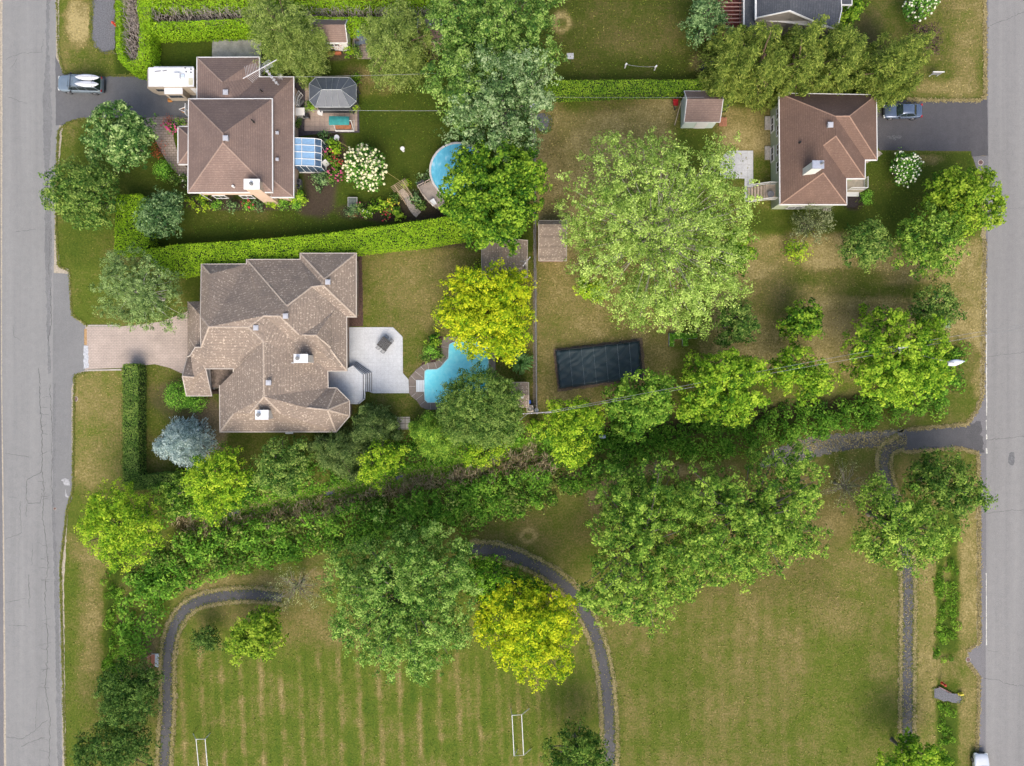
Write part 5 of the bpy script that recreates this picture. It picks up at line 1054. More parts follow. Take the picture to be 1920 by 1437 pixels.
vent(hs, 422.5, 173, 4.8, .5); vent(hs, 422.5, 259, 7.7, .5); vent(hs, 519.5, 249, 4.5, .3, .25); vent(hs, 519.5, 299, 4.5, .3, .25)
pipe(hs, 472, 225, 6.7); pipe(hs, 488, 168, 4.5); pipe(hs, 436, 349, 5.3, .13, .6, m_white_t)
ch = MB(); c0 = W(472.5, 346, 6.9); ch.box((c0[0], c0[1], 3.45), (1.62, 1.02, 6.9)); cho = obj('chimney', ch, m_peach, hs)
cap = MB(); cap.box((c0[0], c0[1], 6.95), (1.78, 1.16, .14)); obj('cap', cap, plain('white_mortar', (.78, .77, .74), .7, var=.04), cho)
pt = MB().cyl((c0[0], c0[1]), .2, 7.02, 7.25, 14); pt.cyl((c0[0], c0[1]), .12, 7.25, 7.3, 14); obj('flue', pt, plain('grey_metal', (.32, .31, .28), .4, .6), cho)
c1 = W(488, 344, 5.0); sd2 = MB(); sd2.box((c1[0], c1[1] - .5, 2.6), (1.1, .9, 5.2)); obj('chimney_shoulder', sd2, m_peach, hs)
pts = inset([W(*V1b[k])[:2] for k in 'abcd'], .42)
sw, se = pts[3], pts[2]
if sw[1] > pts[0][1]: pass
# downpipe and windows on the south wall
ys = min(p[1] for p in pts); xw = min(p[0] for p in pts); xe = max(p[0] for p in pts)
for xx in (xw + 1.2, xw + 4.4): window(hs, (xx, ys), (xx + 1.4, ys), 1.2, 2.4)
dp = MB().tube([(xw + .15, ys - .05, 4.7), (xw + .15, ys - .08, 2.5), (xw + .2, ys - .1, .2)], .05); obj('downpipe', dp, m_white_t, hs)
# sunroom
sr = thing('sunroom', 'lean-to sunroom with a blue tinted glass roof and white bars', 'sunroom', W(575, 288, 0))
x0, y0, _ = W(549.5, 258.5, 2.9); x1, y1, _ = W(601, 312, 2.6); xk, _, _ = W(590, 258, 2.7)
m_bluegl = plain('blue_tinted_roof_glass', (.22, .37, .55), .15, 0, .6, var=.12, scale=.5); m_bluegl2 = plain('dark_tinted_glass', (.07, .12, .19), .1, 0, .6, var=.3, scale=.8)
g1 = MB().poly([(x0, y0, 2.9), (x0, y1, 2.9), (xk, y1, 2.62), (xk, y0, 2.62)]); obj('roof_glass', g1, m_bluegl, sr)
g2 = MB().poly([(xk, y0, 2.62), (xk, y1, 2.62), (x1, y1, 2.2), (x1, y0, 2.2)]); obj('eave_glass', g2, m_bluegl2, sr)
g3 = MB(); g3.poly([(x1, y0, 2.2), (x1, y1, 2.2), (x1, y1, .3), (x1, y0, .3)]); g3.poly([(x0, y1, 2.85), (x0, y1, .3), (x1, y1, .3), (x1, y1, 2.2), (xk, y1, 2.6)]); g3.poly([(x0, y0, 2.85), (xk, y0, 2.6), (x1, y0, 2.2), (x1, y0, .3), (x0, y0, .3)]); obj('side_glass', g3, m_bluegl2, sr)
bar = MB()
for k in range(5):
    y = y0 + (y1 - y0) * k / 4; bar.tube([(x0, y, 2.95), (xk, y, 2.67), (x1, y, 2.25), (x1, y, .1)], .045, 4)
for x, z in ((x0, 2.94), (x0 + (xk - x0) * .4, 2.83), (xk, 2.66), (x1, 2.24), (x1, .3)): bar.tube([(x, y0, z), (x, y1, z)], .04, 4)
for k in range(1, 4): x = x0 + (xk - x0) * k / 3.4; bar.tube([(x, y1, 2.8 - .1 * k), (x, y1, .2)], .035, 4)
obj('frame', bar, m_white_t, sr); fb = MB(); fb.box(((x0 + x1) / 2, (y0 + y1) / 2, .15), (x1 - x0 + .1, abs(y0 - y1) + .1, .3)); obj('base', fb, m_white_sd, sr)
dr = MB(); q = W(604, 310, 1); dr.box((q[0] + .35, q[1] + .1, 1.1), (.9, .05, 1.9), .7); obj('door', dr, m_white_t, sr)

# beige tiled house
E = 3.3
VB = dict(A=(378, 496, E), B=(462.6, 495.7, E), C=(462.6, 487.3, E), D=(563.2, 487.1, E), E=(563.2, 475.6, E), F=(667.6, 475.5, E), G=(667.8, 594.2, E), Hh=(649.4, 594.2, E), I=(650, 695.6, E), J=(614.2, 696, E), K=(615, 727.9, E), L=(631, 728.1, E), M=(655.2, 752.3, E), N=(655.2, 780, E), O=(630, 809.8, E), P=(412.7, 810, E), Q=(411.9, 724.1, E), R=(438, 724, E), Sx=(438, 691.5, 4.3), T=(385.2, 691.5, 4.3), m1=(396.5, 742.4, 3.1), m2=(350.2, 742.4, 3.1), m3=(342.3, 705.4, 4.4), m4=(363.5, 707.4, 4.3), m5=(357, 667, 4.6), t0=(366, 652, 5.0), n1=(351.5, 670, 3.2), m6=(357, 667, 3.25), m7=(343, 706, 4.5), m8=(363.8, 708, 4.45),
          t2=(364, 691.5, E), U=(377.3, 651.8, 5.2), u2=(376, 593.5, 5.1), hA=(393.2, 514.2, 4.4), a=(392, 613, 6.3), b=(466, 614, 6.3), i=(494, 641, 6.2), j=(495, 744, 6.2), v=(454, 691.2, 4.3),
          g=(495, 592.5, 6.6), h=(524.5, 593, 6.6), c=(538, 574, 6.2), d=(584.8, 538, 5.3), e=(606, 535.6, 5.1), f=(608, 523.5, 5.0), k=(613.7, 768.8, 4.9), k2=(575.4, 765, 4.9), s1=(468.5, 775.6, 5.0), s2=(526.4, 775.6, 5.0), p1=(438, 776, 4.4), n2=(619.7, 656, 4.3), dz=(560.8, 628, 5.7))
FB = ['A hA B', 'hA u2 a B', 'a b g B', 'B g h c C', 'B C c', 'C D d c', 'D E f e d', 'E F f', 'F G e f', 'G Hh d e', 'Hh I n2 d', 'd n2 dz h c', 'I J g h dz n2', 'b g J i', 'i J K j', 'K L k k2', 'K k2 s2 j', 'L M k', 'M N k', 'N O k', 'O P p1 s1 s2 k2 k', 'j s1 s2', 'j s1 p1 P Q i', 'Q R Sx v i', 'a b i v Sx T U', 'U T m4 m5 t0', 'T m1 m2 m3 m4', 'n1 m6 m8 m7', 'u2 U a', 'A hA u2']
hb = house('beige_tiled_house', 'large beige house with a many hipped speckled tan shingle roof beside the paver driveway', 'house',
    [(m_beige_sh, VB, FB, 'A B C D E F G Hh I J K L M N O P Q R Sx T m1 m2 m3 n1 m5 t0 U u2', 0)], m_brick, plain('beige_gutter', (.50, .44, .37), .6, var=.05))
VW = dict(A=(351.5, 565.9, 3.1), B=(380, 565.2, 3.1), C=(380, 652, 3.1), c2=(380, 700, 3.1), D=(351.5, 670, 3.1), h=(366.7, 581.8, 4.0), u=(380, 596, 4.25), m=(355.5, 636, 3.4), n=(366, 652, 4.0), o=(380, 652, 4.3), q=(356.8, 665, 3.4))
wr = roof_mb(VW, ['A B u h', 'A h m q D', 'h u o n m', 'm n q']); obj('lower_roof', wr, m_beige_sh, hb)
ww = MB().prism(inset([W(*VW[k])[:2] for k in ('A', 'B', 'c2', 'D')], .35), 0, 3.0, top=False); obj('wall', ww, m_brick, hb)
VG = dict(a=(351.5, 670, 3.1), b=(357, 668, 3.6), c=(364, 707.4, 5.4), d=(342.3, 705.4, 5.4), e=(350.2, 742.4, 3.1), f=(396.5, 742.4, 3.1), g=(385, 690, 3.2), t=(380, 660, 4.1))
pc = MB()
for a in ('e', 'f', 'a'):
    p = W(*VG[a]); pc.box((p[0] + (.35 if a != 'f' else -.35), p[1] + .35, 1.45), (.3, .3, 2.9))
obj('porch_column', pc, m_brick, hb)
ir = MB().prism([W(x, y, 2.6)[:2] for x, y in ((384, 688), (456, 688), (440, 727), (392, 727))], 0, 2.6); obj('inner_roof', ir, plain('leaf_littered_flat_roof', (.15, .115, .09), .95, var=.5, scale=2.5), hb)
VD = dict(a=(566, 628.5, 5.6), b=(592.6, 629.1, 5.5), c=(620.5, 591, 4.35), d=(630, 579.5, 3.9), e=(620.5, 652, 4.35), f=(621.8, 671, 4.05), g=(575, 640, 5.3))
obj('dormer_roof', roof_mb(VD, ['a b c d', 'b e c', 'a b e f g']), m_beige_sh, hb)
dw = MB(); p, q = W(*VD['c']), W(*VD['f']); dw.poly([(p[0] - .05, p[1], 4.28), (p[0] - .05, p[1], 3.2), (q[0] - .05, q[1], 3.2), (q[0] - .05, q[1], 4.0)]); obj('dormer_wall', dw, plain('eave_shadow_reveal', (.08, .07, .06)), hb)  # dormer eave's shadow put into the wall's dark colour
ridgecaps(hb, VB, ['A hA', 'C c', 'c d', 'd e', 'E f', 'F f', 'e G', 'a b', 'b g', 'b i', 'i j', 'g h', 'h dz', 'j s1', 'j s2', 'P p1', 'k L', 'k M', 'k N', 'k O', 'k2 k', 'u2 a', 'U a', 'n2 I', 'm7 m8'], m_ridge_t, .2)
ridgecaps(hb, VW, ['A h', 'm n'], m_ridge_t, .16); ridgecaps(hb, VD, ['a b', 'b e'], m_ridge_t, .18)
vent(hb, 479.5, 615, 6.1, .5); vent(hb, 535, 593, 6.3, .5); vent(hb, 614.5, 529, 4.8, .5); vent(hb, 503, 718, 6.0, .5)
for (px, py, sx_, sy_, zt, nm) in ((564.5, 672.5, 1.45, .85, 6.5, 'c'), (491.5, 778, 1.35, .95, 6.2, 'd')):
    x, y, _ = W(px, py, zt); mb = MB(); mb.box((x, y, zt / 2 + 1.5), (sx_, sy_, zt - 3.0)); o = obj('chimney', mb, plain('cream_render', (.66, .60, .52), .8, var=.05), hb)
    c_ = MB(); c_.box((x, y, zt + .06), (sx_ + .14, sy_ + .14, .12)); obj('cap', c_, plain('white_metal_cap', (.74, .74, .74), .5, var=.05), o)
    fl_ = MB().cyl((x - .3, y), .17, zt + .12, zt + .42, 14); fl_.cyl((x - .3, y), .23, zt + .42, zt + .47, 14); obj('flue', fl_, plain('grey_metal', (.4, .4, .4), .4, .5), o)
pipe(hb, 547.5, 680.5, 5.2, .07, .3, m_white_t)
ls = MB(); x, y, _ = W(542, 811.5, 2.6); ls.box((x, y, 2.5), (.9, .3, .12)); obj('awning', ls, m_white_t, hb)
bx_ = MB(); x, y, _ = W(397.5, 726, 1.5); bx_.box((x, y, .75), (.6, .55, 1.5)); utt = thing('utility_cabinet', 'small white box standing behind the entrance porch', 'cabinet', (x, y, 0)); obj('housing', bx_, m_white_t, utt, bevel=.03); lb_ = MB(); lb_.box((x, y, 1.53), (.68, .63, .06)); obj('lid', lb_, m_white_t, utt)
# raised balcony and steps south east
bal = thing('raised_terrace', 'raised pale stone balcony with angled corner steps behind the beige tiled house', 'terrace', W(650, 728, 0))
zb = 1.1
bp = [(612, 694), (648, 696), (665, 686), (684, 703), (684, 748), (673, 757), (655, 757), (630, 728), (612, 728)]
sheet('floor', bp, zb, m_patio, 0, kind=None, parent=bal, z0=.05)
ed = MB(); cc = [W(x, y, zb)[:2] for x, y in [(665, 686), (684, 703), (684, 748), (673, 757), (655, 757)]]
for k, off in enumerate((0, 3.2, 6.4, 9.6)):
    zz = zb - .08 - .24 * k; st_ = [(664 + off * .35, 686 - off * .55), (684.5 + off, 703 - off * .3), (684.5 + off, 734.5)]
    st2 = [(664 + (off + 3.2) * .35, 686 - (off + 3.2) * .55), (684.5 + off + 3.2, 703 - (off + 3.2) * .3), (684.5 + off + 3.2, 734.5)]
    poly = st_ + st2[::-1]; stp_ = MB().prism([W(x, y, 0)[:2] for x, y in poly], .0, max(.06, zz - .12)); s1_ = obj('step', stp_, m_patio, bal)
    nb = MB(); 
    for a, b in zip(st2[:-1], st2[1:]):
        p, q = W(*a), W(*b); d = Vector((q[0] - p[0], q[1] - p[1])); nb.box(((p[0] + q[0]) / 2, (p[1] + q[1]) / 2, max(.06, zz - .12) + .006), (d.length, .07, .02), math.atan2(d.y, d.x))
    obj('nosing', nb, plain('dark_nosing', (.16, .15, .14), .7), s1_)
for (a, b) in zip(cc[1:-1], cc[2:]):
    d = Vector((b[0] - a[0], b[1] - a[1])); ed.box(((a[0] + b[0]) / 2, (a[1] + b[1]) / 2, zb + .05), (d.length + .1, .12, .1), math.atan2(d.y, d.x))
obj('edging', ed, plain('white_stone_edge', (.62, .62, .6), .7), bal)
sheet('patio', [(645, 614), (737, 614), (755, 632), (755.5, 700), (766, 712), (767, 737.5), (700, 737.5), (690, 734), (640, 734), (640, 690)], .05, m_patio, 0, z0=0)
sheet('planting_bed', [(648, 478), (678, 472), (680, 540), (681, 612), (648, 613)], .012, plain('brown_mulch', (.095, .055, .042), .95, var=.35, scale=6, bump=.8), .4)

# green sided house
R = 4.0; zR = 7.0
VR = dict(a=(1461, 175.4, R), b=(1643, 178.4, R), c=(1644.3, 299.8, R), d=(1622, 300, R), e=(1621.5, 334.8, R), f=(1586.8, 335, R), g=(1587.3, 383.7, R), h=(1462.8, 383.5, R), r1=(1566.5, 218.5, zR), r2=(1592.5, 218, zR), r3=(1567.3, 255.5, zR), r4=(1543.5, 273.5, 6.3), r5=(1543.5, 324.5, 6.2))
FR = ['a b r2 r1', 'b c r2', 'c d r1 r2', 'd e r3 r1', 'e f r4 r3', 'f g r5 r4', 'g h r5', 'h a r1 r3 r4 r5']
hr = house('green_sided_house', 'sage green sided house with a red brown hip roof beside the dark driveway', 'house', [(m_right_sh, VR, FR, 'a b c d e f g h', 0)], m_green_sd)
ridgecaps(hr, VR, ['a r1', 'r1 r2', 'r2 b', 'r2 c', 'r3 e', 'r5 g', 'r5 h', 'r3 r4'], plain('ridge_shingle_red', (.33, .21, .15), .9, var=.12, scale=5), .14)
vent(hr, 1557.5, 234, 6.6, .52); pipe(hr, 1501.5, 266, 5.2, .1, .3)
wps = inset([W(*VR[k])[:2] for k in 'abcdefgh'], .42); wx = min(p[0] for p in wps); wy = min(p[1] for p in wps)
for py in (210, 242, 278, 311):
    y = W(0, py, 3.1)[1]; window(hr, (wx, y + .6), (wx, y - .6), 2.2, 3.3)
for py in (232, 288):
    y = W(0, py, 1.2)[1]; window(hr, (wx, y + .85), (wx, y - .85), .4, 1.3)
wl = MB()
for py in (232, 288):
    y = W(0, py, 0)[1]; wl.box((wx - .35, y, .12), (.7, 1.6, .24))
obj('window_well', wl, m_kerb, hr)
x, y, _ = W(1494, 390, 1.5); window(hr, (x - .9, wy), (x + .9, wy), .5, 1.4)
wd_ = MB(); x, y, _ = W(1551, 391, .5); wd_.box((x, y, .25), (.9, .5, .5)); obj('step', wd_, m_kerb, hr)
# chimney of the green sided house: leaning with perspective, white cap
x, y, _ = W(1534, 309, 8.0); mb = MB(); mb.box((x, y, 6.3), (1.15, .75, 3.3)); o = obj('chimney', mb, plain('cream_siding', (.66, .66, .60), .7, var=.05), hr); c_ = MB(); c_.box((x, y, 8.0), (1.3, .9, .1)); obj('cap', c_, plain('galvanised_cap', (.55, .56, .6), .35, .5), o)
f_ = MB().cyl((x + .35, y + .1), .14, 8.05, 8.4, 12); obj('flue', f_, plain('grey_metal', (.4, .4, .4), .4, .5), o)
# rear stairs (west) and front balcony
def rail(parent, pts, z0, z1, mat=m_white_t, step=.16, name='railing'):
    mb = MB()
    for a, b in zip(pts[:-1], pts[1:]):
        a3 = Vector((a[0], a[1], a[2] if len(a) > 2 else z0)); b3 = Vector((b[0], b[1], b[2] if len(b) > 2 else z0)); up = Vector((0, 0, z1 - z0))
        mb.tube([a3 + up, b3 + up], .045, 4); mb.tube([a3 + up * .1, b3 + up * .1], .03, 4); n = max(1, int((b3 - a3).length / step))
        for k in range(n + 1):
            p = a3.lerp(b3, k / n); r = .045 if k in (0, n) else .018; mb.tube([p, p + up], r, 4, cap=False)
    return obj(name, mb, mat, parent)
stt = thing('outside_stairs', 'beige wooden rear stairs with white railings against the green sided house', 'stairs', W(1438, 360, 0))
m_deckb = plain('beige_deck_boards', (.42, .34, .26), .85, var=.15, scale=3)
A0 = W(1437, 345, 1.4); A1 = W(1458, 376, 1.4); lp = MB(); lp.box(((A0[0] + A1[0]) / 2 + .15, (A0[1] + A1[1]) / 2, 1.35), (A1[0] - A0[0] + .5, A0[1] - A1[1] - .2, .12)); 
for dx in (0.1, 1.2):
    for dy in (.2, 1.6): lp.box((A0[0] + dx, A0[1] - dy, .64), (.12, .12, 1.28))
obj('landing', lp, m_deckb, stt)
for k in range(6):
    xx = A0[0] - .02 - .30 * k; s_ = MB(); s_.box((xx - .14, (A0[1] + A1[1]) / 2, 1.2 - .2 * k), (.27, A0[1] - A1[1] - .25, .06)); s_.box((xx - .01, (A0[1] + A1[1]) / 2, 1.12 - .2 * k), (.02, A0[1] - A1[1] - .3, .14)); obj('step', s_, m_deckb, stt)
for yy in (A0[1] - .05, A1[1] + .05): rail(stt, [(A0[0] - 1.8, yy, .25), (A0[0], yy, 1.42), (A1[0] + .1, yy, 1.42)], 0, .95)
x, y, _ = W(1446, 364, 2.0); cpb = thing('chair', 'round grey seat on the landing of the rear stairs', 'chair', (x, y, 1.42)); obj('seat', MB().cyl((x, y), .4, 1.85, 1.93, 18), plain('grey_cushion', (.16, .16, .17), .8), cpb); lg = MB()
for a in range(3): lg.tube([(x + .3 * math.cos(a * 2.1), y + .3 * math.sin(a * 2.1), 1.42), (x + .15 * math.cos(a * 2.1), y + .15 * math.sin(a * 2.1), 1.85)], .025, 5)
obj('legs', lg, plain('grey_metal', (.4, .4, .4)), cpb)
fb_ = thing('balcony', 'front balcony with white railing set in the corner of the green sided house', 'balcony', W(1604, 350, 0))
B0 = W(1588, 335, 1.5); B1 = W(1620.5, 357, 1.5); b_ = MB(); b_.box(((B0[0] + B1[0]) / 2, (B0[1] + B1[1]) / 2, .75), (B1[0] - B0[0], B0[1] - B1[1], 1.5)); obj('floor', b_, plain('tan_balcony_floor', (.40, .345, .26), .85, var=.12), fb_)
rail(fb_, [(B0[0] + .1, B1[1] + .05), (B1[0] - .05, B1[1] + .05), (B1[0] - .05, B0[1] - .05)], 1.5, 2.5, step=.13)
fs = MB(); fs.box(((B0[0] + B1[0]) / 2, B1[1] - .25, .6), (B1[0] - B0[0] - .5, .5, .2)); obj('step', fs, m_white_t, fb_)
sheet('planting_bed', [(1587, 364), (1612, 364), (1614, 372), (1606, 388), (1588, 390)], .012, plain('dark_mulch', (.06, .045, .042), .95, var=.35, scale=6), .4)

# grey roofed house at the top
T = 4.6
VT = dict(a=(1396, -60, 3.6), b=(1396, 48, 3.6), c=(1419, 33, 3.6), d=(1419, -60, 4.6), e=(1418, -60, 4.9), f=(1418, 33, 4.9), g=(1481, 19.5, 6.9), h=(1545, 47, 4.9), i=(1570, 54, 4.4), j=(1578, 18, 4.4), k=(1573, -60, 4.6), l=(1481, -60, 6.9), m=(1419, 56, 3.6))
ht = house('grey_roofed_house', 'taupe sided house with a slate grey gable roof at the top edge of the photo', 'house',
    [(m_slate_sh, VT, ['e f g l', 'l g h i j k'], 'e f g h i j k', 0)], m_grey_sd, over=.3)
obj('lower_roof', roof_mb(VT, ['a b m d']), m_slate_sh, ht)
gt = MB(); p, q = W(1396, -60, 3.6), W(1396, 48, 3.6); gt.box((p[0] - .08, (p[1] + q[1]) / 2, 3.55), (.16, p[1] - q[1], .2)); p = W(1417, 0, 4.95); q = W(1417, 36, 4.95); gt.box((p[0], (p[1] + q[1]) / 2 + 2, 4.9), (.2, p[1] - q[1] + 4, .2)); obj('gutter', gt, m_white_t, ht)
lw = MB(); p, q = W(1400, -60, 3), W(1419, 46, 3); lw.prism([(p[0], p[1]), (q[0], p[1]), (q[0], q[1]), (p[0], q[1])], 0, 3.4, top=False); obj('wall', lw, m_grey_sd, ht)
gw = MB(); p, q, r_ = W(1420, 34, 4.7), W(1481, 21, 6.7), W(1544, 48, 4.7); gw.add([(p[0], p[1] - .1, 0), (r_[0], p[1] - .1, 0), (r_[0], p[1] - .1, 4.6), (q[0], p[1] - .1, 6.6), (p[0], p[1] - .1, 4.6)], [(0, 1, 2, 3, 4)]); obj('gable_wall', gw, m_grey_sd, ht)
pe = thing('entrance_canopy', 'small white framed canopy with dark top at the corner of the grey roofed house', 'canopy', W(1586, 3, 0)); x, y, _ = W(1586, 0, 3); mb = MB(); mb.box((x, y, 3.0), (1.3, 1.2, .1)); obj('roof', mb, m_slate_sh, pe); mb = MB()
for sx_, sy_, dx, dy in ((1.44, .1, 0, .62), (1.44, .1, 0, -.62), (.1, 1.14, .68, 0), (.1, 1.14, -.68, 0)): mb.box((x + dx, y + dy, 3.0), (sx_, sy_, .2))
for dx in (-.6, .6): mb.box((x + dx, y - .55, 1.45), (.1, .1, 2.9))
obj('frame', mb, m_white_t, pe)
# red pergola
m_redw = plain('red_stained_wood', (.20, .045, .03), .7, var=.2, scale=4)
pg = thing('pergola', 'dark red wooden pergola with closely spaced beams beside the grey roofed house', 'pergola', W(1365, 15, 0))
P0 = W(1338, -20, 2.9); P1 = W(1394, 46, 2.9)
for k in range(9):
    y = P0[1] + (P1[1] - P0[1]) * (k + .5) / 9; mb = MB(); mb.box(((P0[0] + P1[0]) / 2, y, 2.9), (P1[0] - P0[0], .07, .14)); obj('beam', mb, plain('weathered_pink_wood', (.42, .25, .21), .8, var=.15), pg)
mb = MB()
for k in range(4): mb.box((P0[0] + (P1[0] - P0[0]) * (k + .3) / 3.6, (P0[1] + P1[1]) / 2, 2.78), (.08, P0[1] - P1[1], .1))
for xx in (P0[0] + .1, P1[0] - .1): mb.box((xx, P1[1] + .1, 1.4), (.14, .14, 2.8))
obj('frame', mb, m_redw, pg)
mb = MB(); mb.box(((P0[0] + P1[0]) / 2, (P0[1] + P1[1]) / 2, .25), (P1[0] - P0[0] + .6, P0[1] - P1[1] + 1.0, .5)); obj('deck', mb, m_redw, pg)

# sheds
def gable_shed(name, label, px0, py0, px1, py1, h, rise, wall, roofm, ridge='x', lean=0, ridge_at=.5, group=None):
    """rectangle in photo pixels at eave height h; ridge along x or y"""
    x0, y0, _ = W(px0, py0, h); x1, y1, _ = W(px1, py1, h); y0, y1 = max(y0, y1), min(y0, y1)
    t = thing(name, label, 'shed', ((x0 + x1) / 2, (y0 + y1) / 2, 0), group); o = .2; mb = MB()
    z1 = h + rise
    if ridge == 'x':
        ym = y0 + (y1 - y0) * ridge_at
        for (ya, za, yb, zb_) in ((y0, h, ym, z1), (y1, h, ym, z1)):
            q = [(x0, ya, za), (x1, ya, za), (x1, yb, zb_), (x0, yb, zb_)]; mb.poly(q if ya < yb else q[::-1])
    else:
        xm = x0 + (x1 - x0) * ridge_at
        for (xa, za, xb, zb_) in ((x0, h, xm, z1), (x1, h, xm, z1)):
            q = [(xa, y0, za), (xa, y1, za), (xb, y1, zb_), (xb, y0, zb_)]; mb.poly(q if xa < xb else q[::-1])
    obj('roof', mb, roofm, t)
    w = MB(); X0, X1, Y0, Y1 = x0 + o, x1 - o, y0 - o, y1 + o
    w.prism([(X0, Y1), (X1, Y1), (X1, Y0), (X0, Y0)], 0, h - .05, top=False)
    if ridge == 'x':
        for xx in (X0, X1): w.poly([(xx, Y0, h - .05), (xx, Y1, h - .05), (xx, ym, z1 - .12)])
    else:
        for yy in (Y0, Y1): w.poly([(X0, yy, h - .05), (X1, yy, h - .05), (xm, yy, z1 - .12)])
    obj('wall', w, wall, t)
    tr = MB()
    if ridge == 'x':
        for xx in (x0, x1):
            for ya, yb in ((y0, ym), (y1, ym)): tr.tube([(xx, ya, h - .03), (xx, yb, z1 - .03)], .06, 4)
        for yy in (y0, y1): tr.box(((x0 + x1) / 2, yy, h - .07), (x1 - x0 + .08, .08, .12))
    else:
        for yy in (y0, y1):
            for xa, xb in ((x0, xm), (x1, xm)): tr.tube([(xa, yy, h - .03), (xb, yy, z1 - .03)], .06, 4)
        for xx in (x0, x1): tr.box((xx, (y0 + y1) / 2, h - .07), (.08, y0 - y1 + .08, .12))
    obj('trim', tr, m_white_t if roofm is m_brown_sh else MC['beige_gutter'], t)
    return t, (X0, Y0, X1, Y1)
s1_, bb = gable_shed('garden_shed', 'white walled garden shed with a brown roof beside the yellow green pine', 588, 37.5, 651, 80, 2.5, 1.1, m_white_sd, m_brown_sh, 'x', ridge_at=.42)
window(s1_, (bb[0] + 1.2, bb[3]), (bb[0] + 2.0, bb[3]), 1.3, 1.9); window(s1_, (bb[2] - 1.5, bb[3]), (bb[2] - .9, bb[3]), 1.3, 1.9)
dd_ = MB(); dd_.box((bb[0] + 2.55, bb[3] - .03, 1.0), (.8, .05, 1.9)); obj('door', dd_, m_white_t, s1_)
s2_, bb = gable_shed('garden_shed', 'brown roofed shed half hidden between the olive pine and the tall tree row', 784, 36, 830, 78, 2.6, .9, m_peach, m_brown_sh, 'x'); vent(s2_, 806, 46.5, 3.1, .3, .2)
s3_, bb = gable_shed('garden_shed', 'mint white garden shed with a brown gable roof at the end of the straight hedge', 1283, 171, 1350, 229, 2.6, 1.3, m_mint_sd, m_brown_sh, 'x', ridge_at=.4)
dd_ = MB(); dd_.box(((bb[0] + bb[2]) / 2 + .3, bb[3] - .03, 1.0), (1.4, .05, 1.9)); obj('door', dd_, m_white_t, s3_)
s4_, bb = gable_shed('garden_shed', 'low speckled brown roofed shed just right of the chain link fence', 1010, 414, 1062, 489, 2.2, .5, m_brick, m_beige_sh, 'x', ridge_at=.12)
s5_, bb = gable_shed('pool_shed', 'wide speckled tan roofed shed between the honey locust and the tall tree row', 903, 451, 989, 520, 2.6, 1.3, m_brick, m_beige_sh, 'y', ridge_at=.46); vent(s5_, 950.5, 482, 3.4, .26, .2)
s6_, bb = gable_shed('pool_shed', 'small square pump shed right of the dome shaped tree', 960, 717.5, 991, 764, 2.4, .5, m_brick, m_beige_sh, 'x'); x, y, _ = W(979, 745, 3.1); obj('vent_cap', MB().cyl((x, y), .16, 2.7, 3.05, 14), m_white_t, s6_)
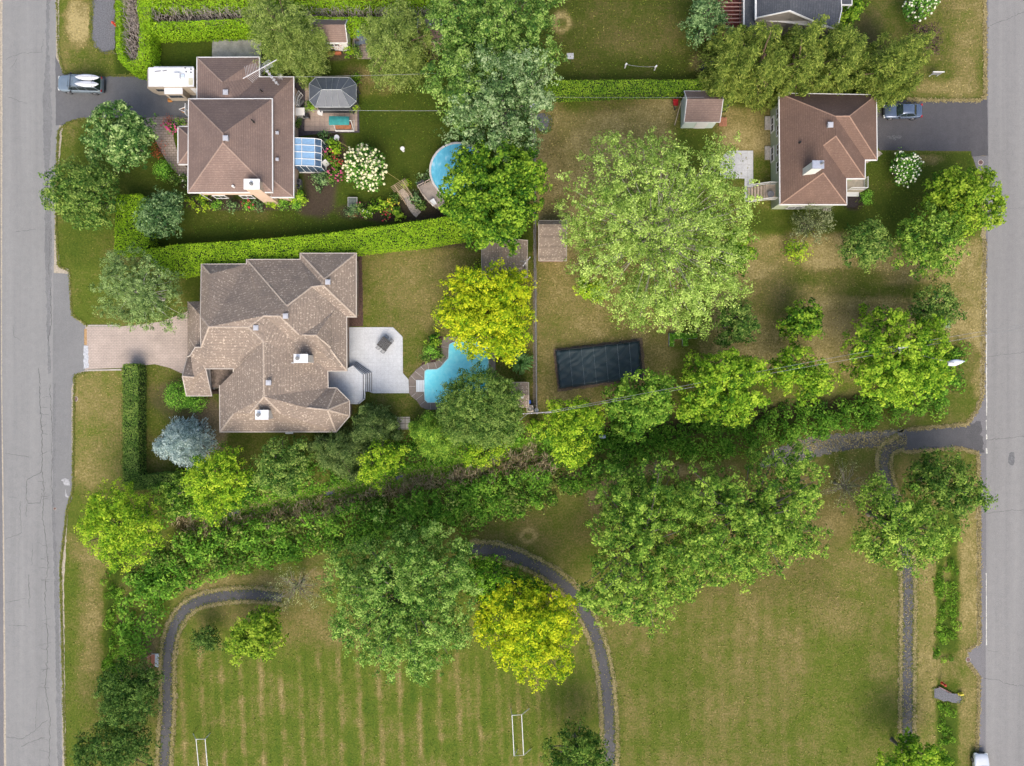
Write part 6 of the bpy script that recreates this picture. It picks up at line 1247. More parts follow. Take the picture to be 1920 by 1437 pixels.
# ---------------------------------------------------------------- vehicles
m_tyre = plain('tyre_rubber', (.02, .02, .02), .9); m_rim = plain('alloy_rim', (.4, .4, .42), .3, .8)
m_carglass = plain('car_glass', (.018, .03, .032), .06, 0, .7, var=.2, scale=.5)
m_lamp = plain('clear_lamp', (.75, .75, .72), .15, 0, .6); m_tail = plain('red_lamp', (.45, .02, .02), .2, 0, .6); m_blackp = plain('black_plastic', (.025, .025, .027), .6)
def car(name, label, loc, rz, L, Wd, Hh, paint, kind='suv'):
    """nose along -x; loc ground centre"""
    t = thing(name, label, 'car', (0, 0, 0)); hw = Wd / 2
    if kind == 'suv':
        belt = .60 * Hh; st = [(-.5, .62, .42 * Hh), (-.49, .80, .52 * Hh), (-.46, .90, .565 * Hh), (-.40, .97, .59 * Hh), (-.30, 1, .61 * Hh), (-.24, 1, .63 * Hh), (0, 1, .63 * Hh), (.25, 1, .63 * Hh), (.40, .99, .63 * Hh), (.47, .95, .62 * Hh), (.495, .88, .55 * Hh), (.5, .80, .48 * Hh)]
        cab = [(-.245, .86, .62 * Hh), (-.165, .80, .93 * Hh), (-.12, .79, .985 * Hh), (.1, .79, Hh), (.36, .78, .985 * Hh), (.42, .77, .95 * Hh), (.48, .84, .62 * Hh)]
    else:
        st = [(-.5, .60, .36 * Hh), (-.492, .78, .46 * Hh), (-.46, .90, .53 * Hh), (-.38, .96, .59 * Hh), (-.26, .99, .635 * Hh), (-.15, 1, .66 * Hh), (.1, 1, .67 * Hh), (.28, .99, .675 * Hh), (.36, .97, .68 * Hh), (.44, .92, .675 * Hh), (.485, .85, .64 * Hh), (.5, .72, .45 * Hh)]
        cab = [(-.20, .84, .64 * Hh), (-.07, .70, .93 * Hh), (-.02, .68, .985 * Hh), (.08, .67, Hh), (.18, .67, .975 * Hh), (.23, .68, .93 * Hh), (.36, .80, .67 * Hh)]
    secs = []
    for (u, w, z) in st:
        x = u * L; y = w * hw; zb = .22 if abs(u) < .44 else .32
        secs.append([(x, -y * .9, zb), (x, -y, zb + .22), (x, -y, z - .16), (x, -y * .93, z - .05), (x, -y * .80, z), (x, -y * .4, z + .015), (x, 0, z + .022), (x, y * .4, z + .015), (x, y * .80, z), (x, y * .93, z - .05), (x, y, z - .16), (x, y, zb + .22), (x, y * .9, zb)])
    b = obj('body', MB().loft(secs), paint, t, smooth=True)
    md = b.modifiers.new('edge', 'EDGE_SPLIT'); md.split_angle = math.radians(38)
    # cabin glass, then roof skin and pillars
    cs = []
    for (u, w, z) in cab: x = u * L; y = w * hw; cs.append((x, y, z))
    base = cs[0][2] - .03
    g = MB(); s_ = []
    wb = .90 * hw
    for i, (x, y, z) in enumerate(cs):
        s_.append([(x, -wb, base), (x, -y, z - .04), (x, -y * .92, z), (x, 0, z + .012), (x, y * .92, z), (x, y, z - .04), (x, wb, base)])
    s_[0] = [(cs[0][0], -wb * .96, base)] * 1 + [(cs[0][0], -wb * .94, base + .01), (cs[0][0] - .05, -wb * .7, base + .012), (cs[0][0] - .10, 0, base + .015), (cs[0][0] - .05, wb * .7, base + .012), (cs[0][0], wb * .94, base + .01), (cs[0][0], wb * .96, base)]
    s_[-1] = [(cs[-1][0], -wb * .94, base), (cs[-1][0], -wb * .92, base + .01), (cs[-1][0] + .02, -wb * .6, base + .012), (cs[-1][0] + .04, 0, base + .015), (cs[-1][0] + .02, wb * .6, base + .012), (cs[-1][0], wb * .92, base + .01), (cs[-1][0], wb * .94, base)]
    g.loft(s_); obj('window_glass', g, m_carglass, t)
    r = MB(); rs = []
    for i in range(1, len(cs) - 1):
        x, y, z = cs[i]; k = .985 if i in (1, len(cs) - 2) else 1; rs.append([(x, -y * 1.01, z - .05), (x, -y * .92, z + .018), (x, -y * .4, z + .034), (x, 0, z + .036), (x, y * .4, z + .034), (x, y * .92, z + .018), (x, y * 1.01, z - .05)])
    r.loft(rs, cap=False)
    obj('roof', r, paint, t, smooth=True)
    pil = MB()
    for s in (-1, 1):
        a, b2 = cs[0], cs[1]; pil.tube([(a[0], s * wb * .97, base), (b2[0], s * b2[1] * 1.0, b2[2] - .02)], .04, 4)
        a, b2 = cs[-1], cs[-2]; pil.tube([(a[0], s * wb * .95, base), (b2[0], s * b2[1] * 1.0, b2[2] - .02)], .05, 4)
        for f_ in ((.40,) if kind == 'sedan' else (.30, .62)):
            x = cs[1][0] + (cs[-2][0] - cs[1][0]) * f_; pil.tube([(x, s * wb * 1.0, base), (x, s * cs[3][1] * 1.01, cs[3][2] - .04)], .035, 4)
    obj('pillar', pil, paint, t)
    for sx in (-1, 1):
        for s in (-1, 1):
            x = sx * L * .30; w_ = MB(); n = 20; rr = .34 if kind == 'sedan' else .40
            for k, yy in enumerate((s * (hw - .22), s * (hw + .01))): pass
            secs2 = [[(x + rr * q * math.cos(2 * PI * k / n), s * yy, rr + rr * q * math.sin(2 * PI * k / n)) for k in range(n)] for yy, q in ((hw - .24, 1), (hw - .03, 1), (hw + .005, .93))]
            w_.loft(secs2); wo_ = obj('wheel', w_, m_tyre, t); ri = MB(); ri.loft([[(x + rr * q * math.cos(2 * PI * k / n), s * yy, rr + rr * q * math.sin(2 * PI * k / n)) for k in range(n)] for yy, q in ((hw, .62), (hw + .018, .58), (hw + .012, .2))]); obj('rim', ri, m_rim, wo_)
    zf = (st[1][2]) - .1; zr = st[-2][2] - .08
    for s in (-1, 1):
        h_ = MB(); h_.box((-L * .478, s * hw * .70, zf), (.22, .34, .14), s * -.25); obj('headlight', h_, m_lamp, t, bevel=.02)
        h_ = MB(); h_.box((L * .485, s * hw * .78, zr), (.14, .26, .2), s * .15); obj('tail_light', h_, m_tail, t, bevel=.02)
        m_ = MB(); m_.box((cs[0][0] + .35, s * (hw + .10), base + .09), (.14, .24, .15)); obj('mirror', m_, m_blackp, t, bevel=.03)
    bp_ = MB(); bp_.box((-L * .497, 0, .42), (.10, Wd * .62, .22)); bp_.box((L * .497, 0, .40), (.10, Wd * .8, .2)); bp_.box((-L * .487, 0, .62), (.08, Wd * .4, .14)); obj('bumper', bp_, m_blackp, t, bevel=.02)
    wi = MB()
    for s in (-.2, .35): wi.tube([(cs[0][0] - .07, s * hw, base + .03), (cs[0][0] + .30, s * hw + .45, base + .17)], .012, 4)
    obj('wiper', wi, m_blackp, t)
    t.location = loc; t.rotation_euler = (0, 0, rz)
    return t
def paintm(name, col): return plain(name, col, .22, .35, .6, var=.04, scale=1, Coat_Weight=.6, Coat_Roughness=.08)
x, y, _ = W(149.5, 157, 1.0)
suv = car('parked_suv', 'blue grey suv with white kayaks on its roof at the driveway mouth', (x, y, .022), math.radians(-2), 5.3, 1.95, 1.85, paintm('blue_grey_paint', (.22, .27, .31)), 'suv')
rk = MB()
for xx in (-.55, .95):
    rk.box((xx, 0, 2.00), (.07, 1.75, .05))
    for s in (-1, 1): rk.box((xx, s * .72, 1.93), (.07, .05, .12))
for s in (-1, 1): rk.tube([(-1.0, s * .72, 1.90), (1.7, s * .72, 1.90)], .025, 5)
rko = obj('roof_rack', rk, m_blackp, suv); rko.location = (0, 0, 0)
rko.data.transform(__import__('mathutils').Matrix.Translation(-Vector((-wloc(suv).x, -wloc(suv).y, -wloc(suv).z)) if True else Vector()))
m_kayak = plain('white_gelcoat', (.66, .66, .68), .3, 0, .5, var=.04)
def kayak(label, cx, cy, z, rz):
    t = thing('kayak', label, 'kayak', (0, 0, 0), 'kayaks on the suv roof'); secs = []
    L = 2.9; n = 12
    for k in range(15):
        u = -1 + 2 * k / 14; w = .36 * (1 - abs(u) ** 2.2) ** .8 + .012; h = .17 * (1 - .35 * abs(u) ** 2) * (1 - abs(u) ** 6) + .01
        secs.append([(u * L / 2, w * math.cos(a), h * math.sin(a) * (1 if math.sin(a) > 0 else .8) + .06 * u * u) for a in [2 * PI * i / n for i in range(n)]])
    obj('hull', MB().loft(secs), m_kayak, t, smooth=True)
    st_ = MB()
    for xx in (-.75, .62): st_.loft([[(xx + d, .38 * (1 - abs(xx / 1.45) ** 2.2) ** .8 * math.cos(a) * 1.02, .185 * math.sin(a) * (1 - .3 * (xx / 1.45) ** 2)) for a in [PI * i / 10 for i in range(11)]] for d in (-.03, .03)], cap=False)
    st_.tube([(-1.2, 0, .19), (1.2, 0, .19)], .012, 4); obj('strap', st_, m_blackp, t)
    t.location = (cx, cy, z); t.rotation_euler = (0, 0, rz)
for k, (px, py, lb) in enumerate(((163.5, 145, 'upper white kayak strapped to the suv roof, nearer the grass'), (162.5, 157.5, 'lower white kayak strapped to the suv roof, nearer the driveway middle'))):
    x, y, _ = W(px, py, 2.2); kayak(lb, x, y, 2.17, math.radians(-2))
x, y, _ = W(1693.5, 208, .8)
car('parked_sedan', 'slate blue sedan parked on the black driveway under the rightmost feathery conifer', (x, y, .03), 0, 4.5, 1.75, 1.42, paintm('slate_blue_paint', (.10, .135, .20)), 'sedan')
x, y, _ = W(1841, 1449, .8)
car('parked_sedan', 'white car at the edge of the east road cut by the bottom of the photo', (x, y, .03), math.radians(-90), 4.5, 1.8, 1.45, paintm('white_paint', (.74, .75, .76)), 'sedan')
# camper
cp = thing('camper_trailer', 'white camper trailer with an open slide-out beside the brown roofed house', 'camper', W(322, 148, 0))
zt = 3.0; a = W(277, 127, zt); b = W(364, 163, zt); ncx = (a[0] + b[0]) / 2; ncy = (a[1] + b[1]) / 2; LX = b[0] - a[0]; LY = a[1] - b[1]
m_camp = plain('tan_camper_side', (.40, .34, .27), .6, var=.08); m_wr = plain('white_camper_roof', (.68, .68, .68), .5, var=.02)
mb = MB(); prof = [(-LX / 2 + .1, .45), (LX / 2 - .05, .45), (LX / 2, 1.2), (LX / 2 - .02, zt), (-LX / 2 + .05, zt), (-LX / 2 - .35, zt - .55), (-LX / 2 - .3, 1.2)]
mb.loft([[(ncx + u, ncy + s * (LY / 2 - .03), z) for u, z in prof] for s in (-1, 1)]); obj('body', mb, m_camp, cp, bevel=.03)
mb = MB(); mb.box((ncx + .05, ncy, zt + .03), (LX - .1, LY, .08)); rf = obj('roof', mb, m_wr, cp, bevel=.03)
mb = MB(); q = W(331, 142, 3.3); mb.box((q[0], q[1], zt + .2), (.75, .7, .28)); obj('air_conditioner', mb, m_wr, rf, bevel=.05)
mb = MB(); q = W(342, 142.5, 3.2); mb.box((q[0], q[1], zt + .13), (.42, .42, .16)); obj('roof_vent', mb, plain('translucent_vent', (.55, .62, .72), .3), rf, bevel=.02)
mb = MB(); q = W(357.5, 153, 3.1); mb.box((q[0], q[1], zt + .09), (.5, .8, .05)); mb.box((q[0] + .05, q[1] - .1, zt + .13), (.22, .25, .05)); obj('skylight', mb, plain('yellowed_plastic', (.55, .52, .38), .5), rf, bevel=.01)
mb = MB()
for px, py, l_ in ((296, 134, .7), (309, 133, .5)): q = W(px, py, 3.1); mb.tube([(q[0] - l_ / 2, q[1] - .04, zt + .11), (q[0] + l_ / 2, q[1] + .04, zt + .13)], .03, 5)
for px, py in ((347, 128), (358, 130), (358, 136), (349, 135)): q = W(px, py, 3.1); mb.cyl((q[0], q[1]), .07, zt + .07, zt + .15, 8)
obj('roof_fitting', mb, m_blackp, rf)
mb = MB(); mb.tube([(ncx - LX / 2 + .7, ncy + LY / 2 + .08, zt - .1), (ncx + LX / 2 - .1, ncy + LY / 2 + .08, zt - .1)], .1, 8); obj('awning_roll', mb, plain('grey_awning', (.45, .47, .48), .6), cp)
q0 = W(308, 164.5, 2.6); q1 = W(342.5, 176.5, 2.6); mb = MB(); mb.box(((q0[0] + q1[0]) / 2, (q0[1] + q1[1]) / 2, 1.62), (q1[0] - q0[0] - .06, q0[1] - q1[1] + .1, 1.86)); so2 = obj('slide_out', mb, m_camp, cp)
mb = MB(); mb.box(((q0[0] + q1[0]) / 2, (q0[1] + q1[1]) / 2, 2.6), (q1[0] - q0[0], q0[1] - q1[1], .08)); obj('topper', mb, m_wr, so2, bevel=.02)
mb = MB(); mb.box(((q0[0] + q1[0]) / 2, q1[1] - .02 - .0, 1.95), (q1[0] - q0[0] - .6, .07, .7)); obj('window', mb, m_glass, so2)
mb = MB(); mb.box((ncx - 1.7, ncy - LY / 2 - .01, 2.0), (.9, .06, .5)); obj('window', mb, m_glass, cp)
mb = MB(); mb.box((ncx + 2.4, ncy - LY / 2 - .0, 1.5), (.7, .06, 1.9)); obj('door', mb, m_wr, cp)
for sx in (-.45, .45):
    for s in (-1, 1):
        mb = MB(); n = 18; mb.loft([[(ncx + sx + .35 * q * math.cos(2 * PI * k / n), ncy + s * yy, .35 + .35 * q * math.sin(2 * PI * k / n)) for k in range(n)] for yy, q in ((LY / 2 - .25, 1), (LY / 2 - .02, 1), (LY / 2, .6))]); obj('wheel', mb, m_tyre, cp)
mb = MB(); mb.tube([(ncx - LX / 2, ncy - .7, .5), (ncx - LX / 2 - 1.0, ncy, .5), (ncx - LX / 2, ncy + .7, .5)], .06, 5); obj('hitch', mb, m_blackp, cp)
mb = MB(); mb.box((ncx - LX / 2 + 1.3, ncy - LY / 2 - .5, .25), (.5, .35, .3)); tb = thing('toolbox', 'small orange box on the driveway beside the camper slide-out', 'box', (ncx - LX / 2 + 1.3, ncy - LY / 2 - .5, 0)); obj('case', mb, plain('orange_plastic', (.6, .25, .06), .6), tb, bevel=.03)
mb = MB(); mb.box((ncx - LX / 2 + 1.3, ncy - LY / 2 - .5, .42), (.4, .06, .06)); obj('handle', mb, m_blackp, tb)
# basketball hoop in the driveway
bh = thing('basketball_hoop', 'white basketball hoop frame standing against the driveway wall', 'basketball hoop', W(347, 207, 0)); x, y, _ = W(349, 207, 3.0); mb = MB(); mb.box((x + .1, y, 3.1), (.06, 1.25, .8)); obj('backboard', mb, m_white_t, bh)
mb = MB(); mb.tube([(x - .35 + .23 * math.cos(t_), y + .23 * math.sin(t_), 2.9) for t_ in [k * PI / 8 for k in range(17)]], .02, 5, cap=False); obj('rim', mb, plain('orange_plastic', (.6, .25, .06)), bh)
mb = MB(); mb.tube([(x + .1, y + .35, 3.2), (x - .7, y, 3.3), (x + .1, y - .35, 3.2)], .04, 5); mb.tube([(x + .2, y, 0), (x + .2, y, 3.2)], .06, 6); obj('pole', mb, m_white_t, bh)
# ---------------------------------------------------------------- poles, wires
m_wood = plain('grey_weathered_wood', (.26, .24, .22), .9, var=.2, scale=4); m_wire = plain('wire', (.27, .27, .27), .5, .2)
def pole(label, px, py, h, arms, r=.14, name='utility_pole'):
    x, y, _ = W(px, py, h); t = thing(name, label, 'utility pole', (x, y, 0), 'utility poles'); obj('post', MB().cyl((x, y), r * 1.3, 0, h, 12, r * .8), m_wood, t)
    mb = MB(); ins = MB()
    for (L_, rz, z) in arms:
        mb.box((x, y, z), (L_, .1, .1), rz)
        for k in (-1, -.4, .4, 1):
            q = (x + math.cos(rz) * L_ * .46 * k, y + math.sin(rz) * L_ * .46 * k); ins.cyl(q, .05, z + .05, z + .2, 8)
    if arms: obj('crossarm', mb, m_wood, t); obj('insulator', ins, plain('grey_ceramic', (.5, .5, .52), .3), t)
    return t, (x, y)
p1, P1xy = pole('grey utility pole with a crossarm beside the pump shed', 1007, 775, 9, [(3.2, .06, 8.6), (2.2, .06, 8.0)])
mb = MB(); mb.cyl((P1xy[0], P1xy[1] + .28), .22, 7.1, 7.9, 14); mb.cyl((P1xy[0], P1xy[1] + .28), .12, 7.9, 8.02, 10); obj('transformer', mb, plain('grey_metal', (.4, .4, .4)), p1)
p2, P2xy = pole('grey utility pole standing against the tan roofed shed', 987.5, 489, 8, [(1.3, .9, 7.4)])
mb = MB(); mb.tube([(P2xy[0], P2xy[1], 7.0), (P2xy[0] - .5, P2xy[1] + .1, 7.2), (P2xy[0] - .7, P2xy[1] + .1, 7.1)], .03, 5); obj('bracket', mb, m_wire, p2)
p3, P3xy = pole('pole with a pale globe lamp at the edge of the tall tree row', 998, 199, 8, [])
x, y, _ = W(999, 199, 8.2); mb = MB().ball((x, y, 8.2), .32, 12, 8, .8); obj('lamp', mb, plain('frosted_lamp', (.66, .68, .74), .4), p3)
def wire(name, label, pts, sag, r=.022, cat='power line', grp=None):
    t = None; mb = MB()
    for a, b in zip(pts[:-1], pts[1:]):
        mb.tube([(a[0] + (b[0] - a[0]) * k / 16, a[1] + (b[1] - a[1]) * k / 16, a[2] + (b[2] - a[2]) * k / 16 - sag * 4 * (k / 16) * (1 - k / 16)) for k in range(17)], r, 4)
    c = pts[0]; o = obj(name, mb, m_wire, origin=(c[0], c[1], c[2])); tag(o, label, cat, grp); return o
pa = (P1xy[0], P1xy[1]); e1 = W(1700, 652, 9.6); e2 = W(1990, 598, 9.6); e3 = W(1985, 604, 9.6)
sl_, slp = pole('wooden pole inside the large bright tree, its lamp arm reaching toward the east road', 1690, 654, 9.2, [(1.0, 1.35, 8.9)], name='street_lamp_pole')
grp_w = 'overhead wires along the ditch trees'
wire('power_line', 'upper overhead wire from the utility pole across the tree row to the east road', [(pa[0] + .9, pa[1] + .1, 8.8), (slp[0], slp[1] + .4, 9.1), e2], .35, .018, grp=grp_w)
wire('power_line', 'lower overhead wire from the utility pole across the tree row to the east road', [(pa[0] + .9, pa[1] - .1, 8.0), (slp[0], slp[1] - .2, 8.7), e3], .5, .02, grp=grp_w)
wire('power_line', 'thin overhead wire running north from the utility pole along the fence', [(pa[0], pa[1], 8.8), W(1003.5, 560, 8.2), W(1001, 430, 8)], .2, .02)
wire('power_line', 'pale overhead wire from the brown roofed house across its rear lawn', [W(577, 206.7, 5), W(1000, 206.7, 7)], .2, .02)
wire('power_line', 'short slack wires west of the utility pole', [(pa[0] - .9, pa[1], 8.6), W(975, 788, 7)], .2, .02)
wire('power_line', 'dashed looking wire crossing behind the grey gazebo', [W(490, 145, 5), W(840, 137, 6.5)], .2, .015)
wire('power_line', 'thin wire parallel to the straight hedge', [W(1035, 182.5, 6.0), W(1320, 182.8, 5.0)], .1, .014)
x, y, _ = W(1793, 680, 8.6); ll = slp; mb = MB(); mb.tube([(ll[0], ll[1], 8.2), (x - 1.0, y + .05, 8.75), (x - .3, y, 8.7)], .05, 6); obj('arm', mb, m_wire, sl_)
mb = MB(); secs = []
for k in range(7):
    u = k / 6; w_ = .34 * math.sin(PI * min(1, u * .8 + .2)) + .03; secs.append([(x - .9 + 1.8 * u, y - .12 + .25 * u + w_ * math.cos(a_), 8.6 + .12 * math.sin(a_)) for a_ in [2 * PI * i / 10 for i in range(10)]])
mb.loft(secs); obj('lamp_head', mb, plain('pale_lamp_shell', (.60, .64, .68), .35, var=.04), sl_, smooth=True)
x, y, _ = W(1695.5, 651.5, 9.3); mb = MB(); mb.box((x, y, 9.3), (1.3, .2, .12), .12); obj('bracket', mb, plain('pale_metal', (.5, .52, .53)), sl_)
# aerial
at_ = thing('tv_aerial', 'large white television aerial on a mast above the brown roofed house', 'aerial', W(503, 122, 0)); z = 8.6
a_, b_ = W(455.5, 147.5, z), W(518.5, 112.5, z); m_alu = plain('aluminium_tube', (.58, .56, .55), .4, .4); mb = MB(); mb.tube([a_, b_], .055, 5)
d = (Vector(b_) - Vector(a_)).normalized(); nrm = Vector((-d.y, d.x, 0))
obj('boom', mb, m_alu, at_); mb = MB(); L_ = (Vector(b_) - Vector(a_)).length
for k in range(13):
    u = .10 + .045 * k; c_ = Vector(a_).lerp(Vector(b_), u); l1 = 1.3 - .045 * k
    dirn = (nrm * .95 + d * (.35)).normalized(); dirm = (-nrm * .95 + d * .35).normalized()
    mb.tube([c_, c_ + dirn * l1 * (.9 if k < 8 else .5)], .018, 4); mb.tube([c_, c_ + dirm * l1 * (.75 if k < 8 else .5)], .018, 4)
for k in range(8): c_ = Vector(a_).lerp(Vector(b_), .66 + .025 * k); mb.tube([c_ - nrm * .45, c_ + nrm * .45], .015, 4)
obj('element', mb, m_alu, at_); mc = Vector(a_).lerp(Vector(b_), .62); mb = MB(); mb.tube([(mc.x, mc.y, .0), (mc.x, mc.y, z)], .05, 6)
for k in range(10): zz = .8 + k * .75; mb.box((mc.x, mc.y, zz), (.3, .3, .03), k)
obj('mast', mb, m_alu, at_)
wv = thing('weather_vane', 'small wire like aerial on the north edge of the lower brown roof', 'aerial', W(527, 146, 3.4)); x, y, _ = W(527, 146.5, 4); mb = MB(); mb.tube([(x, y, 3.3), (x, y, 4.4)], .03, 5)
obj('mast', mb, m_alu, wv); mb = MB()
for k in range(5): a9 = k * PI / 5; mb.tube([(x - .35 * math.cos(a9), y - .35 * math.sin(a9), 4.3), (x + .35 * math.cos(a9), y + .35 * math.sin(a9), 4.4)], .015, 4)
obj('element', mb, m_alu, wv)
# ---------------------------------------------------------------- pools
m_water = None
t = NT('pool_water'); n1 = t.noise(.22, 2); n2 = t.noise(2.6, 3, .7); n3 = t.noise(9, 2)
c = t.ramp(t.math('ADD', t.math('MULTIPLY', n1, .6), t.math('MULTIPLY', n2, .4)), [(.3, (.07, .68, .84)), (.7, (.34, .92, .97))])
b = t.bsdf(c, .12, 0, .5, bump=n3, bs=.12, bd=.05); m_pool = t.m
pool = thing('swimming_pool', 'freeform turquoise in-ground pool with angular stone coping and white corner steps', 'swimming pool', W(860, 700, 0))
wp = [(796, 712.5), (797, 697), (800, 694), (819, 693), (826, 689), (841, 672), (842, 652), (843, 646), (851, 642), (880, 641), (916, 643), (915.5, 702), (915, 730), (900, 755), (802, 755), (797, 750), (796, 736)]
cop = [(767, 709), (770, 705), (781, 693), (789, 687), (800, 681), (817, 679), (823, 673), (827, 669), (828, 645), (832, 632), (929, 632), (929, 770), (800, 768), (789, 763), (782, 752), (772, 744), (767, 738)]
mb = MB(); ow = [W(x, y)[:2] for x, y in wp]; oc = [W(x, y)[:2] for x, y in cop]
# coping ring: bridge by nearest quads through a prism with a hole (two polygons split top/bottom)
ring = MB(); ring.prism(oc, .0, .10); obj('coping', ring, m_coping, pool)
wt = MB(); wt.prism(ow, .06, .115); obj('water', wt, m_pool, pool)
lip = MB()
for a, b2 in zip(ow, ow[1:] + ow[:1]):
    d = Vector((b2[0] - a[0], b2[1] - a[1])); lip.box(((a[0] + b2[0]) / 2, (a[1] + b2[1]) / 2, .125), (d.length + .05, .09, .05), math.atan2(d.y, d.x))
obj('liner_edge', lip, plain('pale_turquoise_edge', (.45, .72, .76), .5), pool)
jl = MB()
for (x0, y0), (x1, y1) in (((767, 725), (779, 725)), ((771, 705), (780, 714)), ((779, 697), (793, 708)), ((789, 688), (797, 696)), ((802, 681), (804, 693)), ((815, 680), (819, 691)), ((821, 674), (830, 682)), ((828, 668), (840, 671)), ((828, 650), (841, 652)), ((916, 672.5), (928.5, 672.5)), ((807, 755), (807, 767.5)), ((797, 752), (788, 760)), ((793, 740), (780, 750)), ((780, 737), (772, 744))):
    p, q = W(x0, y0), W(x1, y1); d = Vector((q[0] - p[0], q[1] - p[1])); jl.box(((p[0] + q[0]) / 2, (p[1] + q[1]) / 2, .104), (d.length, .045, .012), math.atan2(d.y, d.x))
obj('joint', jl, plain('pale_joint', (.5, .46, .4)), pool)
for k in range(5):
    p, q = W(780.5 + k * 3, 713), W(783.5 + k * 3, 735); s_ = MB(); s_.box(((p[0] + q[0]) / 2, (p[1] + q[1]) / 2, .15 - .01 * k), (q[0] - p[0] - .03, p[1] - q[1], .07)); obj('step', s_, plain('white_acrylic', (.70, .74, .76), .3, var=.03), pool)
sheet('planting_bed', [(788, 690), (800, 660), (805, 632), (830, 630), (829, 665), (822, 672), (815, 680), (795, 683)], .014, MC['brown_mulch'], .5)
# round pool
rp = thing('round_pool', 'round above-ground blue pool half hidden under the rich dark green tree', 'swimming pool', W(856, 320, 0)); cx, cy, _ = W(858, 320, 1.3); R_ = 52 * S * .985
mb = MB(); mb.cyl((cx, cy), R_, 0, 1.25, 48); obj('wall', mb, plain('white_pool_wall', (.6, .6, .58), .5), rp)
t = NT('round_pool_water'); n1 = t.noise(.9, 4, .6); n2 = t.noise(3, 3, stretch=(1, .3, 1))
c = t.ramp(t.math('ADD', t.math('MULTIPLY', n1, .6), t.math('MULTIPLY', n2, .4)), [(.3, (.06, .34, .50)), (.55, (.14, .50, .66)), (.72, (.55, .76, .86))]); t.bsdf(c, .15, 0, .5)
mb = MB(); mb.cyl((cx, cy), R_ - .12, 1.26, 1.30, 48); obj('water', mb, t.m, rp)
mb = MB()
for k in range(36):
    a0, a1 = 2 * PI * k / 36, 2 * PI * (k + .97) / 36
    mb.add([(cx + r_ * math.cos(a_), cy + r_ * math.sin(a_), z_) for z_ in (1.30, 1.36) for r_, a_ in ((R_ + .08, a0), (R_ + .08, a1), (R_ - .14, a1), (R_ - .14, a0))], [(3, 2, 1, 0), (4, 5, 6, 7), (0, 1, 5, 4), (1, 2, 6, 5), (2, 3, 7, 6), (3, 0, 4, 7)])
obj('rim', mb, plain('pale_pool_rim', (.62, .58, .54), .5), rp)
# deck beside the round pool
dk = thing('pool_deck', 'curved grey wooden deck with stairs at the south west side of the round pool', 'deck', W(812, 365, 0)); zd = 1.2
t = NT('grey_deck_boards'); sx = t.n('SeparateXYZ'); mp = t.n('Mapping'); mp.inputs['Rotation'].default_value = (0, 0, math.radians(-38)); t.l(t.pos(), mp.inputs[0]); t.l(mp.outputs[0], sx.inputs[0])
fr = t.math('FRACT', t.math('DIVIDE', sx.outputs[0], .14)); c = t.mix(t.math('MULTIPLY', t.math('LESS_THAN', fr, .15), .6), t.ramp(t.noise(2, 4), [(.3, (.27, .225, .19)), (.7, (.38, .32, .27))]), (.10, .08, .07)); t.bsdf(c, .9, 0, .2); m_gdeck = t.m
dp_ = [(786, 356), (800, 350), (811, 346), (815, 350), (822, 360), (834, 369), (845, 376), (840, 385), (828, 393), (820, 396), (806, 384), (795, 371)]
sheet('floor', dp_, zd, m_gdeck, 0, kind=None, parent=dk, z0=zd - .15)
# keep the deck footprint at its own height
mb = MB()
for (x, y) in ((790, 358), (808, 349), (822, 394), (840, 383), (798, 374)): p = W(x, y); mb.box((p[0], p[1], .52), (.12, .12, 1.04))
obj('post', mb, m_wood, dk)
rail(dk, [W(x, y)[:2] for x, y in ((787, 357), (795, 371), (806, 384), (820, 396))], zd, zd + .9, plain('tan_rail', (.46, .38, .30), .8), .25); rail(dk, [W(x, y)[:2] for x, y in ((787, 357), (799, 351))], zd, zd + .9, plain('tan_rail', (.46, .38, .30), .8), .25); rail(dk, [W(x, y)[:2] for x, y in ((801, 350), (809, 346))], zd, zd + .9, plain('tan_rail', (.46, .38, .30), .8), .25)
for k in range(5):
    p = W(796.5 - k * 1.0, 353 - 2.7 * k); mb = MB(); mb.box((p[0] - .3, p[1], 1.0 - .2 * k), (1.0, .24, .05), .5); obj('step', mb, plain('dark_grey_board', (.17, .15, .14), .9, var=.2), dk)
x, y, _ = W(812, 379, 1.7); pcx = thing('pool_chair', 'white plastic seat on the round pool deck', 'chair', (x, y, 1.2)); mb = MB(); mb.box((x, y, 1.65), (.6, .75, .06), .5); obj('seat', mb, m_white_t, pcx, bevel=.02); mb = MB()
for dx in (-.25, .25):
    for dy in (-.3, .3): mb.box((x + dx * math.cos(.5) - dy * math.sin(.5), y + dx * math.sin(.5) + dy * math.cos(.5), 1.42), (.05, .05, .42), .5)
obj('legs', mb, m_white_t, pcx)
# covered rectangular pool
cv = thing('covered_pool', 'rectangular pool under a dark blue green tarpaulin held down round its rim', 'pool cover', W(1122, 683, 0))
t = NT('dark_tarpaulin'); n1 = t.noise(.35, 3); n2 = t.noise(2.5, 4); wv2 = t.n('TexWave', wave_type='BANDS'); wv2.inputs['Scale'].default_value = .35; wv2.inputs['Distortion'].default_value = 7; wv2.inputs['Detail'].default_value = 2; mp = t.n('Mapping'); mp.inputs['Rotation'].default_value = (0, 0, math.radians(50)); t.l(t.pos(), mp.inputs[0]); t.l(mp.outputs[0], wv2.inputs[0])
ln = t.math('LESS_THAN', wv2.outputs[1], .03); c = t.ramp(n1, [(.3, (.012, .028, .034)), (.7, (.024, .045, .054))]); c = t.mix(t.math('MULTIPLY', ln, .45), c, (.008, .012, .016)); c = t.mix(t.math('MULTIPLY', n2, .25), c, (.045, .065, .07))
t.bsdf(c, .55, 0, .25, bump=wv2.outputs[1], bs=.35, bd=.12); m_tarp = t.m
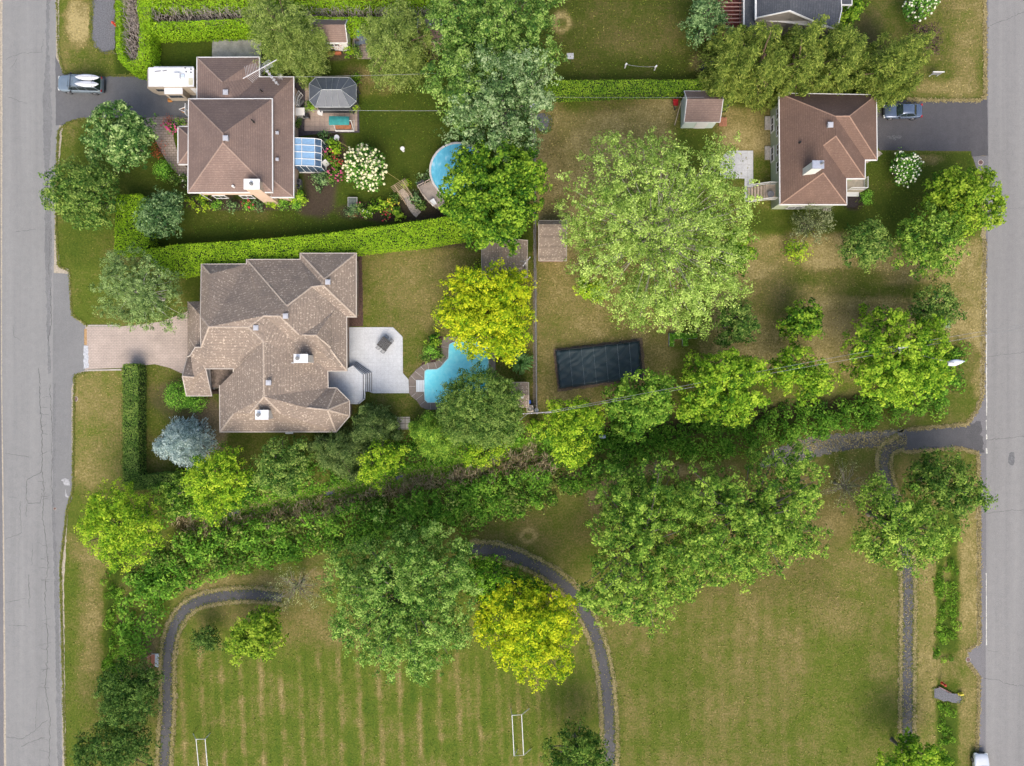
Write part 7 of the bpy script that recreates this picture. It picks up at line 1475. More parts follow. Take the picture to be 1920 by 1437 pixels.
q = [W(1041.5, 657.5, .9), W(1199, 639.5, .9), W(1204.5, 709, .9), W(1049, 729, .9)]; nxx, nyy = 44, 22; mb = MB(); vs = []; rg = random.Random(9)
for j in range(nyy + 1):
    for i in range(nxx + 1):
        u, v = i / nxx, j / nyy; p = (Vector(q[0]) * (1 - u) + Vector(q[1]) * u) * (1 - v) + (Vector(q[3]) * (1 - u) + Vector(q[2]) * u) * v
        e_ = min(u, 1 - u, v * 1.0, (1 - v)); z_ = .9 - .10 * min(1, e_ * 6) + .03 * math.sin(u * 34 + 6 * math.sin(v * 5)) * (e_ > .02)
        if e_ == 0: p.x += rg.gauss(0, .06); p.y += rg.gauss(0, .06); z_ = .55
        vs.append((p.x, p.y, z_))
mb.add(vs, [(j * (nxx + 1) + i, (j + 1) * (nxx + 1) + i, (j + 1) * (nxx + 1) + i + 1, j * (nxx + 1) + i + 1) for j in range(nyy) for i in range(nxx)])
obj('tarpaulin', mb, m_tarp, cv, smooth=True)
mb = MB(); mb.prism([(p[0] * .999, p[1]) for p in inset([v[:2] for v in q], .15)], 0, .6); obj('wall', mb, plain('dark_pool_wall', (.03, .035, .04), .7), cv)
mb = MB(); qq = q + [q[0]]
for a, b2 in zip(qq[:-1], qq[1:]):
    pts = [(a[0] + (b2[0] - a[0]) * k / 30 + rg.gauss(0, .03), a[1] + (b2[1] - a[1]) * k / 30 + rg.gauss(0, .03), .93 + rg.gauss(0, .02)) for k in range(31)]; mb.tube(pts, .06, 5)
obj('rope', mb, m_blackp, cv)
mb = MB()
for k in range(1, 7):
    u = k / 7 + .02; a = Vector(q[0]).lerp(Vector(q[1]), u); b2 = Vector(q[3]).lerp(Vector(q[2]), u); mb.tube([(a.x + (b2.x - a.x) * s / 8, a.y + (b2.y - a.y) * s / 8, .90 if s in (0, 8) else .86) for s in range(9)], .015, 4)
obj('seam', mb, plain('pale_seam', (.20, .24, .26), .6), cv)
sheet('pool_surround', [(1037, 655), (1205, 634), (1210, 712), (1046, 735)], .01, plain('bare_brown_soil', (.14, .10, .07), .95, var=.3, scale=5), .8)
# ---------------------------------------------------------------- fence
m_galv = plain('galvanised_wire', (.36, .36, .34), .5, .3); m_fpost = plain('fence_post_metal', (.40, .39, .36), .5, .3)
def fence(label, pts, h, step=38, n=3):
    t = thing('chain_link_fence', label, 'fence', W(*pts[0])); w = [W(*p) for p in pts]
    mesh = MB(); 
    for a, b in zip(w[:-1], w[1:]):
        d = Vector((b[0] - a[0], b[1] - a[1], 0)); L_ = d.length; k = max(1, int(L_ / 2.6))
        for i in range(k + 1):
            p = Vector(a).lerp(Vector(b), i / k); obj('post', MB().cyl((p.x, p.y), .04, 0, h + .05, 8), m_fpost, t)
        for zz in (h, h * .5, .1): mesh.tube([(a[0], a[1], zz), (b[0], b[1], zz)], .022 if zz == h else .012, 4)
        m_ = int(L_ / .28)
        for i in range(m_):
            p = Vector(a).lerp(Vector(b), i / m_); r_ = Vector(a).lerp(Vector(b), min(1, (i + 3) / m_)); mesh.tube([(p.x, p.y, .1), (r_.x, r_.y, h)], .006, 3, cap=False); mesh.tube([(r_.x, r_.y, .1), (p.x, p.y, h)], .006, 3, cap=False)
    obj('wire_mesh', mesh, m_galv, t); return t
fence('long chain link fence between the two rear yards, running down to the utility pole', [(1002, 215), (1003.5, 450), (1004.5, 560), (1005, 760)], 1.5)
fence('short chain link fence beside the leftmost feathery conifer', [(1331, 118), (1331, 150), (1348, 150)], 1.3)
sheet('fence_strip', [(998, 200), (1003, 200), (1006, 450), (1008, 770), (999, 770), (1000, 450)], .006, plain('worn_soil', (.17, .14, .10), .95, var=.3, scale=5), .6)
# ---------------------------------------------------------------- patio furniture and garden objects
gz_ = thing('gazebo', 'grey elongated octagonal gazebo with a ribbed translucent roof on the terrace', 'gazebo', W(625, 176, 0)); z0 = 2.6; z1 = 3.7
oc = [(592, 145.5), (656, 145.5), (668, 158), (668, 190), (656, 201), (591.5, 201), (580, 188.5), (580, 157.5)]; o_ = [W(x, y, z0) for x, y in oc]; ra, rb = W(603.5, 168.5, z1), W(639.5, 168.5, z1)
t = NT('smoky_roof_panel'); c = t.ramp(t.noise(1.2, 3), [(.3, (.07, .08, .095)), (.7, (.10, .11, .125))]); t.bsdf(c, .4, 0, .3); m_smoke = t.m
rf_ = MB(); ra2, rb2 = (ra[0], ra[1] - .35, z1 - .12), (rb[0], rb[1] - .35, z1 - .12)
for f in ([o_[0], ra, rb, o_[1]], [o_[1], rb, o_[2]], [o_[2], rb, o_[3]], [o_[3], rb, o_[4]], [o_[4], rb, ra, o_[5]], [o_[5], ra, o_[6]], [o_[6], ra, o_[7]], [o_[7], ra, o_[0]]): rf_.poly(f)
obj('roof', rf_, m_smoke, gz_)
rb_ = MB(); m_rib = plain('pale_aluminium_rib', (.36, .38, .38), .4, .3); up = Vector((0, 0, .03))
for i, p in enumerate(o_):
    tg = rb if i in (1, 2, 3, 4) else ra; rb_.tube([Vector(p) + up, Vector(tg) + up], .028, 4); rb_.tube([Vector(p), Vector(o_[(i + 1) % 8])], .045, 4)
rb_.tube([Vector(ra) + up, Vector(rb) + up], .04, 4)
for u in (.25, .5, .75):
    tp = Vector(ra).lerp(Vector(rb), u); rb_.tube([tp + up, Vector(o_[0]).lerp(Vector(o_[1]), .1 + u * .8) + up], .022, 4); rb_.tube([tp + up, Vector(o_[5]).lerp(Vector(o_[4]), .1 + u * .8) + up], .026, 4)
obj('rib', rb_, m_rib, gz_)
fl_ = MB(); 
for p in o_: fl_.box((p[0] * .998 + (0.12 if p[0] < ra[0] else -.12), p[1] + (-.12 if p[1] > ra[1] else .12), 1.3), (.09, .09, 2.6))
obj('post', fl_, plain('charcoal_metal', (.06, .06, .065), .5), gz_)
sc_ = MB(); ins_ = inset([p[:2] for p in o_], .25)
for a, b in zip(ins_, ins_[1:] + ins_[:1]): sc_.poly([(a[0], a[1], .1), (b[0], b[1], .1), (b[0], b[1], 2.45), (a[0], a[1], 2.45)])
obj('screen', sc_, plain('dark_mesh_screen', (.05, .055, .06), .8), gz_)
def round_table(name, label, px, py, r, h, mat, loc0=0, group=None):
    x, y, _ = W(px, py, h); t = thing(name, label, 'table', (x, y, loc0), group); obj('tabletop', MB().cyl((x, y), r, h - .04, h, 28), mat, t); mb = MB().cyl((x, y), .05, loc0, h - .04, 10); mb.cyl((x, y), r * .45, loc0, loc0 + .03, 16); obj('pedestal', mb, mat, t); return t
round_table('round_table', 'small round white table on the terrace below the gazebo', 600, 211, .34, .75, m_white_t, .06)
round_table('round_table', 'pale grey round garden table in the sunroom bed', 631, 258, .33, .7, plain('pale_grey_top', (.55, .56, .60), .5), 0)
sw = thing('garden_swing', 'white framed garden swing seat with a teal canopy on the terrace', 'swing seat', W(637, 232, .06)); m_teal = plain('teal_canvas', (.025, .20, .19), .8, var=.15, scale=3)
a, b, c_, d_ = W(617, 218, 2.0), W(655, 219, 2.0), W(655, 235, 1.85), W(617, 235, 1.85); mb = MB(); vs = []
for i in range(9):
    for j in range(7):
        u, v = i / 8, j / 6; p = (Vector(a) * (1 - u) + Vector(b) * u) * (1 - v) + (Vector(d_) * (1 - u) + Vector(c_) * u) * v; vs.append((p.x, p.y, p.z + .15 * math.sin(PI * v) + .03 * abs(math.sin(2 * PI * u))))
mb.add(vs, [(i * 7 + j, i * 7 + j + 1, (i + 1) * 7 + j + 1, (i + 1) * 7 + j) for i in range(8) for j in range(6)]); obj('canopy', mb, m_teal, sw)
mb = MB(); y0_ = W(0, 240, .5)[1]; mb.box(((a[0] + b[0]) / 2 + .15, y0_ + .1, .5), (1.9, .5, .1)); obj('seat', mb, plain('orange_brown_cushion', (.36, .15, .07), .85, var=.3, scale=2), sw)
mb = MB(); mb.box(((a[0] + b[0]) / 2 + .15, y0_ + .42, .78), (1.9, .09, .5)); obj('backrest', mb, plain('dark_red_cushion', (.20, .04, .03), .85, var=.3, scale=2), sw)
mb = MB(); xl, xr = a[0] + .1, b[0] + .15
for xx in (xl + .25, xr): mb.tube([(xx, y0_ - .3, .1), (xx, y0_ + .35, 1.9), (xx, y0_ + 1.1, .1)], .035, 5); mb.tube([(xx, y0_ - .3, .1), (xx, y0_ + 1.1, .1)], .03, 5)
mb.tube([(xl + .25, y0_ + .35, 1.9), (xr, y0_ + .35, 1.9)], .035, 5); mb.tube([(xl + .25, y0_ - .28, .12), (xr, y0_ - .28, .12)], .045, 5); mb.box(((xl + xr) / 2 + .1, y0_ - .28, .3), (xr - xl - .2, .1, .06)); obj('frame', mb, m_white_t, sw)
# outside stair at the back of the brown house + grill
so3 = thing('outside_stairs', 'narrow white railed back steps between the brown roofed house and the terrace', 'stairs', W(561, 190, 0))
for k in range(5):
    p = W(558.5, 184 + k * 4.8, 1.1 - .2 * k); mb = MB(); mb.box((p[0], p[1], 1.0 - .2 * (4 - k)), (1.0, .3, .06)); obj('step', mb, plain('grey_tread', (.16, .16, .155), .8), so3)
p = W(559, 209, 1.2); mb = MB(); mb.box((p[0], p[1], 1.1), (1.5, .9, .1)); mb.box((p[0], p[1], .5), (1.3, .7, 1.0)); obj('landing', mb, m_white_sd, so3)
rail(so3, [W(565, 177)[:2] + (.2,), W(562, 191)[:2] + (.7,), W(562.5, 206)[:2] + (1.15,)], 0, .9, step=.3); rail(so3, [W(569, 181)[:2] + (.2,), W(565.5, 193)[:2] + (.7,), W(566, 206)[:2] + (1.15,)], 0, .9, step=.3)
gr = thing('barbecue_grill', 'black barbecue grill at the foot of the back steps', 'barbecue', W(573, 217, 0)); x, y, _ = W(573, 216.5, .9); mb = MB(); mb.box((x, y, .7), (.75, .5, .5), .12, taper=.85); obj('body', mb, m_blackp, gr, bevel=.05); mb = MB(); mb.box((x, y - .32, .85), (.7, .05, .04), .12); obj('handle', mb, plain('steel_handle', (.6, .6, .58), .3, .7), gr); mb = MB()
for dx in (-.3, .3): mb.box((x + dx, y, .24), (.05, .4, .45), .12)
obj('legs', mb, m_blackp, gr)
tc = thing('garden_chair', 'teal garden chair against the east wall of the brown roofed house', 'chair', W(553, 221, 0)); x, y, _ = W(554, 221, .5); mb = MB(); mb.box((x, y, .45), (.5, .5, .05)); obj('seat', mb, m_teal, tc); mb = MB(); mb.box((x - .22, y, .75), (.06, .5, .55)); obj('backrest', mb, m_teal, tc); mb = MB()
for dx in (-.2, .2):
    for dy in (-.2, .2): mb.box((x + dx, y + dy, .22), (.04, .04, .43))
obj('legs', mb, m_white_t, tc)
def planter(label, px, py, r, h, sp_, group=None, flowers=None, col=(.16, .07, .045)):
    x, y, _ = W(px, py, h); t = thing('potted_plant', label, 'potted plant', (x, y, 0), group); mb = MB().cyl((x, y), r * .7, 0, h, 16, r); mb.cyl((x, y), r * 1.08, h, h + .04, 16); obj('pot', mb, plain('pot_%d' % int(col[0] * 100), col, .8), t)
    SEED[0] += 1; rg_ = np.random.default_rng(SEED[0]); P, N, T, A, C = crown_points([(x, y, h + .25, r * 1.5, .4)], dict(SP[sp_], d=260, L=.13, rc=.2), rg_); n = len(P); leafmesh('foliage', P, N, .14 * np.ones(n), .09 * np.ones(n), T, lm(sp_), t, rng=rg_, off=(x, y, 0)); return t
gpn = 'potted plants round the gazebo terrace'
for lb, px, py, r, sp_ in (('potted fern at the south west corner of the gazebo', 583, 201, .32, 'grassy'), ('yellowish potted plant at the south east corner of the gazebo', 666, 202, .3, 'lime'), ('big potted plant at the north west corner of the gazebo', 580, 150, .3, 'grassy'), ('leafy potted plant at the north east corner of the gazebo', 667, 150, .34, 'rich'), ('dark potted plant against the wall south of the grill', 557, 234, .36, 'dark'), ('tall yellow green potted plant beside the sunroom door', 612, 302, .22, 'lime')): planter(lb, px, py, r, .5, sp_, gpn)
planter('potted plant at the corner of the small terrace', 674, 105, .25, .4, 'green'); planter('small pot on the small terrace beside the lime ball shrub', 667, 91, .2, .35, 'dark'); planter('orange brown pot beside the wooden arbour', 762, 345, .26, .45, 'lime', col=(.40, .18, .05))
# table set on the pale patio
ts = thing('patio_table', 'dark slatted rectangular table standing askew on the pale patio', 'table', W(721, 645, .05)); x, y, _ = W(720.5, 645, .8); rz = math.radians(-38); m_dk = plain('dark_slatted_wood', (.075, .07, .066), .7, var=.2, scale=5); mb = MB()
for k in range(9):
    o__ = (k - 4) * .145; mb.box((x - math.sin(rz) * o__, y + math.cos(rz) * o__, .78), (1.35, .125, .035), rz)
obj('tabletop', mb, m_dk, ts)
for sx_ in (-1, 1):
    for sy_ in (-1, 1):
        lx, ly = sx_ * .58, sy_ * .5; mb = MB(); mb.box((x + lx * math.cos(rz) - ly * math.sin(rz), y + lx * math.sin(rz) + ly * math.cos(rz), .41), (.06, .06, .71)); obj('leg', mb, m_dk, ts)
chs = thing('patio_chair', 'dark wire patio chair at the table', 'chair', (0, 0, .05), 'dark chairs round the slatted patio table'); m_ch = plain('dark_wire', (.11, .11, .115), .5, .3); mb = MB()
for k in range(7): mb.tube([(-.2 + k * .067, -.2, .44), (-.2 + k * .067, .2, .44)], .01, 3)
for q_ in (((-.22, -.22, .44), (.22, -.22, .44), (.22, .22, .44), (-.22, .22, .44), (-.22, -.22, .44)),): mb.tube(list(q_), .018, 4)
obj('seat', mb, m_ch, chs, origin=None).location = (0, 0, 0); mb = MB()
for k in range(6): mb.tube([(-.2 + k * .08, .22, .44), (-.2 + k * .08, .30, .95)], .01, 3)
mb.tube([(-.22, .22, .44), (-.22, .3, .96), (.22, .3, .96), (.22, .22, .44)], .018, 4); obj('backrest', mb, m_ch, chs)
for sx_ in (-.2, .2):
    for sy_ in (-.2, .2): mb = MB(); mb.tube([(sx_, sy_, .05), (sx_, sy_, .44)], .016, 4); obj('leg', mb, m_ch, chs)
places = [(-.35, 1.0, 0, 'dark wire patio chair at the upper left long side of the slatted table'), (.4, 1.0, 0, 'dark wire patio chair at the upper right long side of the slatted table'), (-.35, -1.0, PI, 'dark wire patio chair at the lower left long side of the slatted table'), (.4, -1.0, PI, 'dark wire patio chair at the lower right long side of the slatted table')]
for k, (u, v, r_, lb) in enumerate(places):
    lx, ly = u, v * .72; loc = (x + lx * math.cos(rz) - ly * math.sin(rz), y + lx * math.sin(rz) + ly * math.cos(rz), .05)
    if k == 0: chs.location = loc; chs.rotation_euler = (0, 0, rz + r_); chs['label'] = lb
    else: dup(chs, loc, rz + r_, label=lb)
# small terrace furniture by the sheds
x, y, _ = W(682, 74, .74); t_ = thing('garden_table', 'dark grey table on the small terrace behind the pine', 'table', (x, y, .03)); mb = MB(); mb.box((x, y, .72), (1.1, 1.1, .04), .1); obj('tabletop', mb, plain('slate_top', (.13, .15, .19), .5, var=.1), t_, bevel=.02); mb = MB()
for dx in (-.45, .45):
    for dy in (-.45, .45): mb.box((x + dx, y + dy, .36), (.05, .05, .68))
obj('legs', mb, m_blackp, t_)
def simple_chair(label, px, py, rz, mat, group='chairs on the small terrace'):
    x, y, _ = W(px, py, .45); t = thing('garden_chair', label, 'chair', (x, y, 0.03), group); c, s = math.cos(rz), math.sin(rz)
    mb = MB(); mb.box((x, y, .44), (.5, .5, .05), rz); obj('seat', mb, mat, t, bevel=.01); mb = MB(); mb.box((x - s * .25, y + c * .25, .72), (.5, .06, .55), rz); obj('backrest', mb, mat, t); mb = MB()
    for u in (-.2, .2):
        for v in (-.2, .2): mb.box((x + u * c - v * s, y + u * s + v * c, .22), (.04, .04, .4), rz)
    obj('legs', mb, m_blackp, t); return t
m_sl = plain('slate_fabric', (.10, .12, .16), .8)
simple_chair('slate chair left of the dark grey table', 671, 82, 1.6, m_sl); simple_chair('slate chair above the dark grey table', 686, 66, 0, m_sl); simple_chair('slate chair on its own at the south of the small terrace', 691, 93, 2.8, m_sl)
x, y, _ = W(674, 62, .5); t_ = thing('paddling_tub', 'small blue water tub at the top of the small terrace', 'tub', (x, y, .03)); mb = MB(); mb.prism([(x + u, y + v) for u, v in ((-.35, -.45), (.3, -.45), (.36, .3), (.2, .5), (-.2, .5), (-.36, .3))], .03, .45); obj('body', mb, plain('pale_blue_plastic', (.35, .50, .66), .5), t_); mb = MB(); mb.box((x, y - .1, .47), (.45, .5, .03)); obj('water', mb, plain('light_blue_water', (.12, .38, .68), .2), t_)
# planter boxes, arbour, stone path
x, y, _ = W(661, 387, .5); t_ = thing('planter_box', 'grey framed cold box with terracotta planter at the left end of the hedge bed', 'planter', (x, y, 0)); mb = MB(); mb.box((x, y + .5, .25), (1.05, 1.1, .5)); obj('box', mb, plain('weathered_green_box', (.11, .13, .11), .8, var=.15), t_); mb = MB()
for u, v, sx_, sy_ in ((0, .56, 1.15, .06), (0, -.56, 1.15, .06), (-.55, 0, .06, 1.06), (.55, 0, .06, 1.06)): mb.box((x + u, y + .5 + v, .52), (sx_, sy_, .06))
obj('frame', mb, plain('pale_frame', (.42, .41, .38)), t_); mb = MB(); mb.box((x, y - .95, .2), (1.1, .42, .4)); obj('trough', mb, plain('terracotta', (.36, .11, .05), .8, var=.1), t_)
planter('leafy potted plant at the lower end of the grey framed cold box', 661, 398, .4, .4, 'sage')
x, y, _ = W(622, 97, .4); t_ = thing('planter_box', 'long terracotta trough in front of the white walled shed', 'planter', (x, y, 0)); mb = MB(); mb.box((x, y - .1, .16), (2.2, .3, .32)); obj('trough', mb, plain('terracotta', (.36, .11, .05)), t_); mb = MB(); mb.box((x - .3, y + .45, .25), (1.2, .6, .5)); obj('box', mb, plain('dark_planter', (.03, .035, .03), .8), t_)
ab = thing('garden_arbour', 'slatted wooden arbour leaning over the start of the stone path', 'arbour', W(750, 358, 0)); m_arb = plain('pale_bamboo_wood', (.42, .31, .20), .85, var=.15, scale=5); a, b = Vector(W(747, 343, 2.1)), Vector(W(764, 371, 2.1)); d = (b - a).normalized(); nn = Vector((-d.y, d.x, 0)); mb = MB()
for s_ in (-.55, .55): mb.tube([a + nn * s_, b + nn * s_], .05, 5)
obj('rail', mb, m_arb, ab); L_ = (b - a).length
mb = MB()
for k in range(12): c__ = a.lerp(b, k / 11.0 * .92); w_ = 1.05 if k < 5 else .75; mb.tube([c__ - nn * w_ + Vector((0, 0, .07)), c__ + nn * w_ * .9 + Vector((0, 0, .07))], .026, 4)
obj('slat', mb, m_arb, ab); mb = MB()
for c__ in (a, b):
    for s_ in (-.55, .55): q_ = c__ + nn * s_; mb.box((q_.x, q_.y, 1.02), (.09, .09, 2.04))
obj('post', mb, m_arb, ab)
sp_ = ribbon([(752, 356), (762, 370), (768, 384), (775, 394), (785, 403)], [10, 11, 11, 12, 14]); sheet('stone_path', sp_, .03, m_stone, .5, 3, z0=0)
x, y, _ = W(754.5, 279, .8); bb_ = thing('bird_bath', 'small white bird bath standing alone on the green lawn', 'bird bath', (x, y, 0)); obj('pedestal', MB().cyl((x, y), .16, 0, .7, 14, .09), m_white_t, bb_); mb = MB().cyl((x, y), .14, .7, .82, 18, .26); obj('bowl', mb, m_white_t, bb_)
st_o = wire('garden_string', 'thin yellow string stretched from the sunroom bed to the arbour', [W(634, 264, .8), W(752, 341, .9)], .05, .02, 'string'); st_o.data.materials.clear(); st_o.data.materials.append(plain('yellow_string', (.45, .36, .14), .8))
acm = thing('air_conditioner', 'grey outdoor air conditioner against the east wall of the brown roofed house', 'air conditioner', W(560, 345, 0)); x, y, _ = W(559.5, 344, .8); mb = MB(); mb.box((x, y, .4), (.5, 1.1, .8)); obj('housing', mb, plain('dark_grey_metal', (.12, .12, .13), .6), acm, bevel=.05); mb = MB()
for v in (-.25, .25): mb.cyl((x, y + v), .19, .8, .83, 16)
obj('fan', mb, m_blackp, acm)
hp_ = thing('heat_pump', 'beige square pool heat pump with a round fan below the pump shed', 'heat pump', W(993.5, 767, 0)); x, y, _ = W(994, 766.5, .9); mb = MB(); mb.box((x, y, .42), (.85, .85, .84)); obj('housing', mb, plain('beige_metal', (.48, .42, .34), .6), hp_, bevel=.08); mb = MB().cyl((x, y), .33, .84, .86, 20); obj('fan', mb, m_blackp, hp_); mb = MB()
for k in range(4): mb.box((x, y, .875), (.62, .05, .01), k * PI / 4)
obj('grille', mb, plain('beige_grille', (.4, .37, .33)), hp_)
# clothes line, mound, wheelbarrow etc
cl = thing('clothes_line', 'thin wire swing line between two short white posts on the dark rear lawn', 'line', W(1202, 123, 0)); a, b = W(1174, 121, 1.0), W(1230, 125, 1.0)
for p in (a, b): mb = MB(); mb.box((p[0], p[1], .5), (.12, .12, 1.0)); mb.box((p[0], p[1], 1.0), (.3, .16, .16), .9); obj('post', mb, m_white_t, cl)
mb = MB(); mb.tube([(a[0] + (b[0] - a[0]) * k / 10, a[1] + (b[1] - a[1]) * k / 10 - .1 * math.sin(PI * k / 10), 1.0 - .1 * math.sin(PI * k / 10)) for k in range(11)], .022, 4); obj('line', mb, m_wire, cl)
wbr = thing('wheelbarrow', 'red wheelbarrow left of the mint white shed', 'wheelbarrow', W(1267, 193, 0)); x, y, _ = W(1266.5, 193, .5); mb = MB(); mb.loft([[(x + u * k, y + v * k, z_) for u, v in ((-.3, -.4), (.3, -.4), (.34, .4), (-.34, .4))] for k, z_ in ((.6, .3), (1, .58), (.93, .57), (.55, .34))]); obj('tray', mb, plain('red_plastic', (.50, .025, .03), .5), wbr); mb = MB()
for s_ in (-.22, .22): mb.tube([(x + s_, y + 1.0, .55), (x + s_, y + .3, .35), (x + s_ * .3, y - .6, .2)], .025, 5); mb.tube([(x + s_, y + .2, .35), (x + s_, y + .25, 0)], .02, 5)
obj('handle', mb, m_galv, wbr); mb = MB(); n = 14; mb.loft([[(x + yy, y - .62 + .18 * math.cos(2 * PI * k / n), .18 + .18 * math.sin(2 * PI * k / n)) for k in range(n)] for yy in (-.05, .05)]); obj('wheel', mb, m_tyre, wbr)
def binn(label, px, py, col, r=.3, h=1.0, group=None):
    x, y, _ = W(px, py, h); t = thing('bin', label, 'bin', (x, y, 0), group); mb = MB(); mb.box((x, y, h / 2), (r * 1.7, r * 1.9, h), taper=1.0); obj('body', mb, plain('bin_%d%d' % (int(col[0] * 99), int(col[2] * 99)), col, .6), t, bevel=.04); mb = MB(); mb.box((x, y, h + .03), (r * 1.85, r * 2.05, .07)); obj('lid', mb, plain('bin_%d%d' % (int(col[0] * 99), int(col[2] * 99)), col), t, bevel=.02)
binn('blue bin behind the green sided house corner', 1639, 173, (.02, .09, .42)); binn('dark bin beside the blue bin', 1628, 173, (.03, .03, .035)); binn('small blue bin between the pump shed and the fence', 992.5, 754, (.02, .16, .42), .2, .7)
def composter(label, px, py, r, h, nm='compost_bin'):
    x, y, _ = W(px, py, h); t = thing(nm, label, 'compost bin', (x, y, 0)); obj('body', MB().cyl((x, y), r, 0, h, 18, r * .8), m_blackp, t); mb = MB().cyl((x, y), r * .82, h, h + .06, 18, r * .5); obj('lid', mb, plain('charcoal_lid', (.045, .045, .055), .5), t)
composter('black compost bin right of the mint white shed', 1358, 197, .62, .8); composter('black compost bin beside the short chain link fence', 1321, 125, .42, .8)
x, y, _ = W(1356, 227, .3); t_ = thing('brick_stack', 'low stack of orange bricks at the corner of the mint white shed', 'bricks', (x, y, 0))
mb = MB(); rr = random.Random(2)
for i in range(4):
    for j in range(7): mb.box((x - .35 + i * .24, y - .5 + j * .15, .1 + .02 * ((i + j) % 2)), (.21, .12, .2), rr.uniform(-.08, .08))
obj('bricks', mb, plain('orange_brick', (.42, .19, .11), .9, var=.25, scale=9), t_)
pn = thing('leaning_plank', 'long pale plank leaning at the west side of the mint white shed', 'plank', W(1271, 205, 0)); mb = MB(); mb.tube([W(1265, 235, .1), W(1277, 192, 1.6)], .05, 4); obj('plank', mb, m_deckb, pn)
# L shaped garden bed
gbx = thing('garden_bed', 'L shaped metal framed garden bed with low crops on the dry lawn', 'garden bed', W(1278, 636, 0)); mb = MB(); L1 = [(1253.5, 626), (1305, 626), (1305, 635), (1288, 635), (1288, 649), (1279, 649), (1279, 636), (1262, 636), (1262, 650), (1253.5, 650)]
for a, b in zip(L1, L1[1:] + L1[:1]):
    p, q_ = W(*a), W(*b); d = Vector((q_[0] - p[0], q_[1] - p[1])); mb.box(((p[0] + q_[0]) / 2, (p[1] + q_[1]) / 2, .2), (d.length + .06, .06, .4), math.atan2(d.y, d.x))
obj('frame', mb, plain('bare_metal_frame', (.42, .42, .40), .5, .2), gbx); mb = MB(); mb.prism([W(*p)[:2] for p in L1], 0, .3); obj('soil', mb, plain('dark_soil', (.05, .035, .025), .95), gbx)
SEED[0] += 1; rg_ = np.random.default_rng(5); n = 900; X = rg_.uniform(1254, 1305, n * 3); Y = rg_.uniform(626, 650, n * 3); m = pt_in(L1, X, Y); X, Y = X[m], Y[m]; n = len(X); P = np.stack([(X - 960) * S, (718.5 - Y) * S, .35 + .25 * rg_.random(n)], 1)
leafmesh('crop', P, np.array([0, 0, .8]) + rg_.normal(size=(n, 3)) * .5, .2 * np.ones(n), .12 * np.ones(n), .55 + rg_.normal(0, .2, n), lm('ball'), gbx, rng=rg_, off=tuple(wloc(gbx)))
# benches
def bench(label, px, py, rz, slabdx, group='park benches with brown seats'):
    x, y, _ = W(px, py, .4); t = thing('park_bench', label, 'bench', (0, 0, .05), group); m_b = plain('red_brown_slats', (.40, .16, .10), .7, var=.12, scale=5)
    mb = MB()
    for k in range(3): mb.box((-.0 + k * .15, 0, .46), (.13, 1.7, .04))
    obj('seat', mb, m_b, t); mb = MB()
    for k in range(3): mb.box((-.16 - .04 * k, 0, .60 + .15 * k), (.05, 1.7, .12))
    obj('backrest', mb, m_b, t); 
    for s_ in (-.7, .7): mb = MB(); mb.tube([(.38, s_, .05), (.38, s_, .44), (-.12, s_, .44), (-.28, s_, 1.0)], .035, 5); mb.tube([(-.12, s_, .44), (-.2, s_, .05)], .035, 5); obj('leg', mb, m_white_t, t)
    t.location = (x, y, .05); t.rotation_euler = (0, 0, rz); return t
bench('brown and white park bench on a concrete pad beside the left footpath', 285, 1240, 0, 1)
sheet('bench_pad', [(284, 1226), (299, 1226), (298.5, 1251), (284, 1251)], .05, plain('blue_grey_concrete', (.50, .56, .60), .8, var=.06), 0, z0=0)
bench('park bench peeking out between the golden locust and the curved footpath', 1036, 1122, math.radians(50), 1)
sheet('bench_pad', [(1030, 1114), (1037, 1110), (1050, 1127), (1043, 1132)], .05, MC['blue_grey_concrete'], 0, z0=0)
# goals
def goal(label, pts_top, posts_out, h=2.2):
    t = thing('football_goal', label, 'goal', W(*pts_top[0]), 'white goal frames on the mown field'); mb = MB(); T_ = [W(x, y, h) for x, y in pts_top]; mb.tube(T_ + [T_[0]], .05, 6); obj('crossbar', mb, m_white_t, t)
    for (a, b) in posts_out: mb = MB(); mb.tube([W(*a, h), W(*b, .0)], .05, 6); obj('post', mb, m_white_t, t)
goal('white tubular goal frame lying open in the right half of the mown field', [(960, 1341.5), (978, 1340.5), (981.8, 1416), (964, 1417.5)], (((960, 1341.5), (958, 1329)), ((978, 1340.5), (992, 1329)), ((981.8, 1416), (995.5, 1404)), ((964, 1417.5), (970, 1405))))
goal('white tubular goal frame cut by the bottom edge, left half of the field', [(367.5, 1386.5), (384.5, 1386), (391, 1462), (375, 1463)], (((367.5, 1386.5), (362, 1376)), ((384.5, 1386), (394, 1375)), ((391, 1462), (400, 1450)), ((375, 1463), (372, 1450))))
# hydrants and marker
def hydrant(label, px, py):
    x, y, _ = W(px, py, .6); t = thing('fire_hydrant', label, 'fire hydrant', (x, y, 0), 'red fire hydrants'); m_h = plain('red_hydrant_paint', (.55, .05, .03), .5); mb = MB().cyl((x, y), .17, 0, .08, 14); mb.cyl((x, y), .13, .08, .7, 14, .12); obj('barrel', mb, m_h, t); mb = MB().ball((x, y, .72), .16, 12, 8); mb.cyl((x, y), .04, .82, .92, 6); obj('bonnet', mb, m_h, t); mb = MB()
    for a_ in (0, PI / 2, PI): mb.tube([(x, y, .48), (x + .24 * math.cos(a_), y + .24 * math.sin(a_), .48)], .07, 8)
    obj('outlet', mb, plain('orange_cap', (.62, .22, .10), .5), t)
hydrant('red fire hydrant on the gravel patch beside the dead topped hedge', 212, 43); hydrant('red fire hydrant on the gravel by the east verge', 1771.5, 1284.5)
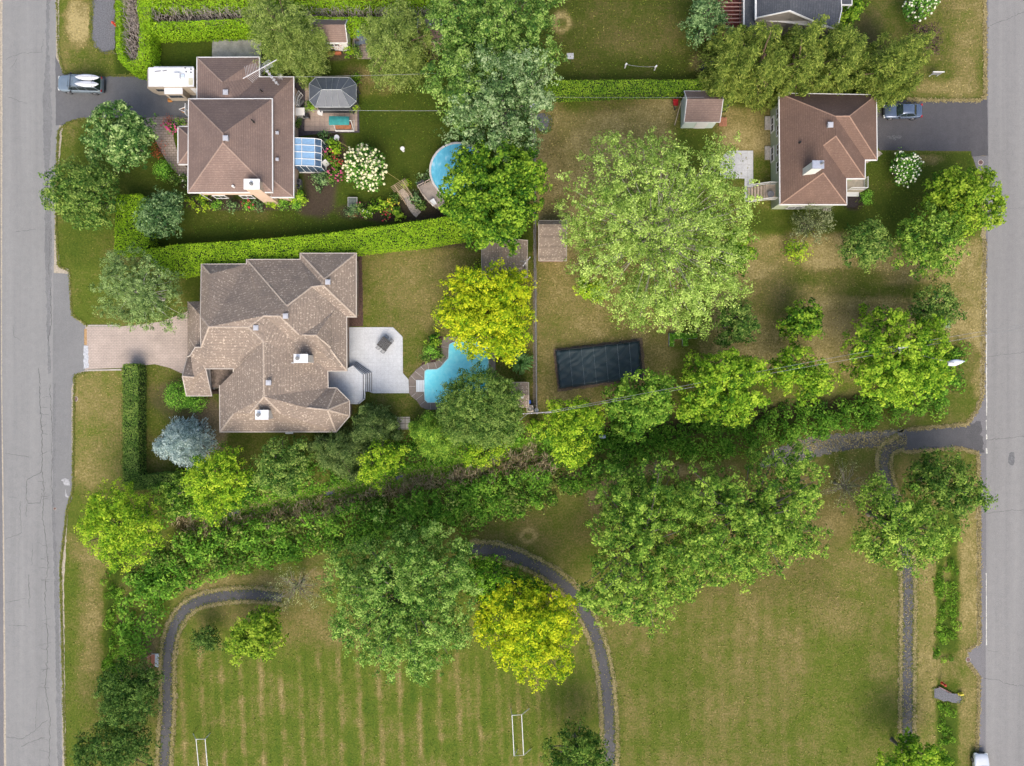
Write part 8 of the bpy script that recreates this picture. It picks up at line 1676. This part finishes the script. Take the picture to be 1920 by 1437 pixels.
mb = MB(); mb.tube([W(1760, 1288, .05), W(1784, 1300, .9)], .03, 5); o = thing('marker_rod', 'thin pink marker rod lying by the east hydrant', 'rod', W(1760, 1288, 0)); obj('rod', mb, plain('pink_rod', (.6, .32, .28), .6), o)
o = thing('sprinkler_post', 'short yellow marker post beside the east gravel', 'post', W(1800, 1300, 0)); mb = MB(); p = W(1800, 1300.5, 0); mb.box((p[0], p[1], .3), (.45, .2, .3), .2); mb.box((p[0], p[1], .08), (.6, .3, .16), .2); obj('body', mb, plain('yellow_plastic', (.62, .52, .05), .6), o, bevel=.03)
# transformer box by the roadside trees, mailbox, culvert, boulder
tb = thing('transformer_box', 'grey transformer cabinet half hidden at the roadside tree group', 'cabinet', W(1776, 606, 0)); x, y, _ = W(1774, 606, 1.0); mb = MB(); mb.box((x, y, .5), (.8, 1.1, 1.0)); obj('housing', mb, plain('grey_cabinet', (.36, .38, .40), .6), tb, bevel=.04); mb = MB(); mb.box((x, y, 1.02), (.9, 1.2, .06)); obj('lid', mb, plain('grey_cabinet', (.36, .38, .40)), tb)
sgn = thing('lawn_sign', 'flat grey sign board with white top edge on the lawn by the east road', 'sign', W(1759, 139, 0)); x, y, _ = W(1759, 136, 1.1); mb = MB(); mb.box((x, y, .85), (1.1, .08, .7)); obj('board', mb, plain('grey_sign_board', (.2, .21, .22), .6), sgn); mb = MB(); mb.box((x, y, 1.22), (1.4, .12, .05)); obj('top_rail', mb, m_white_t, sgn); mb = MB()
for s_ in (-.45, .45): mb.box((x + s_, y, .25), (.06, .06, .5))
obj('post', mb, m_white_t, sgn)
cu = thing('culvert_barrel', 'blue grey plastic barrel in the ditch right of the utility pole tree', 'barrel', W(1129, 819, 0)); x, y, _ = W(1129, 819, -.2); g_ = gz(x, y); mb = MB(); n = 14; mb.loft([[(x + u, y + .25 * math.cos(2 * PI * k / n), g_ + .9 + .25 * math.sin(2 * PI * k / n)) for k in range(n)] for u in (-.4, .4)]); obj('body', mb, plain('blue_grey_plastic', (.22, .28, .36), .5), cu)
mb = MB(); n = 14; mb.loft([[(x + u, y + .265 * math.cos(2 * PI * k / n), g_ + .9 + .265 * math.sin(2 * PI * k / n)) for k in range(n)] for u in (-.2, -.15)]); obj('hoop', mb, m_blackp, cu)
# countable pieces that were built in one go become parts of their own
SPLIT = {'legs': 'leg', 'leg': 'leg', 'post': 'post', 'bumper': 'bumper', 'wiper': 'wiper', 'porch_column': 'porch_column', 'window_well': 'window_well', 'step': 'step', 'insulator': 'insulator', 'crossarm': 'crossarm', 'roof_fitting': 'roof_fitting', 'outlet': 'outlet', 'pillar': 'pillar', 'fan': 'fan', 'slat': 'slat', 'handle': 'handle', 'strap': 'strap', 'rib': 'rib', 'element': 'element', 'joint': 'joint', 'seam': 'seam', 'fascia': 'fascia'}
for o in list(D.objects):
    nm = o.name.split('.')[0]
    if o.type != 'MESH' or nm not in SPLIT or o.data.users > 1: continue
    me = o.data; n = len(me.vertices); par = list(range(n))
    def fd(a):
        while par[a] != a: par[a] = par[par[a]]; a = par[a]
        return a
    for p in me.polygons:
        v = p.vertices
        for k in v[1:]: par[fd(k)] = fd(v[0])
    comps = {}
    for p in me.polygons: comps.setdefault(fd(p.vertices[0]), []).append(p)
    if len(comps) < 2 or any(c.parent == o for c in D.objects): continue
    new = []
    for root_, ps in comps.items():
        ids = sorted({v for p in ps for v in p.vertices}); mp_ = {v: i for i, v in enumerate(ids)}
        m2 = D.meshes.new(SPLIT[nm]); m2.from_pydata([tuple(me.vertices[v].co) for v in ids], [], [tuple(mp_[v] for v in p.vertices) for p in ps])
        for m_ in me.materials: m2.materials.append(m_)
        new.append(m2)
    bev = [m.width for m in o.modifiers if m.type == 'BEVEL']
    for m2 in new:
        c = D.objects.new(SPLIT[nm], m2); COL.objects.link(c); c.parent = o.parent; c.location = o.location; c.rotation_euler = o.rotation_euler
        if bev: b = c.modifiers.new('bevel', 'BEVEL'); b.width = bev[0]; b.segments = 2; b.limit_method = 'ANGLE'
    D.objects.remove(o)
